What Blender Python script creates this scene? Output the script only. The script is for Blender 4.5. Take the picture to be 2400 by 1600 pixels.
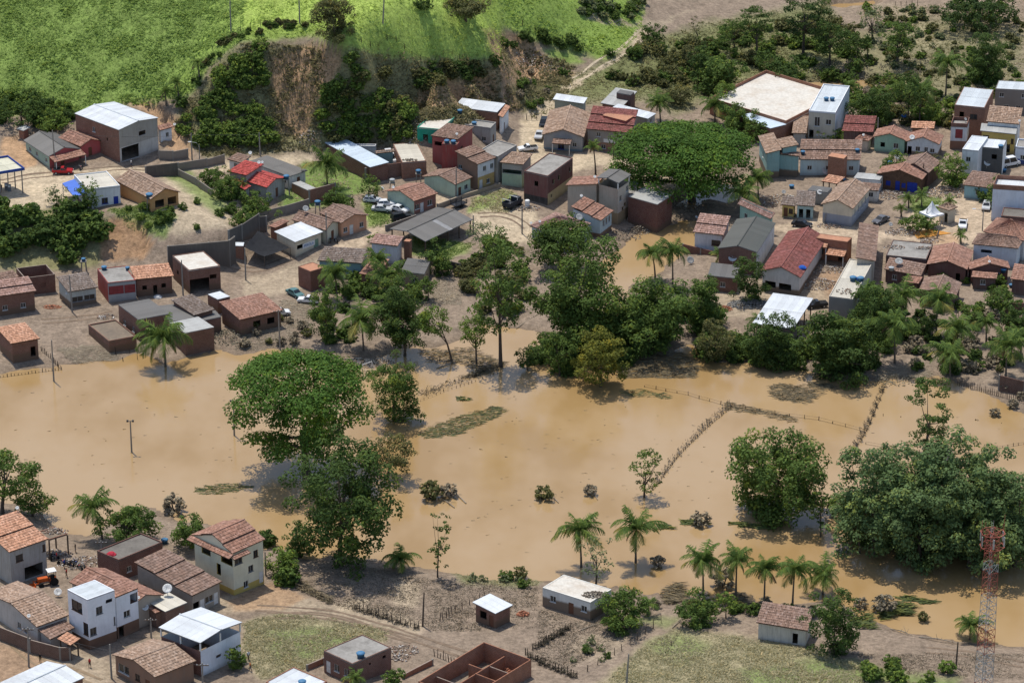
import bpy, math, random
import numpy as np
from mathutils import Vector, Matrix
for o in list(bpy.data.objects): bpy.data.objects.remove(o)
random.seed(7); rng = np.random.default_rng(7)
R = math.radians; S = bpy.context.scene; COL = S.collection

# ------------------------------------------------------------ camera, sky, sun, exposure
F_PX = 8355.0; PITCH = R(24.0); CAM_H = 281.0           # focal length in pixels of the 2400 px wide frame
cd = bpy.data.cameras.new('camera'); cam = bpy.data.objects.new('camera', cd); COL.objects.link(cam)
cam.location = (0, 0, CAM_H); cam.rotation_euler = (R(90) - PITCH, 0, 0)
cd.sensor_width = 36.0; cd.lens = 36.0 * F_PX / 2400.0; cd.clip_start = 1.0; cd.clip_end = 9000.0
S.camera = cam
SUN_EL = R(70.0); SH = Vector((0.50, -0.86, 0)).normalized()   # SH: the way shadows fall on the ground
W = bpy.data.worlds.new('World'); S.world = W; W.use_nodes = True
nt = W.node_tree; sky = nt.nodes.new('ShaderNodeTexSky'); sky.sky_type = 'NISHITA'; sky.sun_disc = False
sky.sun_elevation = SUN_EL; sky.sun_rotation = math.atan2(-SH.x, -SH.y); sky.air_density = 1.0; sky.dust_density = 1.2
nt.links.new(sky.outputs[0], nt.nodes['Background'].inputs[0]); nt.nodes['Background'].inputs[1].default_value = 0.15
sl = bpy.data.lights.new('sun', 'SUN'); sun = bpy.data.objects.new('sun', sl); COL.objects.link(sun)
sl.energy = 3.7; sl.angle = R(0.55); sl.color = (1.0, 0.95, 0.86)
sd = Vector((SH.x * math.cos(SUN_EL), SH.y * math.cos(SUN_EL), -math.sin(SUN_EL)))
sun.rotation_euler = sd.to_track_quat('-Z', 'Y').to_euler(); sun.location = (0, 600, 400)
vs = S.view_settings; vs.view_transform = 'Standard'; vs.look = 'None'; vs.exposure = 0.1; vs.gamma = 1.0

# ------------------------------------------------------------ photo pixels -> directions -> places
CAM = np.array([0, 0, CAM_H]); FW = np.array([0, math.cos(PITCH), -math.sin(PITCH)])
UP = np.array([0, math.sin(PITCH), math.cos(PITCH)]); RT = np.array([1.0, 0, 0])
TS = {0: (0, 0, .98), 1: (0, 0, 3.92), 2: (600, 0, 3.92), 3: (1200, 0, 3.92), 4: (1800, 0, 3.92), 5: (0, 350, 3.92),
      6: (500, 300, 4.48), 7: (900, 300, 4.48), 8: (1200, 300, 4.48), 9: (1600, 250, 5.6), 10: (2000, 250, 5.6),
      11: (1600, 450, 5.2275), 12: (2000, 450, 5.2275), 13: (0, 1150, 3.485), 14: (600, 1200, 3.92), 15: (1200, 1150, 3.485),
      16: (1800, 1150, 3.485), 17: (0, 600, 3.92), 18: (600, 550, 3.92), 19: (1200, 500, 3.92), 20: (1800, 650, 3.92),
      21: (500, 800, 2.85), 22: (900, 850, 3.485), 23: (1400, 850, 1.992), 24: (1900, 950, 2.24), 99: (0, 0, 1.0)}
def px(t, p):
    ox, oy, s = TS[t]; return (ox + p[0] / s, oy + p[1] / s)
def ray(u, v):
    d = FW + (u - 1200) / F_PX * RT - (v - 800) / F_PX * UP
    return d / np.linalg.norm(d)
def at_z(u, v, z):
    d = ray(u, v); k = (z - CAM_H) / d[2]; return CAM + d * k
def project(P):
    w = P - CAM; dep = w @ FW
    return 1200 + F_PX * (w @ RT) / dep, 800 - F_PX * (w @ UP) / dep
def scale_at(P): return F_PX / ((np.array(P) - CAM) @ FW)       # pixels per metre there

# ------------------------------------------------------------ terrain: heights read off the photograph
CP = [(0,1000,0),(300,1000,0),(600,1000,0),(1000,1000,0),(1400,1000,0),(1800,1000,0),(2352,1000,0),(0,1100,0),(600,1190,0),
(1100,1200,0),(1500,1200,0),(2000,1300,0),(2352,1350,0),(0,830,.6),(250,810,.5),(600,780,.7),(900,780,.5),(1300,780,.4),
(1700,800,.5),(2100,840,.5),(2352,900,.5),(100,720,1.3),(300,690,1.6),(500,660,2),(600,700,1.5),(350,640,2.2),(100,640,2),
(460,640,2.2),(0,490,9),(120,480,9),(240,500,8.8),(330,510,8.6),(400,528,8.2),(520,520,7.8),(0,612,2.5),(150,612,2.5),
(300,617,2.4),(390,625,2.3),(540,600,2.5),(0,420,9),(120,400,9),(330,385,8.5),(500,375,8),(620,370,7.5),(700,360,7),
(850,380,5.5),(760,430,6),(600,470,7),(560,545,4),(640,525,4.3),(700,560,3.3),(850,540,3),(880,480,3.8),(950,500,3.2),
(1050,450,3.6),(1180,350,4.5),(1100,420,4),(1250,300,5),(1350,360,4),(1420,400,3),(1250,470,3),(1200,520,2.5),(1100,560,2),
(1000,620,1.5),(1350,520,1.2),(1450,530,.5),(1560,440,1),(1650,380,1.5),(1700,330,2),(1850,300,2),(1850,450,2),(1650,560,1),
(1800,560,1.8),(1950,560,2),(2000,480,2),(2200,500,2),(2352,500,2.2),(2200,600,1.6),(2352,650,1.4),(2100,700,1.1),
(1750,680,1),(1900,660,1.3),(2250,780,.8),(2100,350,2.2),(2300,330,2.2),(2352,250,2),(1600,220,2.5),(1480,230,4),
(1700,120,2.5),(1900,120,2),(2100,120,1.5),(2352,120,1.5),(1900,0,3),(2352,0,2),(1600,60,4.5),(1480,90,6),(1500,0,8),
(0,250,13),(150,240,14),(290,235,15),(0,120,20),(150,120,21),(300,120,22),(0,0,27),(300,0,29),(420,180,19),(450,100,24),
(500,0,29),(480,350,8.5),(560,350,8.3),(650,345,8),(750,340,7.5),(850,330,7),(930,320,6.5),(560,100,27),(640,92,26.5),
(720,88,27),(790,112,28),(640,220,17),(700,230,16),(800,230,16.5),(540,220,17.5),(480,250,15),(850,130,26),(930,150,23.5),
(1000,145,22),(1080,140,19),(1140,135,16.5),(960,300,7),(1050,280,6),(1130,255,5.8),(1000,220,13),(1080,215,10.5),
(880,230,15),(720,0,31.5),(900,0,32),(900,70,29),(1020,60,25.5),(1000,0,29),(1120,60,20),(1100,0,23.5),(1150,100,16),
(1170,110,11),(1180,180,7),(1240,170,6.5),(1300,150,6),(1200,250,5.5),(1300,230,5),(1400,150,5.5),(1200,60,14),(1300,80,11),
(1400,60,10),(1250,0,18),(1400,0,13),(1420,110,7.5),(0,1200,1.5),(100,1250,1.5),(300,1300,2),(200,1450,2.5),(0,1400,3),
(0,1560,3),(400,1450,2.5),(600,1350,1.8),(600,1500,2.5),(800,1300,.8),(900,1400,1.5),(900,1560,2.2),(1100,1350,.8),
(1100,1450,1.3),(1200,1400,1.1),(1300,1480,1.6),(1350,1400,.9),(1500,1400,.8),(1500,1560,3),(1700,1450,1.2),(1800,1560,3),
(1900,1420,.8),(2050,1500,1.2),(2100,1560,2.2),(2352,1500,.8),(2352,1560,1.6),(500,1240,.8),(640,1290,.8),
(-120,0,26),(-120,250,13),(-120,420,9.5),(-120,800,.8),(-120,1560,3),(2480,0,2),(2480,900,.6),(2480,1560,1.6),
(600,-120,34),(0,-120,31),(1200,-120,24),(1800,-120,5),(2400,-120,3),(300,1680,3),(1200,1680,3),(2100,1680,3)]
_cx = []
for (x, y, z) in CP:
    u, v = px(0, (x, y)); P = at_z(u, v, z); _cx.append((P[0], P[1], z))
_cx = np.array(_cx); _K = lambda a, b: np.sqrt(((a[:, None, :] - b[None, :, :]) ** 2).sum(-1) + 9.0)
_n = len(_cx); _A = np.zeros((_n + 1, _n + 1)); _A[:_n, :_n] = _K(_cx[:, :2], _cx[:, :2]) - np.eye(_n) * .6
_A[:_n, _n] = 1; _A[_n, :_n] = 1
_w = np.linalg.solve(_A, np.append(_cx[:, 2], 0))
def poly_w(pts, t=0): return np.array([at_z(*px(t, p), 0.0)[:2] for p in pts])
WATER = [poly_w([(-700,870),(0,862),(60,850),(125,845),(200,836),(270,830),(300,815),(380,838),(490,803),(560,815),(620,800),(700,815),
 (760,822),(870,822),(940,795),(1000,800),(1060,775),(1120,745),(1190,755),(1235,765),(1300,800),(1395,775),(1440,815),(1520,812),(1590,790),
 (1640,828),(1740,840),(1830,850),(1940,880),(2030,868),(2080,872),(2150,868),(2250,905),(2352,945),(3000,1060),(3000,1560),(2352,1482),(2200,1470),
 (2050,1440),(1970,1405),(1900,1382),(1800,1388),(1700,1390),(1580,1375),(1480,1365),(1410,1350),(1330,1338),(1240,1330),
 (1170,1335),(1060,1312),(960,1300),(840,1282),(700,1275),(640,1255),(600,1262),(560,1225),(500,1200),(440,1195),(350,1165),
 (260,1190),(200,1232),(140,1225),(90,1172),(0,1150),(-700,1130)]),
 poly_w([(1385,600),(1430,565),(1475,528),(1530,515),(1600,507),(1618,545),(1560,600),(1500,632),(1440,650),(1425,770),(1380,790),(1370,700)]),
 poly_w([(1560,470),(1630,425),(1720,402),(1735,432),(1690,462),(1630,458),(1590,480)]),
 poly_w([(1860,188),(1990,183),(2050,190),(1970,204),(1870,202)]), poly_w([(1905,12),(2010,2),(2000,20),(1920,28)])]
def sdist(pts, poly):
    """signed distance (m) to a polygon, negative inside"""
    d = np.full(len(pts), 1e9); ins = np.zeros(len(pts), bool); n = len(poly)
    for i in range(n):
        a = poly[i]; b = poly[(i + 1) % n]; ab = b - a
        t = np.clip(((pts - a) @ ab) / max(ab @ ab, 1e-9), 0, 1)
        d = np.minimum(d, np.hypot(*(pts - a - t[:, None] * ab).T))
        c = ((a[1] > pts[:, 1]) != (b[1] > pts[:, 1]))
        with np.errstate(divide='ignore', invalid='ignore'):
            xx = (b[0] - a[0]) * (pts[:, 1] - a[1]) / (b[1] - a[1]) + a[0]
        ins ^= c & (pts[:, 0] < xx)
    return np.where(ins, -d, d)
def hash2(ix, iy, s):
    h = np.sin(ix * 127.1 + iy * 311.7 + s * 74.7) * 43758.5453; return h - np.floor(h)
def vnoise(x, y, s=0.0):
    ix = np.floor(x); iy = np.floor(y); fx = x - ix; fy = y - iy; fx = fx * fx * (3 - 2 * fx); fy = fy * fy * (3 - 2 * fy)
    return (hash2(ix, iy, s) * (1 - fx) + hash2(ix + 1, iy, s) * fx) * (1 - fy) + (hash2(ix, iy + 1, s) * (1 - fx) + hash2(ix + 1, iy + 1, s) * fx) * fy
def fnoise(x, y, s=0.0): return vnoise(x, y, s) * .55 + vnoise(x * 2.1, y * 2.1, s + 3) * .28 + vnoise(x * 4.3, y * 4.3, s + 7) * .17
def water_d(pts):
    wob = np.stack([fnoise(pts[:, 0] / 5, pts[:, 1] / 5, 1) - .5, fnoise(pts[:, 0] / 5, pts[:, 1] / 5, 2) - .5], 1) * 4.0
    d = np.full(len(pts), 1e9)
    for w in WATER: d = np.minimum(d, sdist(pts + wob, w))
    return d
def hz_arr(pts):
    out = np.empty(len(pts))
    for i in range(0, len(pts), 20000):
        q = pts[i:i + 20000]; out[i:i + 20000] = _K(q, _cx[:, :2]) @ _w[:-1] + _w[-1]
    far = np.clip((np.hypot(pts[:, 0], pts[:, 1] - 660) - 330) / 400, 0, 1)
    out = np.clip(out, 0.25, 60) * (1 - far) + 12 * far
    out += (fnoise(pts[:, 0] / 9, pts[:, 1] / 9, 5) - .5) * np.clip(out / 7, .25, 1.6) * .9
    d = water_d(pts); k = np.clip(d / 4.5, 0, 1); k = k * k * (3 - 2 * k)
    return np.where(d < 0, np.maximum(-1.2, d * .35 - .03), np.maximum(out, .2) * k + .02 * (1 - k))
def hz(x, y): return float(hz_arr(np.array([[x, y]], float))[0])
def ground(u, v):
    """first place where a pixel's direction meets the terrain"""
    d = ray(u, v); k = np.linspace(430, 1150, 361); P = CAM + k[:, None] * d
    b = P[:, 2] - np.maximum(hz_arr(P[:, :2]), 0); i = int(np.argmax(b < 0)) if (b < 0).any() else 360
    if i == 0: return P[0]
    a, c = k[i - 1], k[i]
    for _ in range(7):
        m = (a + c) / 2; Q = CAM + m * d
        if Q[2] < max(hz(Q[0], Q[1]), 0): c = m
        else: a = m
    return CAM + (a + c) / 2 * d
def G(t, x, y): return ground(*px(t, (x, y)))

# ------------------------------------------------------------ object helpers
def link(o, parent=None):
    COL.objects.link(o)
    if parent is not None: o.parent = parent
    return o
def tag(o, label, cat, group=None, kind=None):
    if label: o['label'] = label
    if cat: o['category'] = cat
    if group: o['group'] = group
    if kind: o['kind'] = kind
    return o
def empty(name, loc, label, cat, group=None, rz=0):
    o = bpy.data.objects.new(name, None); o.empty_display_size = .5; o.location = loc; o.rotation_euler = (0, 0, rz)
    link(o); return tag(o, label, cat, group)
def inst(name, me, parent=None, loc=(0, 0, 0), rot=(0, 0, 0), sc=None):
    o = bpy.data.objects.new(name, me); link(o, parent); o.location = loc; o.rotation_euler = rot
    if sc is not None: o.scale = sc if hasattr(sc, '__len__') else (sc, sc, sc)
    return o
class MB:
    def __init__(s): s.v = []; s.f = []; s.uv = []; s.m = []
    def face(s, pts, uv=None, m=0):
        i = len(s.v); s.v += [tuple(p) for p in pts]; s.f.append(tuple(range(i, i + len(pts))))
        s.uv += uv if uv else [(p[0] + p[1] * .7, p[2]) for p in pts]; s.m.append(m)
    def box(s, x0, x1, y0, y1, z0, z1, m=0):
        p = [(x, y, z) for z in (z0, z1) for y in (y0, y1) for x in (x0, x1)]
        for q in ((0, 2, 3, 1), (4, 5, 7, 6), (0, 1, 5, 4), (2, 6, 7, 3), (0, 4, 6, 2), (1, 3, 7, 5)): s.face([p[k] for k in q], None, m)
    def prism(s, poly, z0, z1, m=0):
        """vertical prism over a 2D polygon (counter-clockwise)"""
        n = len(poly); s.face([(x, y, z1) for x, y in poly], None, m); s.face([(x, y, z0) for x, y in reversed(poly)], None, m)
        for i in range(n):
            a = poly[i]; b = poly[(i + 1) % n]; L = math.hypot(b[0] - a[0], b[1] - a[1])
            s.face([(*a, z0), (*b, z0), (*b, z1), (*a, z1)], [(0, z0), (L, z0), (L, z1), (0, z1)], m)
    def slab(s, q, t, m=0, uv=None):
        """a quad (counter-clockwise from above) thickened downward by t"""
        q = [Vector(p) for p in q]; lo = [p - Vector((0, 0, t)) for p in q]
        s.face(q, uv, m); s.face(lo[::-1], uv, m)
        for i in range(len(q)):
            j = (i + 1) % len(q); s.face([lo[i], lo[j], q[j], q[i]], None, m)
    def tube(s, pts, rad, n=6, m=0, cap=True):
        pts = [Vector(p) for p in pts]; rad = rad if hasattr(rad, '__len__') else [rad] * len(pts); rings = []
        for i, p in enumerate(pts):
            d = (pts[min(i + 1, len(pts) - 1)] - pts[max(i - 1, 0)]).normalized()
            a = d.orthogonal().normalized() if abs(d.z) < .95 else Vector((1, 0, 0)).cross(d).normalized(); b = d.cross(a)
            rings.append([p + (a * math.cos(6.2832 * k / n) + b * math.sin(6.2832 * k / n)) * rad[i] for k in range(n)])
        base = len(s.v)
        for r in rings: s.v += [tuple(p) for p in r]
        for i in range(len(rings) - 1):
            for k in range(n):
                q = (base + i * n + k, base + i * n + (k + 1) % n, base + (i + 1) * n + (k + 1) % n, base + (i + 1) * n + k)
                s.f.append(q); s.uv += [(k * .2, i), (k * .2 + .2, i), (k * .2 + .2, i + 1), (k * .2, i + 1)]; s.m.append(m)
        if cap:
            for r in (rings[0][::-1], rings[-1]): s.face(r, None, m)
    def lathe(s, prof, n=16, m=0, c=(0, 0, 0)):
        base = len(s.v)
        for r, z in prof:
            for k in range(n): s.v.append((c[0] + r * math.cos(6.2832 * k / n), c[1] + r * math.sin(6.2832 * k / n), c[2] + z))
        for i in range(len(prof) - 1):
            for k in range(n):
                s.f.append((base + i * n + k, base + i * n + (k + 1) % n, base + (i + 1) * n + (k + 1) % n, base + (i + 1) * n + k))
                s.uv += [(0, 0), (1, 0), (1, 1), (0, 1)]; s.m.append(m)
    def mesh(s, name, *mats, smooth=False):
        me = bpy.data.meshes.new(name); me.from_pydata(s.v, [], s.f)
        ul = me.uv_layers.new(name='UVMap'); ul.data.foreach_set('uv', np.array(s.uv, float).ravel())
        for m in mats: me.materials.append(m)
        if len(mats) > 1: me.polygons.foreach_set('material_index', s.m)
        if smooth: me.polygons.foreach_set('use_smooth', [True] * len(s.f))
        me.update(); return me
    def obj(s, name, mats, parent=None, loc=(0, 0, 0), rot=(0, 0, 0), smooth=False):
        mats = mats if isinstance(mats, (list, tuple)) else [mats]
        return inst(name, s.mesh(name, *mats, smooth=smooth), parent, loc, rot)
def fast_mesh(name, V, nper, mat, rnd=None, uv=None):
    """many separate polygons of nper corners each; V is (N*nper, 3)"""
    N = len(V) // nper; me = bpy.data.meshes.new(name); me.vertices.add(len(V)); me.vertices.foreach_set('co', np.asarray(V, np.float32).ravel())
    me.loops.add(len(V)); me.loops.foreach_set('vertex_index', np.arange(len(V), dtype=np.int32))
    me.polygons.add(N); me.polygons.foreach_set('loop_start', np.arange(0, len(V), nper, dtype=np.int32))
    if rnd is not None: me.attributes.new('rnd', 'FLOAT', 'FACE').data.foreach_set('value', np.asarray(rnd, np.float32))
    if uv is not None:
        ul = me.uv_layers.new(name='UVMap'); ul.data.foreach_set('uv', np.asarray(uv, np.float32).ravel())
    me.materials.append(mat); me.update(calc_edges=True); me.validate(); return me

# ------------------------------------------------------------ materials
MAT = {}
def mat_base(key, rough=.9, spec=.2):
    m = bpy.data.materials.new(key); m.use_nodes = True; b = m.node_tree.nodes['Principled BSDF']
    b.inputs['Roughness'].default_value = rough; b.inputs['Specular IOR Level'].default_value = spec; return m, m.node_tree, b
def N(t, typ, **kw):
    n = t.nodes.new(typ)
    for k, v in kw.items():
        if k in n.inputs.keys() if isinstance(k, str) else False: n.inputs[k].default_value = v
        else: setattr(n, k, v)
    return n
def noise(t, vec, scale, detail=3.0, rough=.6):
    n = t.nodes.new('ShaderNodeTexNoise'); n.inputs['Scale'].default_value = scale; n.inputs['Detail'].default_value = detail
    n.inputs['Roughness'].default_value = rough
    if vec is not None: t.links.new(vec, n.inputs['Vector'])
    return n.outputs['Fac']
def ramp(t, fac, stops):
    n = t.nodes.new('ShaderNodeValToRGB'); e = n.color_ramp.elements
    while len(e) < len(stops): e.new(.5)
    for q, (p, c) in zip(e, stops): q.position = p; q.color = (*c, 1) if hasattr(c, '__len__') else (c, c, c, 1)
    t.links.new(fac, n.inputs[0]); return n.outputs[0]
def mix(t, fac, a, b, mode='MIX'):
    n = t.nodes.new('ShaderNodeMix'); n.data_type = 'RGBA'; n.blend_type = mode
    for sock, val in ((n.inputs[0], fac), (n.inputs[6], a), (n.inputs[7], b)):
        if hasattr(val, 'links') or hasattr(val, 'is_linked'): t.links.new(val, sock)
        elif hasattr(val, '__len__'): sock.default_value = (*val, 1) if len(val) == 3 else val
        else: sock.default_value = val
    return n.outputs[2]
def mapr(t, v, a, b, c, d):
    n = t.nodes.new('ShaderNodeMapRange'); t.links.new(v, n.inputs[0])
    for i, q in enumerate((a, b, c, d)): n.inputs[i + 1].default_value = q
    return n.outputs[0]
def math_(t, op, a, b=None):
    n = t.nodes.new('ShaderNodeMath'); n.operation = op
    for i, q in enumerate((a, b)):
        if q is None: continue
        if hasattr(q, 'is_linked'): t.links.new(q, n.inputs[i])
        else: n.inputs[i].default_value = q
    return n.outputs[0]
def bump(t, b, h, strength=.4, dist=.05):
    n = t.nodes.new('ShaderNodeBump'); n.inputs['Strength'].default_value = strength; n.inputs['Distance'].default_value = dist
    t.links.new(h, n.inputs['Height']); t.links.new(n.outputs[0], b.inputs['Normal'])
def coord(t, which='Object'): return t.nodes.new('ShaderNodeTexCoord').outputs[which]
def vscale(t, v, s):
    n = t.nodes.new('ShaderNodeMapping'); n.inputs['Scale'].default_value = s; t.links.new(v, n.inputs[0]); return n.outputs[0]
def sc(c, k): return tuple(min(1, x * k) for x in c)
def plain(key, col, rough=.85, metal=0.0, var=.25, scale=1.5):
    if key in MAT: return MAT[key]
    m, t, b = mat_base(key, rough); b.inputs['Metallic'].default_value = metal
    f = noise(t, coord(t), scale, 4); c = ramp(t, f, [(.3, sc(col, 1 - var)), (.7, sc(col, 1 + var * .6))])
    t.links.new(c, b.inputs['Base Color']); MAT[key] = m; return m
def glass_dark(key='window_glass', col=(.018, .022, .026)):
    if key in MAT: return MAT[key]
    m, t, b = mat_base(key, .12, .5); b.inputs['Base Color'].default_value = (*col, 1); MAT[key] = m; return m
def plaster(col, band=None, dirt=.34, mud=0.0, mudcol=(.17, .115, .075)):
    """painted render with stains; band=(height, colour) is a second coat low down; mud = height of the flood's mud mark"""
    key = 'plaster_%s_%s_%s_%s' % (col, band, dirt, mud)
    if key in MAT: return MAT[key]
    m, t, b = mat_base(key, .92); uv = coord(t, 'UV'); sp = t.nodes.new('ShaderNodeSeparateXYZ'); t.links.new(uv, sp.inputs[0])
    ob = coord(t); n1 = noise(t, ob, .35, 5, .65); n2 = noise(t, vscale(t, uv, (2.2, .25, 1)), 1.0, 4, .7)
    c = ramp(t, n1, [(.25, sc(col, .86)), (.55, sc(col, 1.05)), (.8, sc(col, 1.12))])
    if band:
        e = math_(t, 'GREATER_THAN', sp.outputs[1], band[0]); c2 = ramp(t, n1, [(.25, sc(band[1], .72)), (.7, band[1])]); c = mix(t, e, c2, c)
    st = ramp(t, n2, [(.46, 0), (.8, dirt)]); c = mix(t, st, c, sc((.28, .24, .20), .75))
    if mud > 0:
        hgt = math_(t, 'ADD', sp.outputs[1], math_(t, 'MULTIPLY', noise(t, vscale(t, uv, (.35, .1, 1)), 1, 4), -.9))
        f = mapr(t, hgt, mud - .75, mud - .35, .93, 0); c = mix(t, f, c, mudcol)
    else:
        f = mapr(t, sp.outputs[1], 0, .9, .5, 0); c = mix(t, f, c, (.2, .15, .11))
    t.links.new(c, b.inputs['Base Color']); bump(t, b, noise(t, ob, 3, 4), .25, .04); MAT[key] = m; return m
def brick(col=(.30, .135, .085), mud=0.0, mort=(.30, .25, .21)):
    key = 'brick_%s_%s' % (col, mud)
    if key in MAT: return MAT[key]
    m, t, b = mat_base(key, .95); uv = coord(t, 'UV'); sp = t.nodes.new('ShaderNodeSeparateXYZ'); t.links.new(uv, sp.inputs[0])
    bt = t.nodes.new('ShaderNodeTexBrick'); t.links.new(uv, bt.inputs[0]); bt.inputs['Scale'].default_value = 1.0
    bt.inputs['Brick Width'].default_value = .30; bt.inputs['Row Height'].default_value = .2; bt.inputs['Mortar Size'].default_value = .014
    bt.inputs['Color1'].default_value = (*col, 1); bt.inputs['Color2'].default_value = (*sc(col, .72), 1); bt.inputs['Mortar'].default_value = (*mort, 1)
    n1 = noise(t, coord(t), .5, 5, .7); c = mix(t, ramp(t, n1, [(.4, 0), (.75, .55)]), bt.outputs[0], sc(col, .5))
    if mud > 0:
        hgt = math_(t, 'ADD', sp.outputs[1], math_(t, 'MULTIPLY', noise(t, vscale(t, uv, (.35, .1, 1)), 1, 4), -.9))
        c = mix(t, mapr(t, hgt, mud - .8, mud - .3, .85, 0), c, (.16, .105, .07))
    t.links.new(c, b.inputs['Base Color']); bump(t, b, bt.outputs[1], -.5, .02); MAT[key] = m; return m
def tiles(col, old=.5):
    """clay roof tiles: colour of each tile, weathering and lichen"""
    key = 'roof_tile_%s_%s' % (col, old)
    if key in MAT: return MAT[key]
    m, t, b = mat_base(key, .92); uv = coord(t, 'UV')
    sn = t.nodes.new('ShaderNodeVectorMath'); sn.operation = 'SNAP'; sn.inputs[1].default_value = (.26, .42, 1); t.links.new(uv, sn.inputs[0])
    wn = t.nodes.new('ShaderNodeTexWhiteNoise'); wn.noise_dimensions = '2D'; t.links.new(sn.outputs[0], wn.inputs['Vector'])
    c = ramp(t, wn.outputs[0], [(0, sc(col, .55)), (.35, sc(col, .88)), (.75, sc(col, 1.15)), (1, sc((col[0] * 1.2, col[1] * 1.35, col[2] * 1.5), 1.15))])
    n1 = noise(t, coord(t), .45, 6, .7); c = mix(t, ramp(t, n1, [(.42, 0), (.72, old)]), c, (.085, .066, .052))
    n2 = noise(t, coord(t), .16, 4, .6); c = mix(t, ramp(t, n2, [(.45, 0), (.75, .35)]), c, (col[0] * 1.1, col[1] * 1.3, col[2] * 1.5))
    wv = t.nodes.new('ShaderNodeTexWave'); wv.bands_direction = 'X'; wv.inputs['Scale'].default_value = 1.2; t.links.new(uv, wv.inputs[0])
    t.links.new(c, b.inputs['Base Color']); bump(t, b, wv.outputs[1], .35, .05); MAT[key] = m; return m
def sheet(col, dirt=.4, rough=.55, metal=0.0, dcol=(.12, .1, .085)):
    key = 'roof_sheet_%s_%s' % (col, dirt)
    if key in MAT: return MAT[key]
    m, t, b = mat_base(key, rough, .3); b.inputs['Metallic'].default_value = metal; uv = coord(t, 'UV')
    oi = t.nodes.new('ShaderNodeObjectInfo'); k = mapr(t, oi.outputs['Random'], 0, 1, .86, 1.06)
    ob = coord(t); n1 = noise(t, ob, .4, 6, .7); n2 = noise(t, vscale(t, uv, (3, .3, 1)), 1.5, 4, .7)
    cm = t.nodes.new('ShaderNodeVectorMath'); cm.operation = 'SCALE'; cm.inputs[0].default_value = col; t.links.new(k, cm.inputs['Scale'])
    c = mix(t, ramp(t, n1, [(.45, 0), (.8, dirt)]), cm.outputs[0], dcol); c = mix(t, ramp(t, n2, [(.5, 0), (.85, dirt * .8)]), c, dcol)
    t.links.new(c, b.inputs['Base Color']); MAT[key] = m; return m
def concrete(col=(.3, .285, .26), stain=.6, dcol=(.09, .08, .07)):
    key = 'concrete_%s_%s' % (col, stain)
    if key in MAT: return MAT[key]
    m, t, b = mat_base(key, .93); ob = coord(t); n1 = noise(t, ob, .3, 6, .7); n2 = noise(t, ob, 1.6, 5, .7)
    c = ramp(t, n2, [(.3, sc(col, .8)), (.7, sc(col, 1.12))]); c = mix(t, ramp(t, n1, [(.45, 0), (.72, stain)]), c, dcol)
    t.links.new(c, b.inputs['Base Color']); bump(t, b, n2, .3, .03); MAT[key] = m; return m
def leaf(col, var=.5, trans=.28, hue=(1.5, 1.05, .6)):
    """foliage: each leaf clump has its own green"""
    key = 'foliage_%s_%s_%s' % (col, var, trans)
    if key in MAT: return MAT[key]
    m, t, b = mat_base(key, .7, .1); a = t.nodes.new('ShaderNodeAttribute'); a.attribute_name = 'rnd'
    lo = sc(col, 1 - var); hi = sc((col[0] * hue[0], col[1] * hue[1] + .01, col[2] * hue[2]), 1 + var * .5)
    c = ramp(t, a.outputs['Fac'], [(0, lo), (.55, col), (1, hi)])
    t.links.new(c, b.inputs['Base Color']); out = t.nodes['Material Output']
    tr = t.nodes.new('ShaderNodeBsdfTranslucent'); t.links.new(mix(t, .25, c, (.2, .26, .05)), tr.inputs[0])
    ms = t.nodes.new('ShaderNodeMixShader'); ms.inputs[0].default_value = trans
    t.links.new(b.outputs[0], ms.inputs[1]); t.links.new(tr.outputs[0], ms.inputs[2]); t.links.new(ms.outputs[0], out.inputs[0]); MAT[key] = m; return m
BARK = plain('bark', (.11, .085, .065), .95, 0, .45, 3); PALMBARK = plain('palm_bark', (.14, .115, .09), .95, 0, .4, 4)
WOOD = plain('weathered_wood', (.12, .09, .068), .95, 0, .4, 3); POLE = plain('concrete_pole', (.27, .25, .22), .9, 0, .2, 1)
DKWOOD = plain('wet_fence_wood', (.055, .042, .032), .95, 0, .4, 3); WHITEM = plain('white_metal', (.72, .72, .70), .5, 0, .08)
BLACK = plain('black_rubber', (.018, .018, .018), .9, 0, .2); STEEL = plain('galvanised_steel', (.42, .42, .42), .45, .3, .15)
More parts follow.
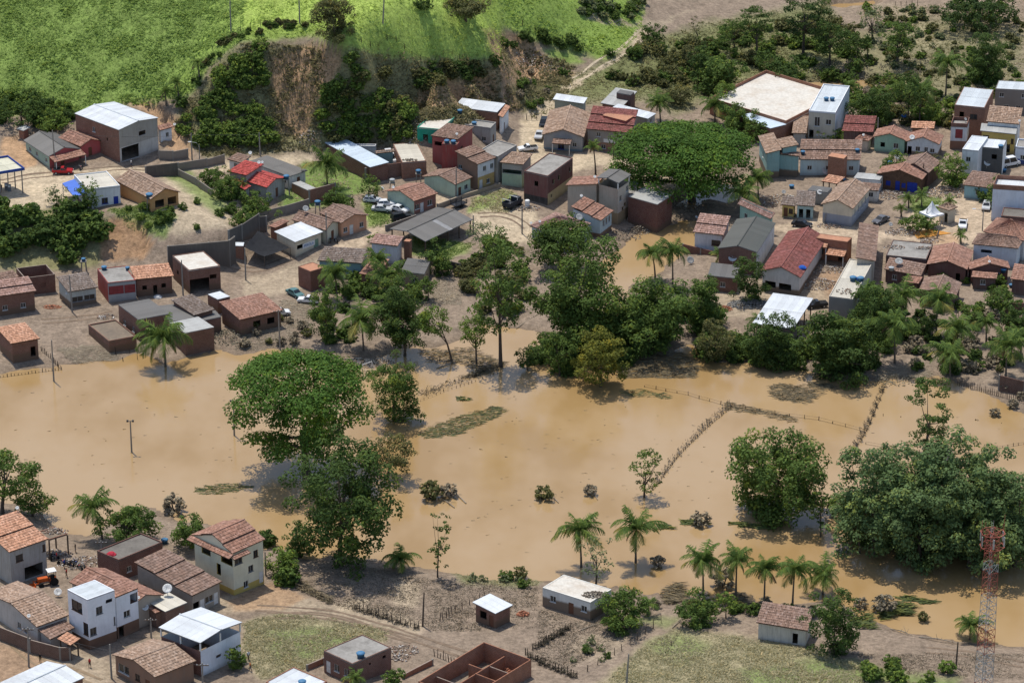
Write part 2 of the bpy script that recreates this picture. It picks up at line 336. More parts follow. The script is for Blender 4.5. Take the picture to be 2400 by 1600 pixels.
# ------------------------------------------------------------ the ground, one sheet to the horizon
def axis(a, b, step, far):
    core = np.arange(a, b + 1e-6, step); out = []; x = step
    while x < far: x *= 1.45; out.append(x)
    lo = a - np.cumsum(out); hi = b + np.cumsum(out); return np.concatenate([lo[::-1], core, hi])
GX = axis(-150, 150, .85, 700); GY = axis(470, 900, .85, 900)
gx, gy = np.meshgrid(GX, GY); GP = np.stack([gx.ravel(), gy.ravel()], 1); GZ = hz_arr(GP)
MUD = (.275, .212, .157); SOIL = (.28, .215, .155); SAND = (.52, .42, .29); CLAY = (.40, .24, .13); LUSH = (.25, .345, .08)
GRASS = (.18, .25, .07); OLIVE = (.19, .20, .085); DRY = (.35, .30, .18); EARTH = (.45, .29, .17); SCRUB = (.235, .225, .105); DIRT = (.40, .32, .225); PAVE = (.48, .375, .265)
ZONES = [  # colour, soft edge in photo px, strength, polygon in the 2352 px view
 (LUSH, 12, 1, [(-200,-200),(1140,-200),(1150,60),(1150,135),(1000,140),(850,120),(800,110),(720,82),(560,95),(480,160),(420,230),(300,240),(160,262),(-200,262)]),
 (GRASS, 25, .6, [(-200,-200),(420,-200),(480,60),(380,200),(200,250),(-200,260)]),
 ((.36, .465, .105), 30, .9, [(560,-200),(1140,-200),(1150,60),(1150,132),(1000,138),(850,118),(740,80),(600,75),(540,60)]),
 (LUSH, 14, 1, [(1130,-200),(1490,-200),(1475,60),(1460,95),(1400,135),(1300,115),(1150,60)]),
 (LUSH, 8, .9, [(1250,110),(1320,120),(1345,140),(1290,150)]),
 (SCRUB, 18, .85, [(430,230),(500,150),(560,100),(800,110),(1000,142),(1145,140),(1150,260),(960,330),(470,360),(400,290)]),
 (EARTH, 10, 1, [(625,130),(700,110),(780,108),(790,140),(760,190),(730,240),(700,320),(640,300),(630,200)]),
 (EARTH, 12, .9, [(960,190),(1050,180),(1140,160),(1140,230),(1090,250),(950,250)]),
 (EARTH, 12, .95, [(1110,70),(1200,80),(1260,150),(1320,165),(1300,210),(1230,250),(1170,250),(1140,150)]),
 (EARTH, 10, .9, [(290,235),(350,230),(440,290),(440,370),(380,340),(330,260)]), (EARTH, 8, 1, [(0,315),(40,310),(85,360),(80,400),(0,360)]),
 (OLIVE, 25, .9, [(1170,200),(1330,170),(1450,110),(1600,60),(1900,0),(1960,120),(1900,185),(1700,190),(1560,260),(1480,230),(1330,240),(1220,270)]),
 (OLIVE, 20, .9, [(1380,150),(1480,90),(1620,80),(1640,180),(1480,210),(1330,215)]),
 (SOIL, 30, .9, [(1880,-100),(2600,-100),(2600,260),(2200,270),(1950,215),(1960,120)]),
 (OLIVE, 30, .55, [(1960,60),(2120,40),(2352,60),(2352,190),(2180,230),(1980,190)]),
 (DRY, 25, .7, [(2020,20),(2120,20),(2160,110),(2080,110)]), (MUD, 20, .8, [(1960,30),(2060,30),(2050,70),(1960,75)]),
 (SAND, 5, 1, [(1205,340),(1195,280),(1225,240),(1270,215),(1330,180),(1420,128),(1440,105),(1460,70),(1490,60),(1480,95),(1430,130),(1340,185),(1290,225),(1290,260),(1240,330),(1220,360)]),
 (DIRT, 5, .9, [(1360,25),(1460,52),(1560,40),(1600,20),(1590,30),(1520,60),(1400,60),(1340,45)]),
 (SAND, 7, 1, [(-200,395),(120,385),(330,385),(520,372),(720,350),(720,372),(500,395),(330,405),(260,400),(170,470),(90,480),(-200,490)]),
 (SAND, 10, .75, [(380,410),(520,420),(600,500),(560,520),(420,540),(290,500),(330,430)]), (GRASS, 14, .8, [(370,400),(430,395),(520,470),(500,500),(440,440)]),
 (GRASS, 10, .85, [(250,480),(340,470),(400,500),(380,545),(300,525)]),
 (SCRUB, 10, .9, [(-200,478),(160,478),(250,500),(250,560),(230,610),(150,620),(-200,620)]), (CLAY, 6, .8, [(245,505),(330,505),(345,560),(330,600),(230,595)]),
 (GRASS, 8, 1, [(690,370),(860,380),(880,430),(820,440),(760,470),(640,480)]), (LUSH, 6, .75, [(835,460),(890,490),(930,510),(850,525),(835,500)]),
 (LUSH, 8, .75, [(1090,450),(1150,435),(1190,450),(1170,490),(1080,490)]), (LUSH, 8, .6, [(950,540),(1090,560),(1030,600),(940,580)]),
 (SAND, 8, 1, [(1190,330),(1260,310),(1250,350),(1400,355),(1460,370),(1440,400),(1380,380),(1310,395),(1220,370),(1160,390),(1180,350)]),
 (SAND, 10, .9, [(1090,490),(1180,470),(1240,480),(1215,560),(1150,570),(1090,530)]),
 (PAVE, 5, 1, [(740,575),(860,520),(1000,450),(1140,400),(1200,375),(1210,385),(1150,430),(1000,480),(880,540),(760,600)]),
 (DIRT, 8, .9, [(560,640),(740,590),(760,610),(690,660),(600,690),(560,680)]),
 (DIRT, 8, .9, [(1430,380),(1540,400),(1560,440),(1470,450),(1430,420)]), (SAND, 8, .8, [(1640,415),(1730,395),(1730,410),(1680,420)]),
 (PAVE, 5, 1, [(1770,520),(1850,495),(2060,540),(2100,460),(2180,400),(2290,430),(2280,520),(2250,560),(2170,565),(2040,548),(1990,560),(1880,560)]),
 (GRASS, 6, .85, [(2100,450),(2160,455),(2170,490),(2120,500),(2090,480)]), (CLAY, 5, .6, [(2110,540),(2200,535),(2210,555),(2120,560)]),
 (CLAY, 8, .5, [(1850,640),(1930,620),(1930,680),(1880,690)]), (DIRT, 10, .8, [(1620,650),(1900,640),(1900,720),(1640,730)]),
 (DIRT, 10, .8, [(560,1340),(620,1350),(760,1390),(900,1400),(980,1440),(960,1460),(800,1420),(600,1400),(480,1410),(350,1480),(250,1560),(180,1600),(60,1500),(0,1450),(0,1410),(260,1520),(400,1430)]),
 (CLAY, 8, .6, [(520,1380),(620,1335),(700,1370),(650,1400),(540,1400)]), (CLAY, 10, .45, [(-200,1440),(60,1490),(170,1560),(170,1700),(-200,1700)]),
 (SAND, 10, .8, [(760,1385),(840,1370),(850,1390),(800,1405)]), (SAND, 10, .6, [(900,1330),(960,1340),(960,1390),(900,1390)]),
 (DRY, 18, .95, [(560,1430),(640,1410),(760,1420),(900,1450),(870,1480),(760,1490),(700,1540),(600,1560),(560,1500)]),
 (GRASS, 15, .7, [(600,1450),(720,1440),(860,1460),(760,1500),(640,1520)]),
 (GRASS, 18, .5, [(1030,1300),(1240,1320),(1230,1345),(1060,1340)]),
 (DRY, 20, 1, [(1340,1600),(1470,1490),(1560,1440),(1750,1470),(1900,1500),(2050,1560),(2100,1700),(1340,1700)]),
 (GRASS, 22, .65, [(1480,1480),(1560,1450),(1640,1480),(1560,1530)]), (GRASS, 22, .75, [(1700,1540),(1900,1510),(2060,1540),(2200,1560),(2200,1700),(1750,1700)]),
 (DIRT, 12, .6, [(1340,1455),(1440,1460),(1400,1520),(1300,1500)]),
 (GRASS, 10, .5, [(1430,1420),(1560,1420),(1530,1450)])]
PU, PV = project(np.column_stack([GP, GZ]))
for poly, dep in [([(628,128),(655,112),(700,108),(705,200),(700,310),(645,305),(634,210)], 2.2), ([(700,100),(775,106),(790,140),(762,182),(720,190)], 3.0), ([(1120,75),(1200,85),(1250,145),(1180,230),(1140,150)], 1.8), ([(970,195),(1060,185),(1135,170),(1130,235),(960,245)], 1.5), ([(250,508),(325,508),(340,560),(325,590),(238,590)], 1.4), ([(300,238),(350,236),(425,290),(400,330),(330,262)], 1.6)]:
    d_ = sdist(np.stack([PU, PV], 1) * .98 + np.stack([fnoise(GP[:, 0] / 2.5, GP[:, 1] / 2.5, 31) - .5, fnoise(GP[:, 0] / 2.5, GP[:, 1] / 2.5, 32) - .5], 1) * 60, np.array(poly, float))
    GZ = GZ - np.clip(.5 - d_ / 9, 0, 1) * dep * (.55 + .9 * np.abs(fnoise(GP[:, 0] / 3.2, GP[:, 1] / 3.6, 33) - .5) * 2)
PU, PV = project(np.column_stack([GP, GZ])); QX = PU * .98; QY = PV * .98
wx = QX + (fnoise(GP[:, 0] / 4, GP[:, 1] / 4, 11) - .5) * 26; wy = QY + (fnoise(GP[:, 0] / 4, GP[:, 1] / 4, 12) - .5) * 20
gcol = np.tile(np.array(MUD), (len(GP), 1)); lush = np.zeros(len(GP))
PP = np.stack([wx, wy], 1)
for c, soft, k, poly in ZONES:
    poly = np.array(poly, float); mn = poly.min(0) - 40; mx = poly.max(0) + 40
    sel = np.where((PP > mn).all(1) & (PP < mx).all(1))[0]
    if not len(sel): continue
    a = np.clip(.5 - sdist(PP[sel], poly) / soft, 0, 1) * k; gcol[sel] = gcol[sel] * (1 - a[:, None]) + np.array(c) * a[:, None]
    lush[sel] = lush[sel] * (1 - a) + a * (c in (LUSH, (.36, .465, .105), GRASS, OLIVE, SCRUB, DRY))
far = np.clip((np.hypot(GP[:, 0], GP[:, 1] - 660) - 260) / 120, 0, 1)[:, None]; gcol = gcol * (1 - far) + np.array(GRASS) * far
wd = water_d(GP); wet = np.clip(1 - wd / 3.0, 0, 1)[:, None]; gcol = gcol * (1 - wet * .45) + np.array((.13, .09, .055)) * wet * .45
me = bpy.data.meshes.new('ground'); nx, ny = len(GX), len(GY)
me.vertices.add(len(GP)); me.vertices.foreach_set('co', np.column_stack([GP, GZ]).astype(np.float32).ravel())
ii = (np.arange(ny - 1)[:, None] * nx + np.arange(nx - 1)[None, :]).ravel(); q = np.stack([ii, ii + 1, ii + nx + 1, ii + nx], 1)
me.loops.add(q.size); me.loops.foreach_set('vertex_index', q.ravel().astype(np.int32)); me.polygons.add(len(q)); me.polygons.foreach_set('loop_start', np.arange(0, q.size, 4, dtype=np.int32))
at = me.attributes.new('soil', 'FLOAT_COLOR', 'POINT'); at.data.foreach_set('color', np.column_stack([gcol, lush]).astype(np.float32).ravel())
me.polygons.foreach_set('use_smooth', np.ones(len(q), bool)); me.update(calc_edges=True)
gm, t, b = mat_base('earth_and_grass', .97, .1); a = t.nodes.new('ShaderNodeAttribute'); a.attribute_name = 'soil'; ob = coord(t)
n1 = noise(t, ob, .35, 7, .72); n2 = noise(t, ob, 1.3, 7, .8); n3 = noise(t, vscale(t, ob, (1, .35, 1)), .9, 5, .7)
k = ramp(t, n1, [(.3, .7), (.5, 1.0), (.72, 1.25)]); c = mix(t, 1.0, a.outputs['Color'], k, 'MULTIPLY')
c = mix(t, 1.0, c, ramp(t, n2, [(.3, .52), (.55, 1.03), (.75, 1.45)]), 'MULTIPLY'); c = mix(t, ramp(t, n3, [(.55, 0), (.8, .35)]), c, (.1, .085, .06))
t.links.new(c, b.inputs['Base Color']); bump(t, b, math_(t, 'ADD', n2, math_(t, 'MULTIPLY', n1, 1.5)), .9, .22); me.materials.append(gm)
go = inst('ground', me); go['kind'] = 'structure'
# heights straight from the finished sheet
_GZ = GZ.reshape(ny, nx); _GX, _GY = GX, GY; _nx, _ny = nx, ny
def hz_arr(pts):
    ix = np.clip(np.searchsorted(_GX, pts[:, 0]) - 1, 0, _nx - 2); iy = np.clip(np.searchsorted(_GY, pts[:, 1]) - 1, 0, _ny - 2)
    fx = (pts[:, 0] - _GX[ix]) / (_GX[ix + 1] - _GX[ix]); fy = (pts[:, 1] - _GY[iy]) / (_GY[iy + 1] - _GY[iy])
    return (_GZ[iy, ix] * (1 - fx) + _GZ[iy, ix + 1] * fx) * (1 - fy) + (_GZ[iy + 1, ix] * (1 - fx) + _GZ[iy + 1, ix + 1] * fx) * fy
# ------------------------------------------------------------ brown flood water
m, t, b = mat_base('muddy_flood_water', .09, .5); ob = coord(t); n1 = noise(t, vscale(t, ob, (.035, .02, 1)), 1, 4, .6); n2 = noise(t, ob, .25, 4)
c = ramp(t, n1, [(.40, (.305, .195, .082)), (.5, (.35, .234, .115)), (.6, (.372, .257, .138))]); t.links.new(c, b.inputs['Base Color']); b.inputs['IOR'].default_value = 1.33
t.links.new(mapr(t, n2, .35, .7, .06, .2), b.inputs['Roughness'])
w1 = noise(t, vscale(t, ob, (1.0, 2.2, 1)), .55, 5, .6); bump(t, b, w1, .16, .12)
mb = MB(); mb.face([(-900, 430, 0), (900, 430, 0), (900, 860, 0), (-900, 860, 0)]); wo = mb.obj('flood_water', m); wo['kind'] = 'structure'
# ------------------------------------------------------------ houses
TILE = {'brown': tiles((.275, .175, .13), .55), 'orange': tiles((.50, .265, .165), .18), 'red': tiles((.44, .085, .07), .18), 'dkred': tiles((.235, .085, .07), .4),
        'pink': tiles((.36, .22, .175), .35), 'tan': tiles((.35, .235, .165), .3), 'rust': tiles((.345, .185, .13), .45), 'grey': tiles((.215, .165, .135), .6)}
SHEET = {'white': sheet((.60, .63, .65), .35), 'blue': sheet((.52, .61, .69), .2), 'cem': sheet((.125, .12, .112), .45), 'green': sheet((.075, .08, .07), .35),
         'pale': sheet((.40, .40, .38), .5), 'cream': sheet((.56, .52, .43), .35), 'zinc': sheet((.52, .56, .58), .35), 'yellow': sheet((.55, .53, .40), .25)}
SLAB = {'conc': concrete(), 'dark': concrete((.17, .155, .135), .7), 'white': concrete((.60, .565, .50), .55, (.40, .31, .22)), 'cream': concrete((.62, .54, .44), .35, (.3, .23, .17)),
        'mud': concrete((.21, .165, .12), .5), 'orange': concrete((.44, .22, .135), .3)}
FRAME = {'w': plain('white_frame', (.6, .6, .58), .7), 'b': plain('brown_frame', (.13, .075, .05), .8), 'u': plain('blue_frame', (.03, .06, .3), .7), 'g': plain('grey_frame', (.25, .25, .25), .7)}
DOOR = {'b': plain('brown_door', (.16, .075, .045), .8), 'u': plain('blue_door', (.025, .05, .32), .7), 'w': plain('white_door', (.62, .62, .6), .7), 'g': plain('green_door', (.2, .3, .22), .7), 'r': plain('red_door', (.25, .05, .05), .7)}
GLASS = glass_dark(); _wc = {}
def win_mesh(w, h, fr):
    key = (round(w, 1), round(h, 1), fr)
    if key not in _wc:
        a = MB(); e = .07
        for x0, x1, z0, z1 in ((0, w, 0, e), (0, w, h - e, h), (0, e, e, h - e), (w - e, w, e, h - e), (w / 2 - .03, w / 2 + .03, e, h - e)): a.box(x0, x1, -.05, .0, z0, z1)
        a.box(-.08, w + .08, -.22, -.05, -.08, -.0)
        p = MB(); p.face([(e, 0.0, e), (w - e, 0.0, e), (w - e, 0.0, h - e), (e, 0.0, h - e)]); d = MB(); d.box(0, w, -.04, .02, 0, h); d.box(w - .18, w - .1, -.1, -.04, h * .45, h * .5)
        _wc[key] = (a.mesh('window_frame', FRAME[fr]), p.mesh('pane', GLASS), d)
    return _wc[key]
_dc = {}
def door_mesh(w, h, c):
    key = (round(w, 1), round(h, 1), c)
    if key not in _dc: d = MB(); d.box(0, w, -.04, .03, 0, h); d.box(w * .08, w * .46, -.06, -.04, h * .1, h * .9); d.box(w * .54, w * .92, -.06, -.04, h * .1, h * .9); _dc[key] = d.mesh('door', DOOR[c])
    return _dc[key]
def corner_solve(t, A, B, C, h, lift):
    """three eave corners seen in the photo at height h above the ground -> world points"""
    pa, pb, pc = px(t, A), px(t, B), px(t, C); zg = 2.0
    for _ in range(14):
        w = at_z(*pb, zg + h + lift[1]); zg = .5 * zg + .5 * max(hz(w[0], w[1]), .15)
    wa, wb, wc = at_z(*pa, zg + h + lift[0])[:2], at_z(*pb, zg + h + lift[1])[:2], at_z(*pc, zg + h + lift[2])[:2]
    u, v = wa - wb, wc - wb; lu, lv = np.linalg.norm(u), np.linalg.norm(v); au, av = math.atan2(u[1], u[0]), math.atan2(v[1], v[0])
    d = (av - au + math.pi) % (2 * math.pi) - math.pi; sgn = 1 if d > 0 else -1; err = d - sgn * math.pi / 2
    cut = max(0, abs(err) - R(6)) * (1 if err > 0 else -1) / 2           # houses may be a little out of square, not more
    au += cut; av -= cut; return wb, np.array([math.cos(au), math.sin(au)]) * lu, np.array([math.cos(av), math.sin(av)]) * lv, zg
def sheets(parent, P00, P10, P01, mat, skip=()):
    """corrugated sheets laid side by side over a sloping parallelogram; each sheet is its own part"""
    e = P10 - P00; s = P01 - P00; L = e.length; n = max(2, round(L / 1.25)); rows = 1 if s.length < 7 else 2; nrm = e.cross(s).normalized()
    if nrm.z < 0: nrm = -nrm
    mb = MB(); k = 8; de = e / n * .995; ds = s / rows * 1.01
    for i in range(k):
        a = de * (i / k); c = de * ((i + 1) / k); ha = nrm * (.035 * (i % 2)); hc = nrm * (.035 * ((i + 1) % 2)); l = L / n
        mb.face([a + ha, c + hc, c + hc + ds, a + ha + ds], [(i / k * l, 0), ((i + 1) / k * l, 0), ((i + 1) / k * l, ds.length), (i / k * l, ds.length)])
    me_ = mb.mesh('roof_sheet', mat)
    for r_ in range(rows):
        for i in range(n):
            if (r_, i) in skip: continue
            inst('roof_sheet', me_, parent, P00 + e * (i / n) + s * (r_ / rows) + nrm * (.035 + .03 * r_ + random.uniform(0, .02)))
def tile_rows(parent, q, mat):
    """rows of clay tiles over a roof plane q = (eave0, eave1, top1, top0)"""
    q = [np.array(p) for p in q]; wid = max(np.linalg.norm(q[1] - q[0]), np.linalg.norm(q[2] - q[3])); ln = (np.linalg.norm(q[3] - q[0]) + np.linalg.norm(q[2] - q[1])) / 2
    n = max(3, int(wid / .30)); mrow = max(2, int(ln / .62)); sgrid = np.linspace(0, 1, 2 * n + 1); nr = np.cross(q[1] - q[0], q[3] - q[0]); nr = nr / max(np.linalg.norm(nr), 1e-6)
    if nr[2] < 0: nr = -nr
    def P(sv, tv): return ((1 - sv)[:, None] * q[0] + sv[:, None] * q[1]) * (1 - tv) + ((1 - sv)[:, None] * q[3] + sv[:, None] * q[2]) * tv
    V = []; U = []
    for k_ in range(mrow):
        t0, t1 = k_ / mrow, (k_ + 1) / mrow; off = np.where(np.arange(2 * n + 1) % 2, .10, .025)
        j0 = off + .05 + rng.uniform(-.02, .025, 2 * n + 1); j1 = off + rng.uniform(-.01, .01, 2 * n + 1)
        a = P(sgrid, t0) + nr * j0[:, None]; b_ = P(sgrid, t1) + nr * j1[:, None]
        V.append(np.stack([a[:-1], a[1:], b_[1:], b_[:-1]], 1).reshape(-1, 3))
        u0, u1 = sgrid[:-1] * wid, sgrid[1:] * wid
        U.append(np.stack([np.stack([u0, np.full_like(u0, t0 * ln)], 1), np.stack([u1, np.full_like(u0, t0 * ln)], 1), np.stack([u1, np.full_like(u0, t1 * ln)], 1), np.stack([u0, np.full_like(u0, t1 * ln)], 1)], 1).reshape(-1, 2))
    o = inst('tile_rows', fast_mesh('tile_rows', np.concatenate(V), 4, mat, None, np.concatenate(U)), parent); o['kind'] = 'stuff'; return o
def roof_plane(parent, q, mat, steps=1, skip=()):
    """q: eave0, eave1, top1, top0 (local). mat in TILE, SHEET"""
    q = [Vector(p) for p in q]
    if (q[1] - q[0]).cross(q[3] - q[0] if (q[3] - q[0]).length > .1 else q[2] - q[0]).z < 0: q = [q[1], q[0], q[3], q[2]]
    for k in range(steps):
        a, b_ = k / steps, (k + 1) / steps; dz = Vector((0, 0, .24 * k)); e = .06 if k else 0
        s = [q[0].lerp(q[3], a - e / 2) + dz, q[1].lerp(q[2], a - e / 2) + dz, q[1].lerp(q[2], b_) + dz, q[0].lerp(q[3], b_) + dz]
        mb = MB(); under = FRAME['b'] if mat in TILE else FRAME['g']; mb.slab(s if (s[2] - s[3]).length > .05 else s[:3], .10); ro = mb.obj('roof', under, parent)
        if mat in TILE: tile_rows(ro, s, TILE[mat])
        else: sheets(ro, s[0] + Vector((0, 0, .01)), s[1] + Vector((0, 0, .01)), s[3] + Vector((0, 0, .01)), SHEET[mat], skip)
def ridge_cap(parent, a, b_, mat):
    mb = MB(); mb.tube([a, b_], .14, 6); mb.obj('ridge_cap', TILE.get(mat) or SHEET[mat], parent)
def wall_face(mb, a, b_, zb, top, ops, m, nrm):
    """a wall from a to b (2D) with real openings; top = [(fraction, height)...]; nrm points outside"""
    L = math.hypot(b_[0] - a[0], b_[1] - a[1]); d = ((b_[0] - a[0]) / L, (b_[1] - a[1]) / L); hm = min(z for _, z in top)
    P = lambda s, z, dep=0.0: (a[0] + d[0] * s - nrm[0] * dep, a[1] + d[1] * s - nrm[1] * dep, z)
    us = sorted({0, L, *[o[0] for o in ops], *[o[0] + o[2] for o in ops]}); zs = sorted({zb, hm, *[o[1] for o in ops], *[o[1] + o[3] for o in ops]})
    for i in range(len(us) - 1):
        for j in range(len(zs) - 1):
            u0, u1, z0, z1 = us[i], us[i + 1], zs[j], zs[j + 1]; cu, cz = (u0 + u1) / 2, (z0 + z1) / 2
            if any(o[0] < cu < o[0] + o[2] and o[1] < cz < o[1] + o[3] for o in ops): continue
            mb.face([P(u0, z0), P(u1, z0), P(u1, z1), P(u0, z1)], [(u0, z0), (u1, z0), (u1, z1), (u0, z1)], m)
    for u0, z0, w, h, *_ in ops:
        D = .22; c = [(u0, z0), (u0 + w, z0), (u0 + w, z0 + h), (u0, z0 + h)]
        for i in range(4):
            p, r_ = c[i], c[(i + 1) % 4]; mb.face([P(*p), P(*r_), P(*r_, D), P(*p, D)], [(0, 1), (1, 1), (1, 1.2), (0, 1.2)], m)
    if any(z > hm + .02 for _, z in top):
        pts = [P(0, hm), P(L, hm)] + [P(f * L, z) for f, z in reversed(top) if z > hm + .01]; mb.face(pts, [(p[0] * .7 + p[1] * .7, p[2]) for p in pts], m)
CW = random.Random(3)
def block(root, o0, t, A, B, C, h, roof, wall, fm=None, ops=None, steps=1, ov=None, par=.3, gap=0, opn=False, skip=(), nowin=False, fr='w', dr='b', zg=None, stilt=0, parm=None, flatcol=None):
    """one block of a building; returns nothing. root is the house Empty, o0 its position"""
    kind, rm, rise = roof; ov = (.35 if kind[0] in 'gsh' else 0) if ov is None else ov
    lift = [0, 0, 0, 0]                                       # A B C D
    if kind[0] == 's':
        for ch in kind[1:]: lift['ABCD'.index(ch)] = rise
    wb, u, v, zz = corner_solve(t, A, B, C, h, lift)
    if zg is not None: zz = zg
    pts = [wb + u, wb, wb + v, wb + u + v]; cen = (pts[0] + pts[2]) / 2; base = min([hz(*p) for p in pts] + [zz]); zb = base - .35
    if root is None: return wb, u, v, zz, base
    loc = lambda p, z: Vector((p[0] - o0[0], p[1] - o0[1], z - o0[2]))
    Z = zz + h; ax, ay = u / np.linalg.norm(u), v / np.linalg.norm(v)
    Ru = [p for p in pts]; Wp = [pts[0] - ax * ov + ay * ov, pts[1] + ax * ov + ay * ov, pts[2] + ax * ov - ay * ov, pts[3] - ax * ov - ay * ov]
    Wp = [np.array(p) - np.array(o0[:2]) for p in Wp]; cl = cen - np.array(o0[:2]); zl = zb - o0[2]; Zl = Z - o0[2]
    mats = []; mb = MB(); names = ['AB', 'BC', 'CD', 'DA']; wallm = {n: (fm or {}).get(n, wall) for n in names}
    for n in names:
        if wallm[n] not in mats: mats.append(wallm[n])
    wh = h - gap; child = []
    tops = {}
    apex = rise * .93
    for i, n in enumerate(names):
        j = (i + 1) % 4; tp = [(0, Zl - gap + lift[i] * .97 - .04), (1, Zl - gap + lift[j] * .97 - .04)]
        if kind == 'gAB' and n in ('BC', 'DA') and not gap: tp.insert(1, (.5, Zl + apex))
        if kind == 'gBC' and n in ('AB', 'CD') and not gap: tp.insert(1, (.5, Zl + apex))
        tops[n] = tp
    if not opn:
        for i, n in enumerate(names):
            a, b_ = Wp[i], Wp[(i + 1) % 4]; L = float(np.linalg.norm(b_ - a)); d = (b_ - a) / L; nr = np.array([d[1], -d[0]])
            if nr @ ((a + b_) / 2 - cl) < 0: nr = -nr
            flo = zz - o0[2]; lst = []
            if ops and n in ops:
                for f, z0, w, hh, ty in ops[n]: lst.append((f * L - w / 2, flo + z0, w, hh, ty))
            elif not nowin and not ops and n in ('AB', 'BC') and L > 2.6:
                st = max(1, int(round(wh / 3.1))); k = max(1, int(L / 3.6))
                for s_ in range(st):
                    for q_ in range(k):
                        f = (q_ + .5 + CW.uniform(-.12, .12)) / k; zf = flo + s_ * (wh / st)
                        if s_ == 0 and q_ == k // 2 and n == 'BC': lst.append((f * L - .45, zf + .05, .9, 2.05, 'd'))
                        elif CW.random() < .75: lst.append((f * L - .5, zf + 1.05, 1.0, 1.05, 'w'))
            mx = min(z for _, z in tops[n]) - .12; good = []
            for o_ in sorted(lst):
                u0 = max(o_[0], .12 if not good else good[-1][0] + good[-1][2] + .12); w = min(o_[2], L - .12 - u0); hh = min(o_[3], mx - o_[1])
                if w > .3 and hh > .3: good.append((u0, o_[1], w, hh, o_[4]))
            wall_face(mb, a, b_, zl, tops[n], good, mats.index(wallm[n]), nr)
            flip = (nr[0] * d[1] - nr[1] * d[0]) < 0      # local +x of the opening runs so that -y looks outside
            ang = math.atan2(nr[0], -nr[1])               # rotates -y onto nr
            for u0, z0, w, hh, ty in good:
                ex = np.array([math.cos(ang), math.sin(ang)]); s0 = a + d * u0; s1 = a + d * (u0 + w); o2 = s0 if (s1 - s0) @ ex > 0 else s1
                if ty[0] == 'o': continue
                pos = (o2[0] - nr[0] * .12, o2[1] - nr[1] * .12, z0)
                child.append((ty, w, hh, pos, ang))
        wo = mb.obj('wall', mats, root)
        for ty, w, hh, pos, ang in child:
            c = ty[1:] or (dr if ty[0] == 'd' else fr)
            if ty[0] == 'w':
                mm = win_mesh(w, hh, c); wi = inst('window', mm[0], root, pos, (0, 0, ang), (w / round(w, 1), 1, hh / round(hh, 1))); inst('pane', mm[1], wi)
            else: inst('door', door_mesh(w, hh, c), root, pos, (0, 0, ang), (w / round(w, 1), 1, hh / round(hh, 1)))
    if opn or gap or stilt:
        pm = MB(); pm.box(-.1, .1, -.1, .1, 0, 1); pme = pm.mesh('post', WHITEM if not opn else (POLE if h > 4.4 else WOOD))
        z0 = zl + .2 if (opn or stilt) else Zl - gap; lw = [Vector((*p, 0)) for p in Wp]
        for i in range(4):
            a, b_ = lw[i], lw[(i + 1) % 4]; k = max(1, int((b_ - a).length / 3.6))
            for s_ in range(k):
                f = s_ / k; p = a.lerp(b_, f); inst('post', pme, root, (p.x, p.y, z0), (0, 0, math.atan2(u[1], u[0])), (1, 1, Zl + (lift[i] * (1 - f) + lift[(i + 1) % 4] * f) - .1 - z0))
    q = [loc(p, Z + lift[i]) for i, p in enumerate(Ru)]        # roof corners A B C D
    if kind[0] == 's':
        order = {'DA': (1, 2, 3, 0), 'CD': (0, 1, 2, 3), 'BC': (3, 0, 1, 2), 'AB': (2, 3, 0, 1)}[kind[1:]]
        roof_plane(root, [q[i] for i in order], rm, steps, skip)
    elif kind[0] == 'g':
        dz = Vector((0, 0, rise))
        if kind == 'gAB': r0, r1 = (q[1] + q[2]) / 2 + dz, (q[0] + q[3]) / 2 + dz; roof_plane(root, [q[0], q[1], r0, r1], rm, steps, skip); roof_plane(root, [q[2], q[3], r1, r0], rm, steps)
        else: r0, r1 = (q[0] + q[1]) / 2 + dz, (q[3] + q[2]) / 2 + dz; roof_plane(root, [q[1], q[2], r1, r0], rm, steps, skip); roof_plane(root, [q[3], q[0], r0, r1], rm, steps)
        ridge_cap(root, r0 + Vector((0, 0, .1 + .24 * (steps - 1))), r1 + Vector((0, 0, .1 + .24 * (steps - 1))), rm)
    elif kind == 'hip':
        dz = Vector((0, 0, rise)); lu, lv = np.linalg.norm(u), np.linalg.norm(v)
        if lu >= lv: e0, e1 = (q[1] + q[2]) / 2, (q[0] + q[3]) / 2; f = min(.5, lv / lu / 2); r0, r1 = e0.lerp(e1, f) + dz, e1.lerp(e0, f) + dz; pl = [[q[0], q[1], r0, r1], [q[2], q[3], r1, r0], [q[1], q[2], r0, r0], [q[3], q[0], r1, r1]]
        else: e0, e1 = (q[0] + q[1]) / 2, (q[2] + q[3]) / 2; f = min(.5, lu / lv / 2); r0, r1 = e0.lerp(e1, f) + dz, e1.lerp(e0, f) + dz; pl = [[q[1], q[2], r1, r0], [q[3], q[0], r0, r1], [q[0], q[1], r0, r0], [q[2], q[3], r1, r1]]
        for p_ in pl: roof_plane(root, p_, rm)
        if (r1 - r0).length > .3: ridge_cap(root, r0 + Vector((0, 0, .12)), r1 + Vector((0, 0, .12)), rm)
    elif kind == 'flat':
        mb = MB(); s = [p + Vector((0, 0, .06)) for p in q]
        if (s[1] - s[0]).cross(s[3] - s[0]).z < 0: s = s[::-1]
        if rm in SHEET:
            mb.slab(s, .1); ro = mb.obj('roof', FRAME['g'], root); sheets(ro, s[0] + Vector((0, 0, .01)), s[1] + Vector((0, 0, .01)), s[3] + Vector((0, 0, .01)), SHEET[rm])
        else: mb.slab(s, .16); mb.obj('roof', SLAB[rm], root)
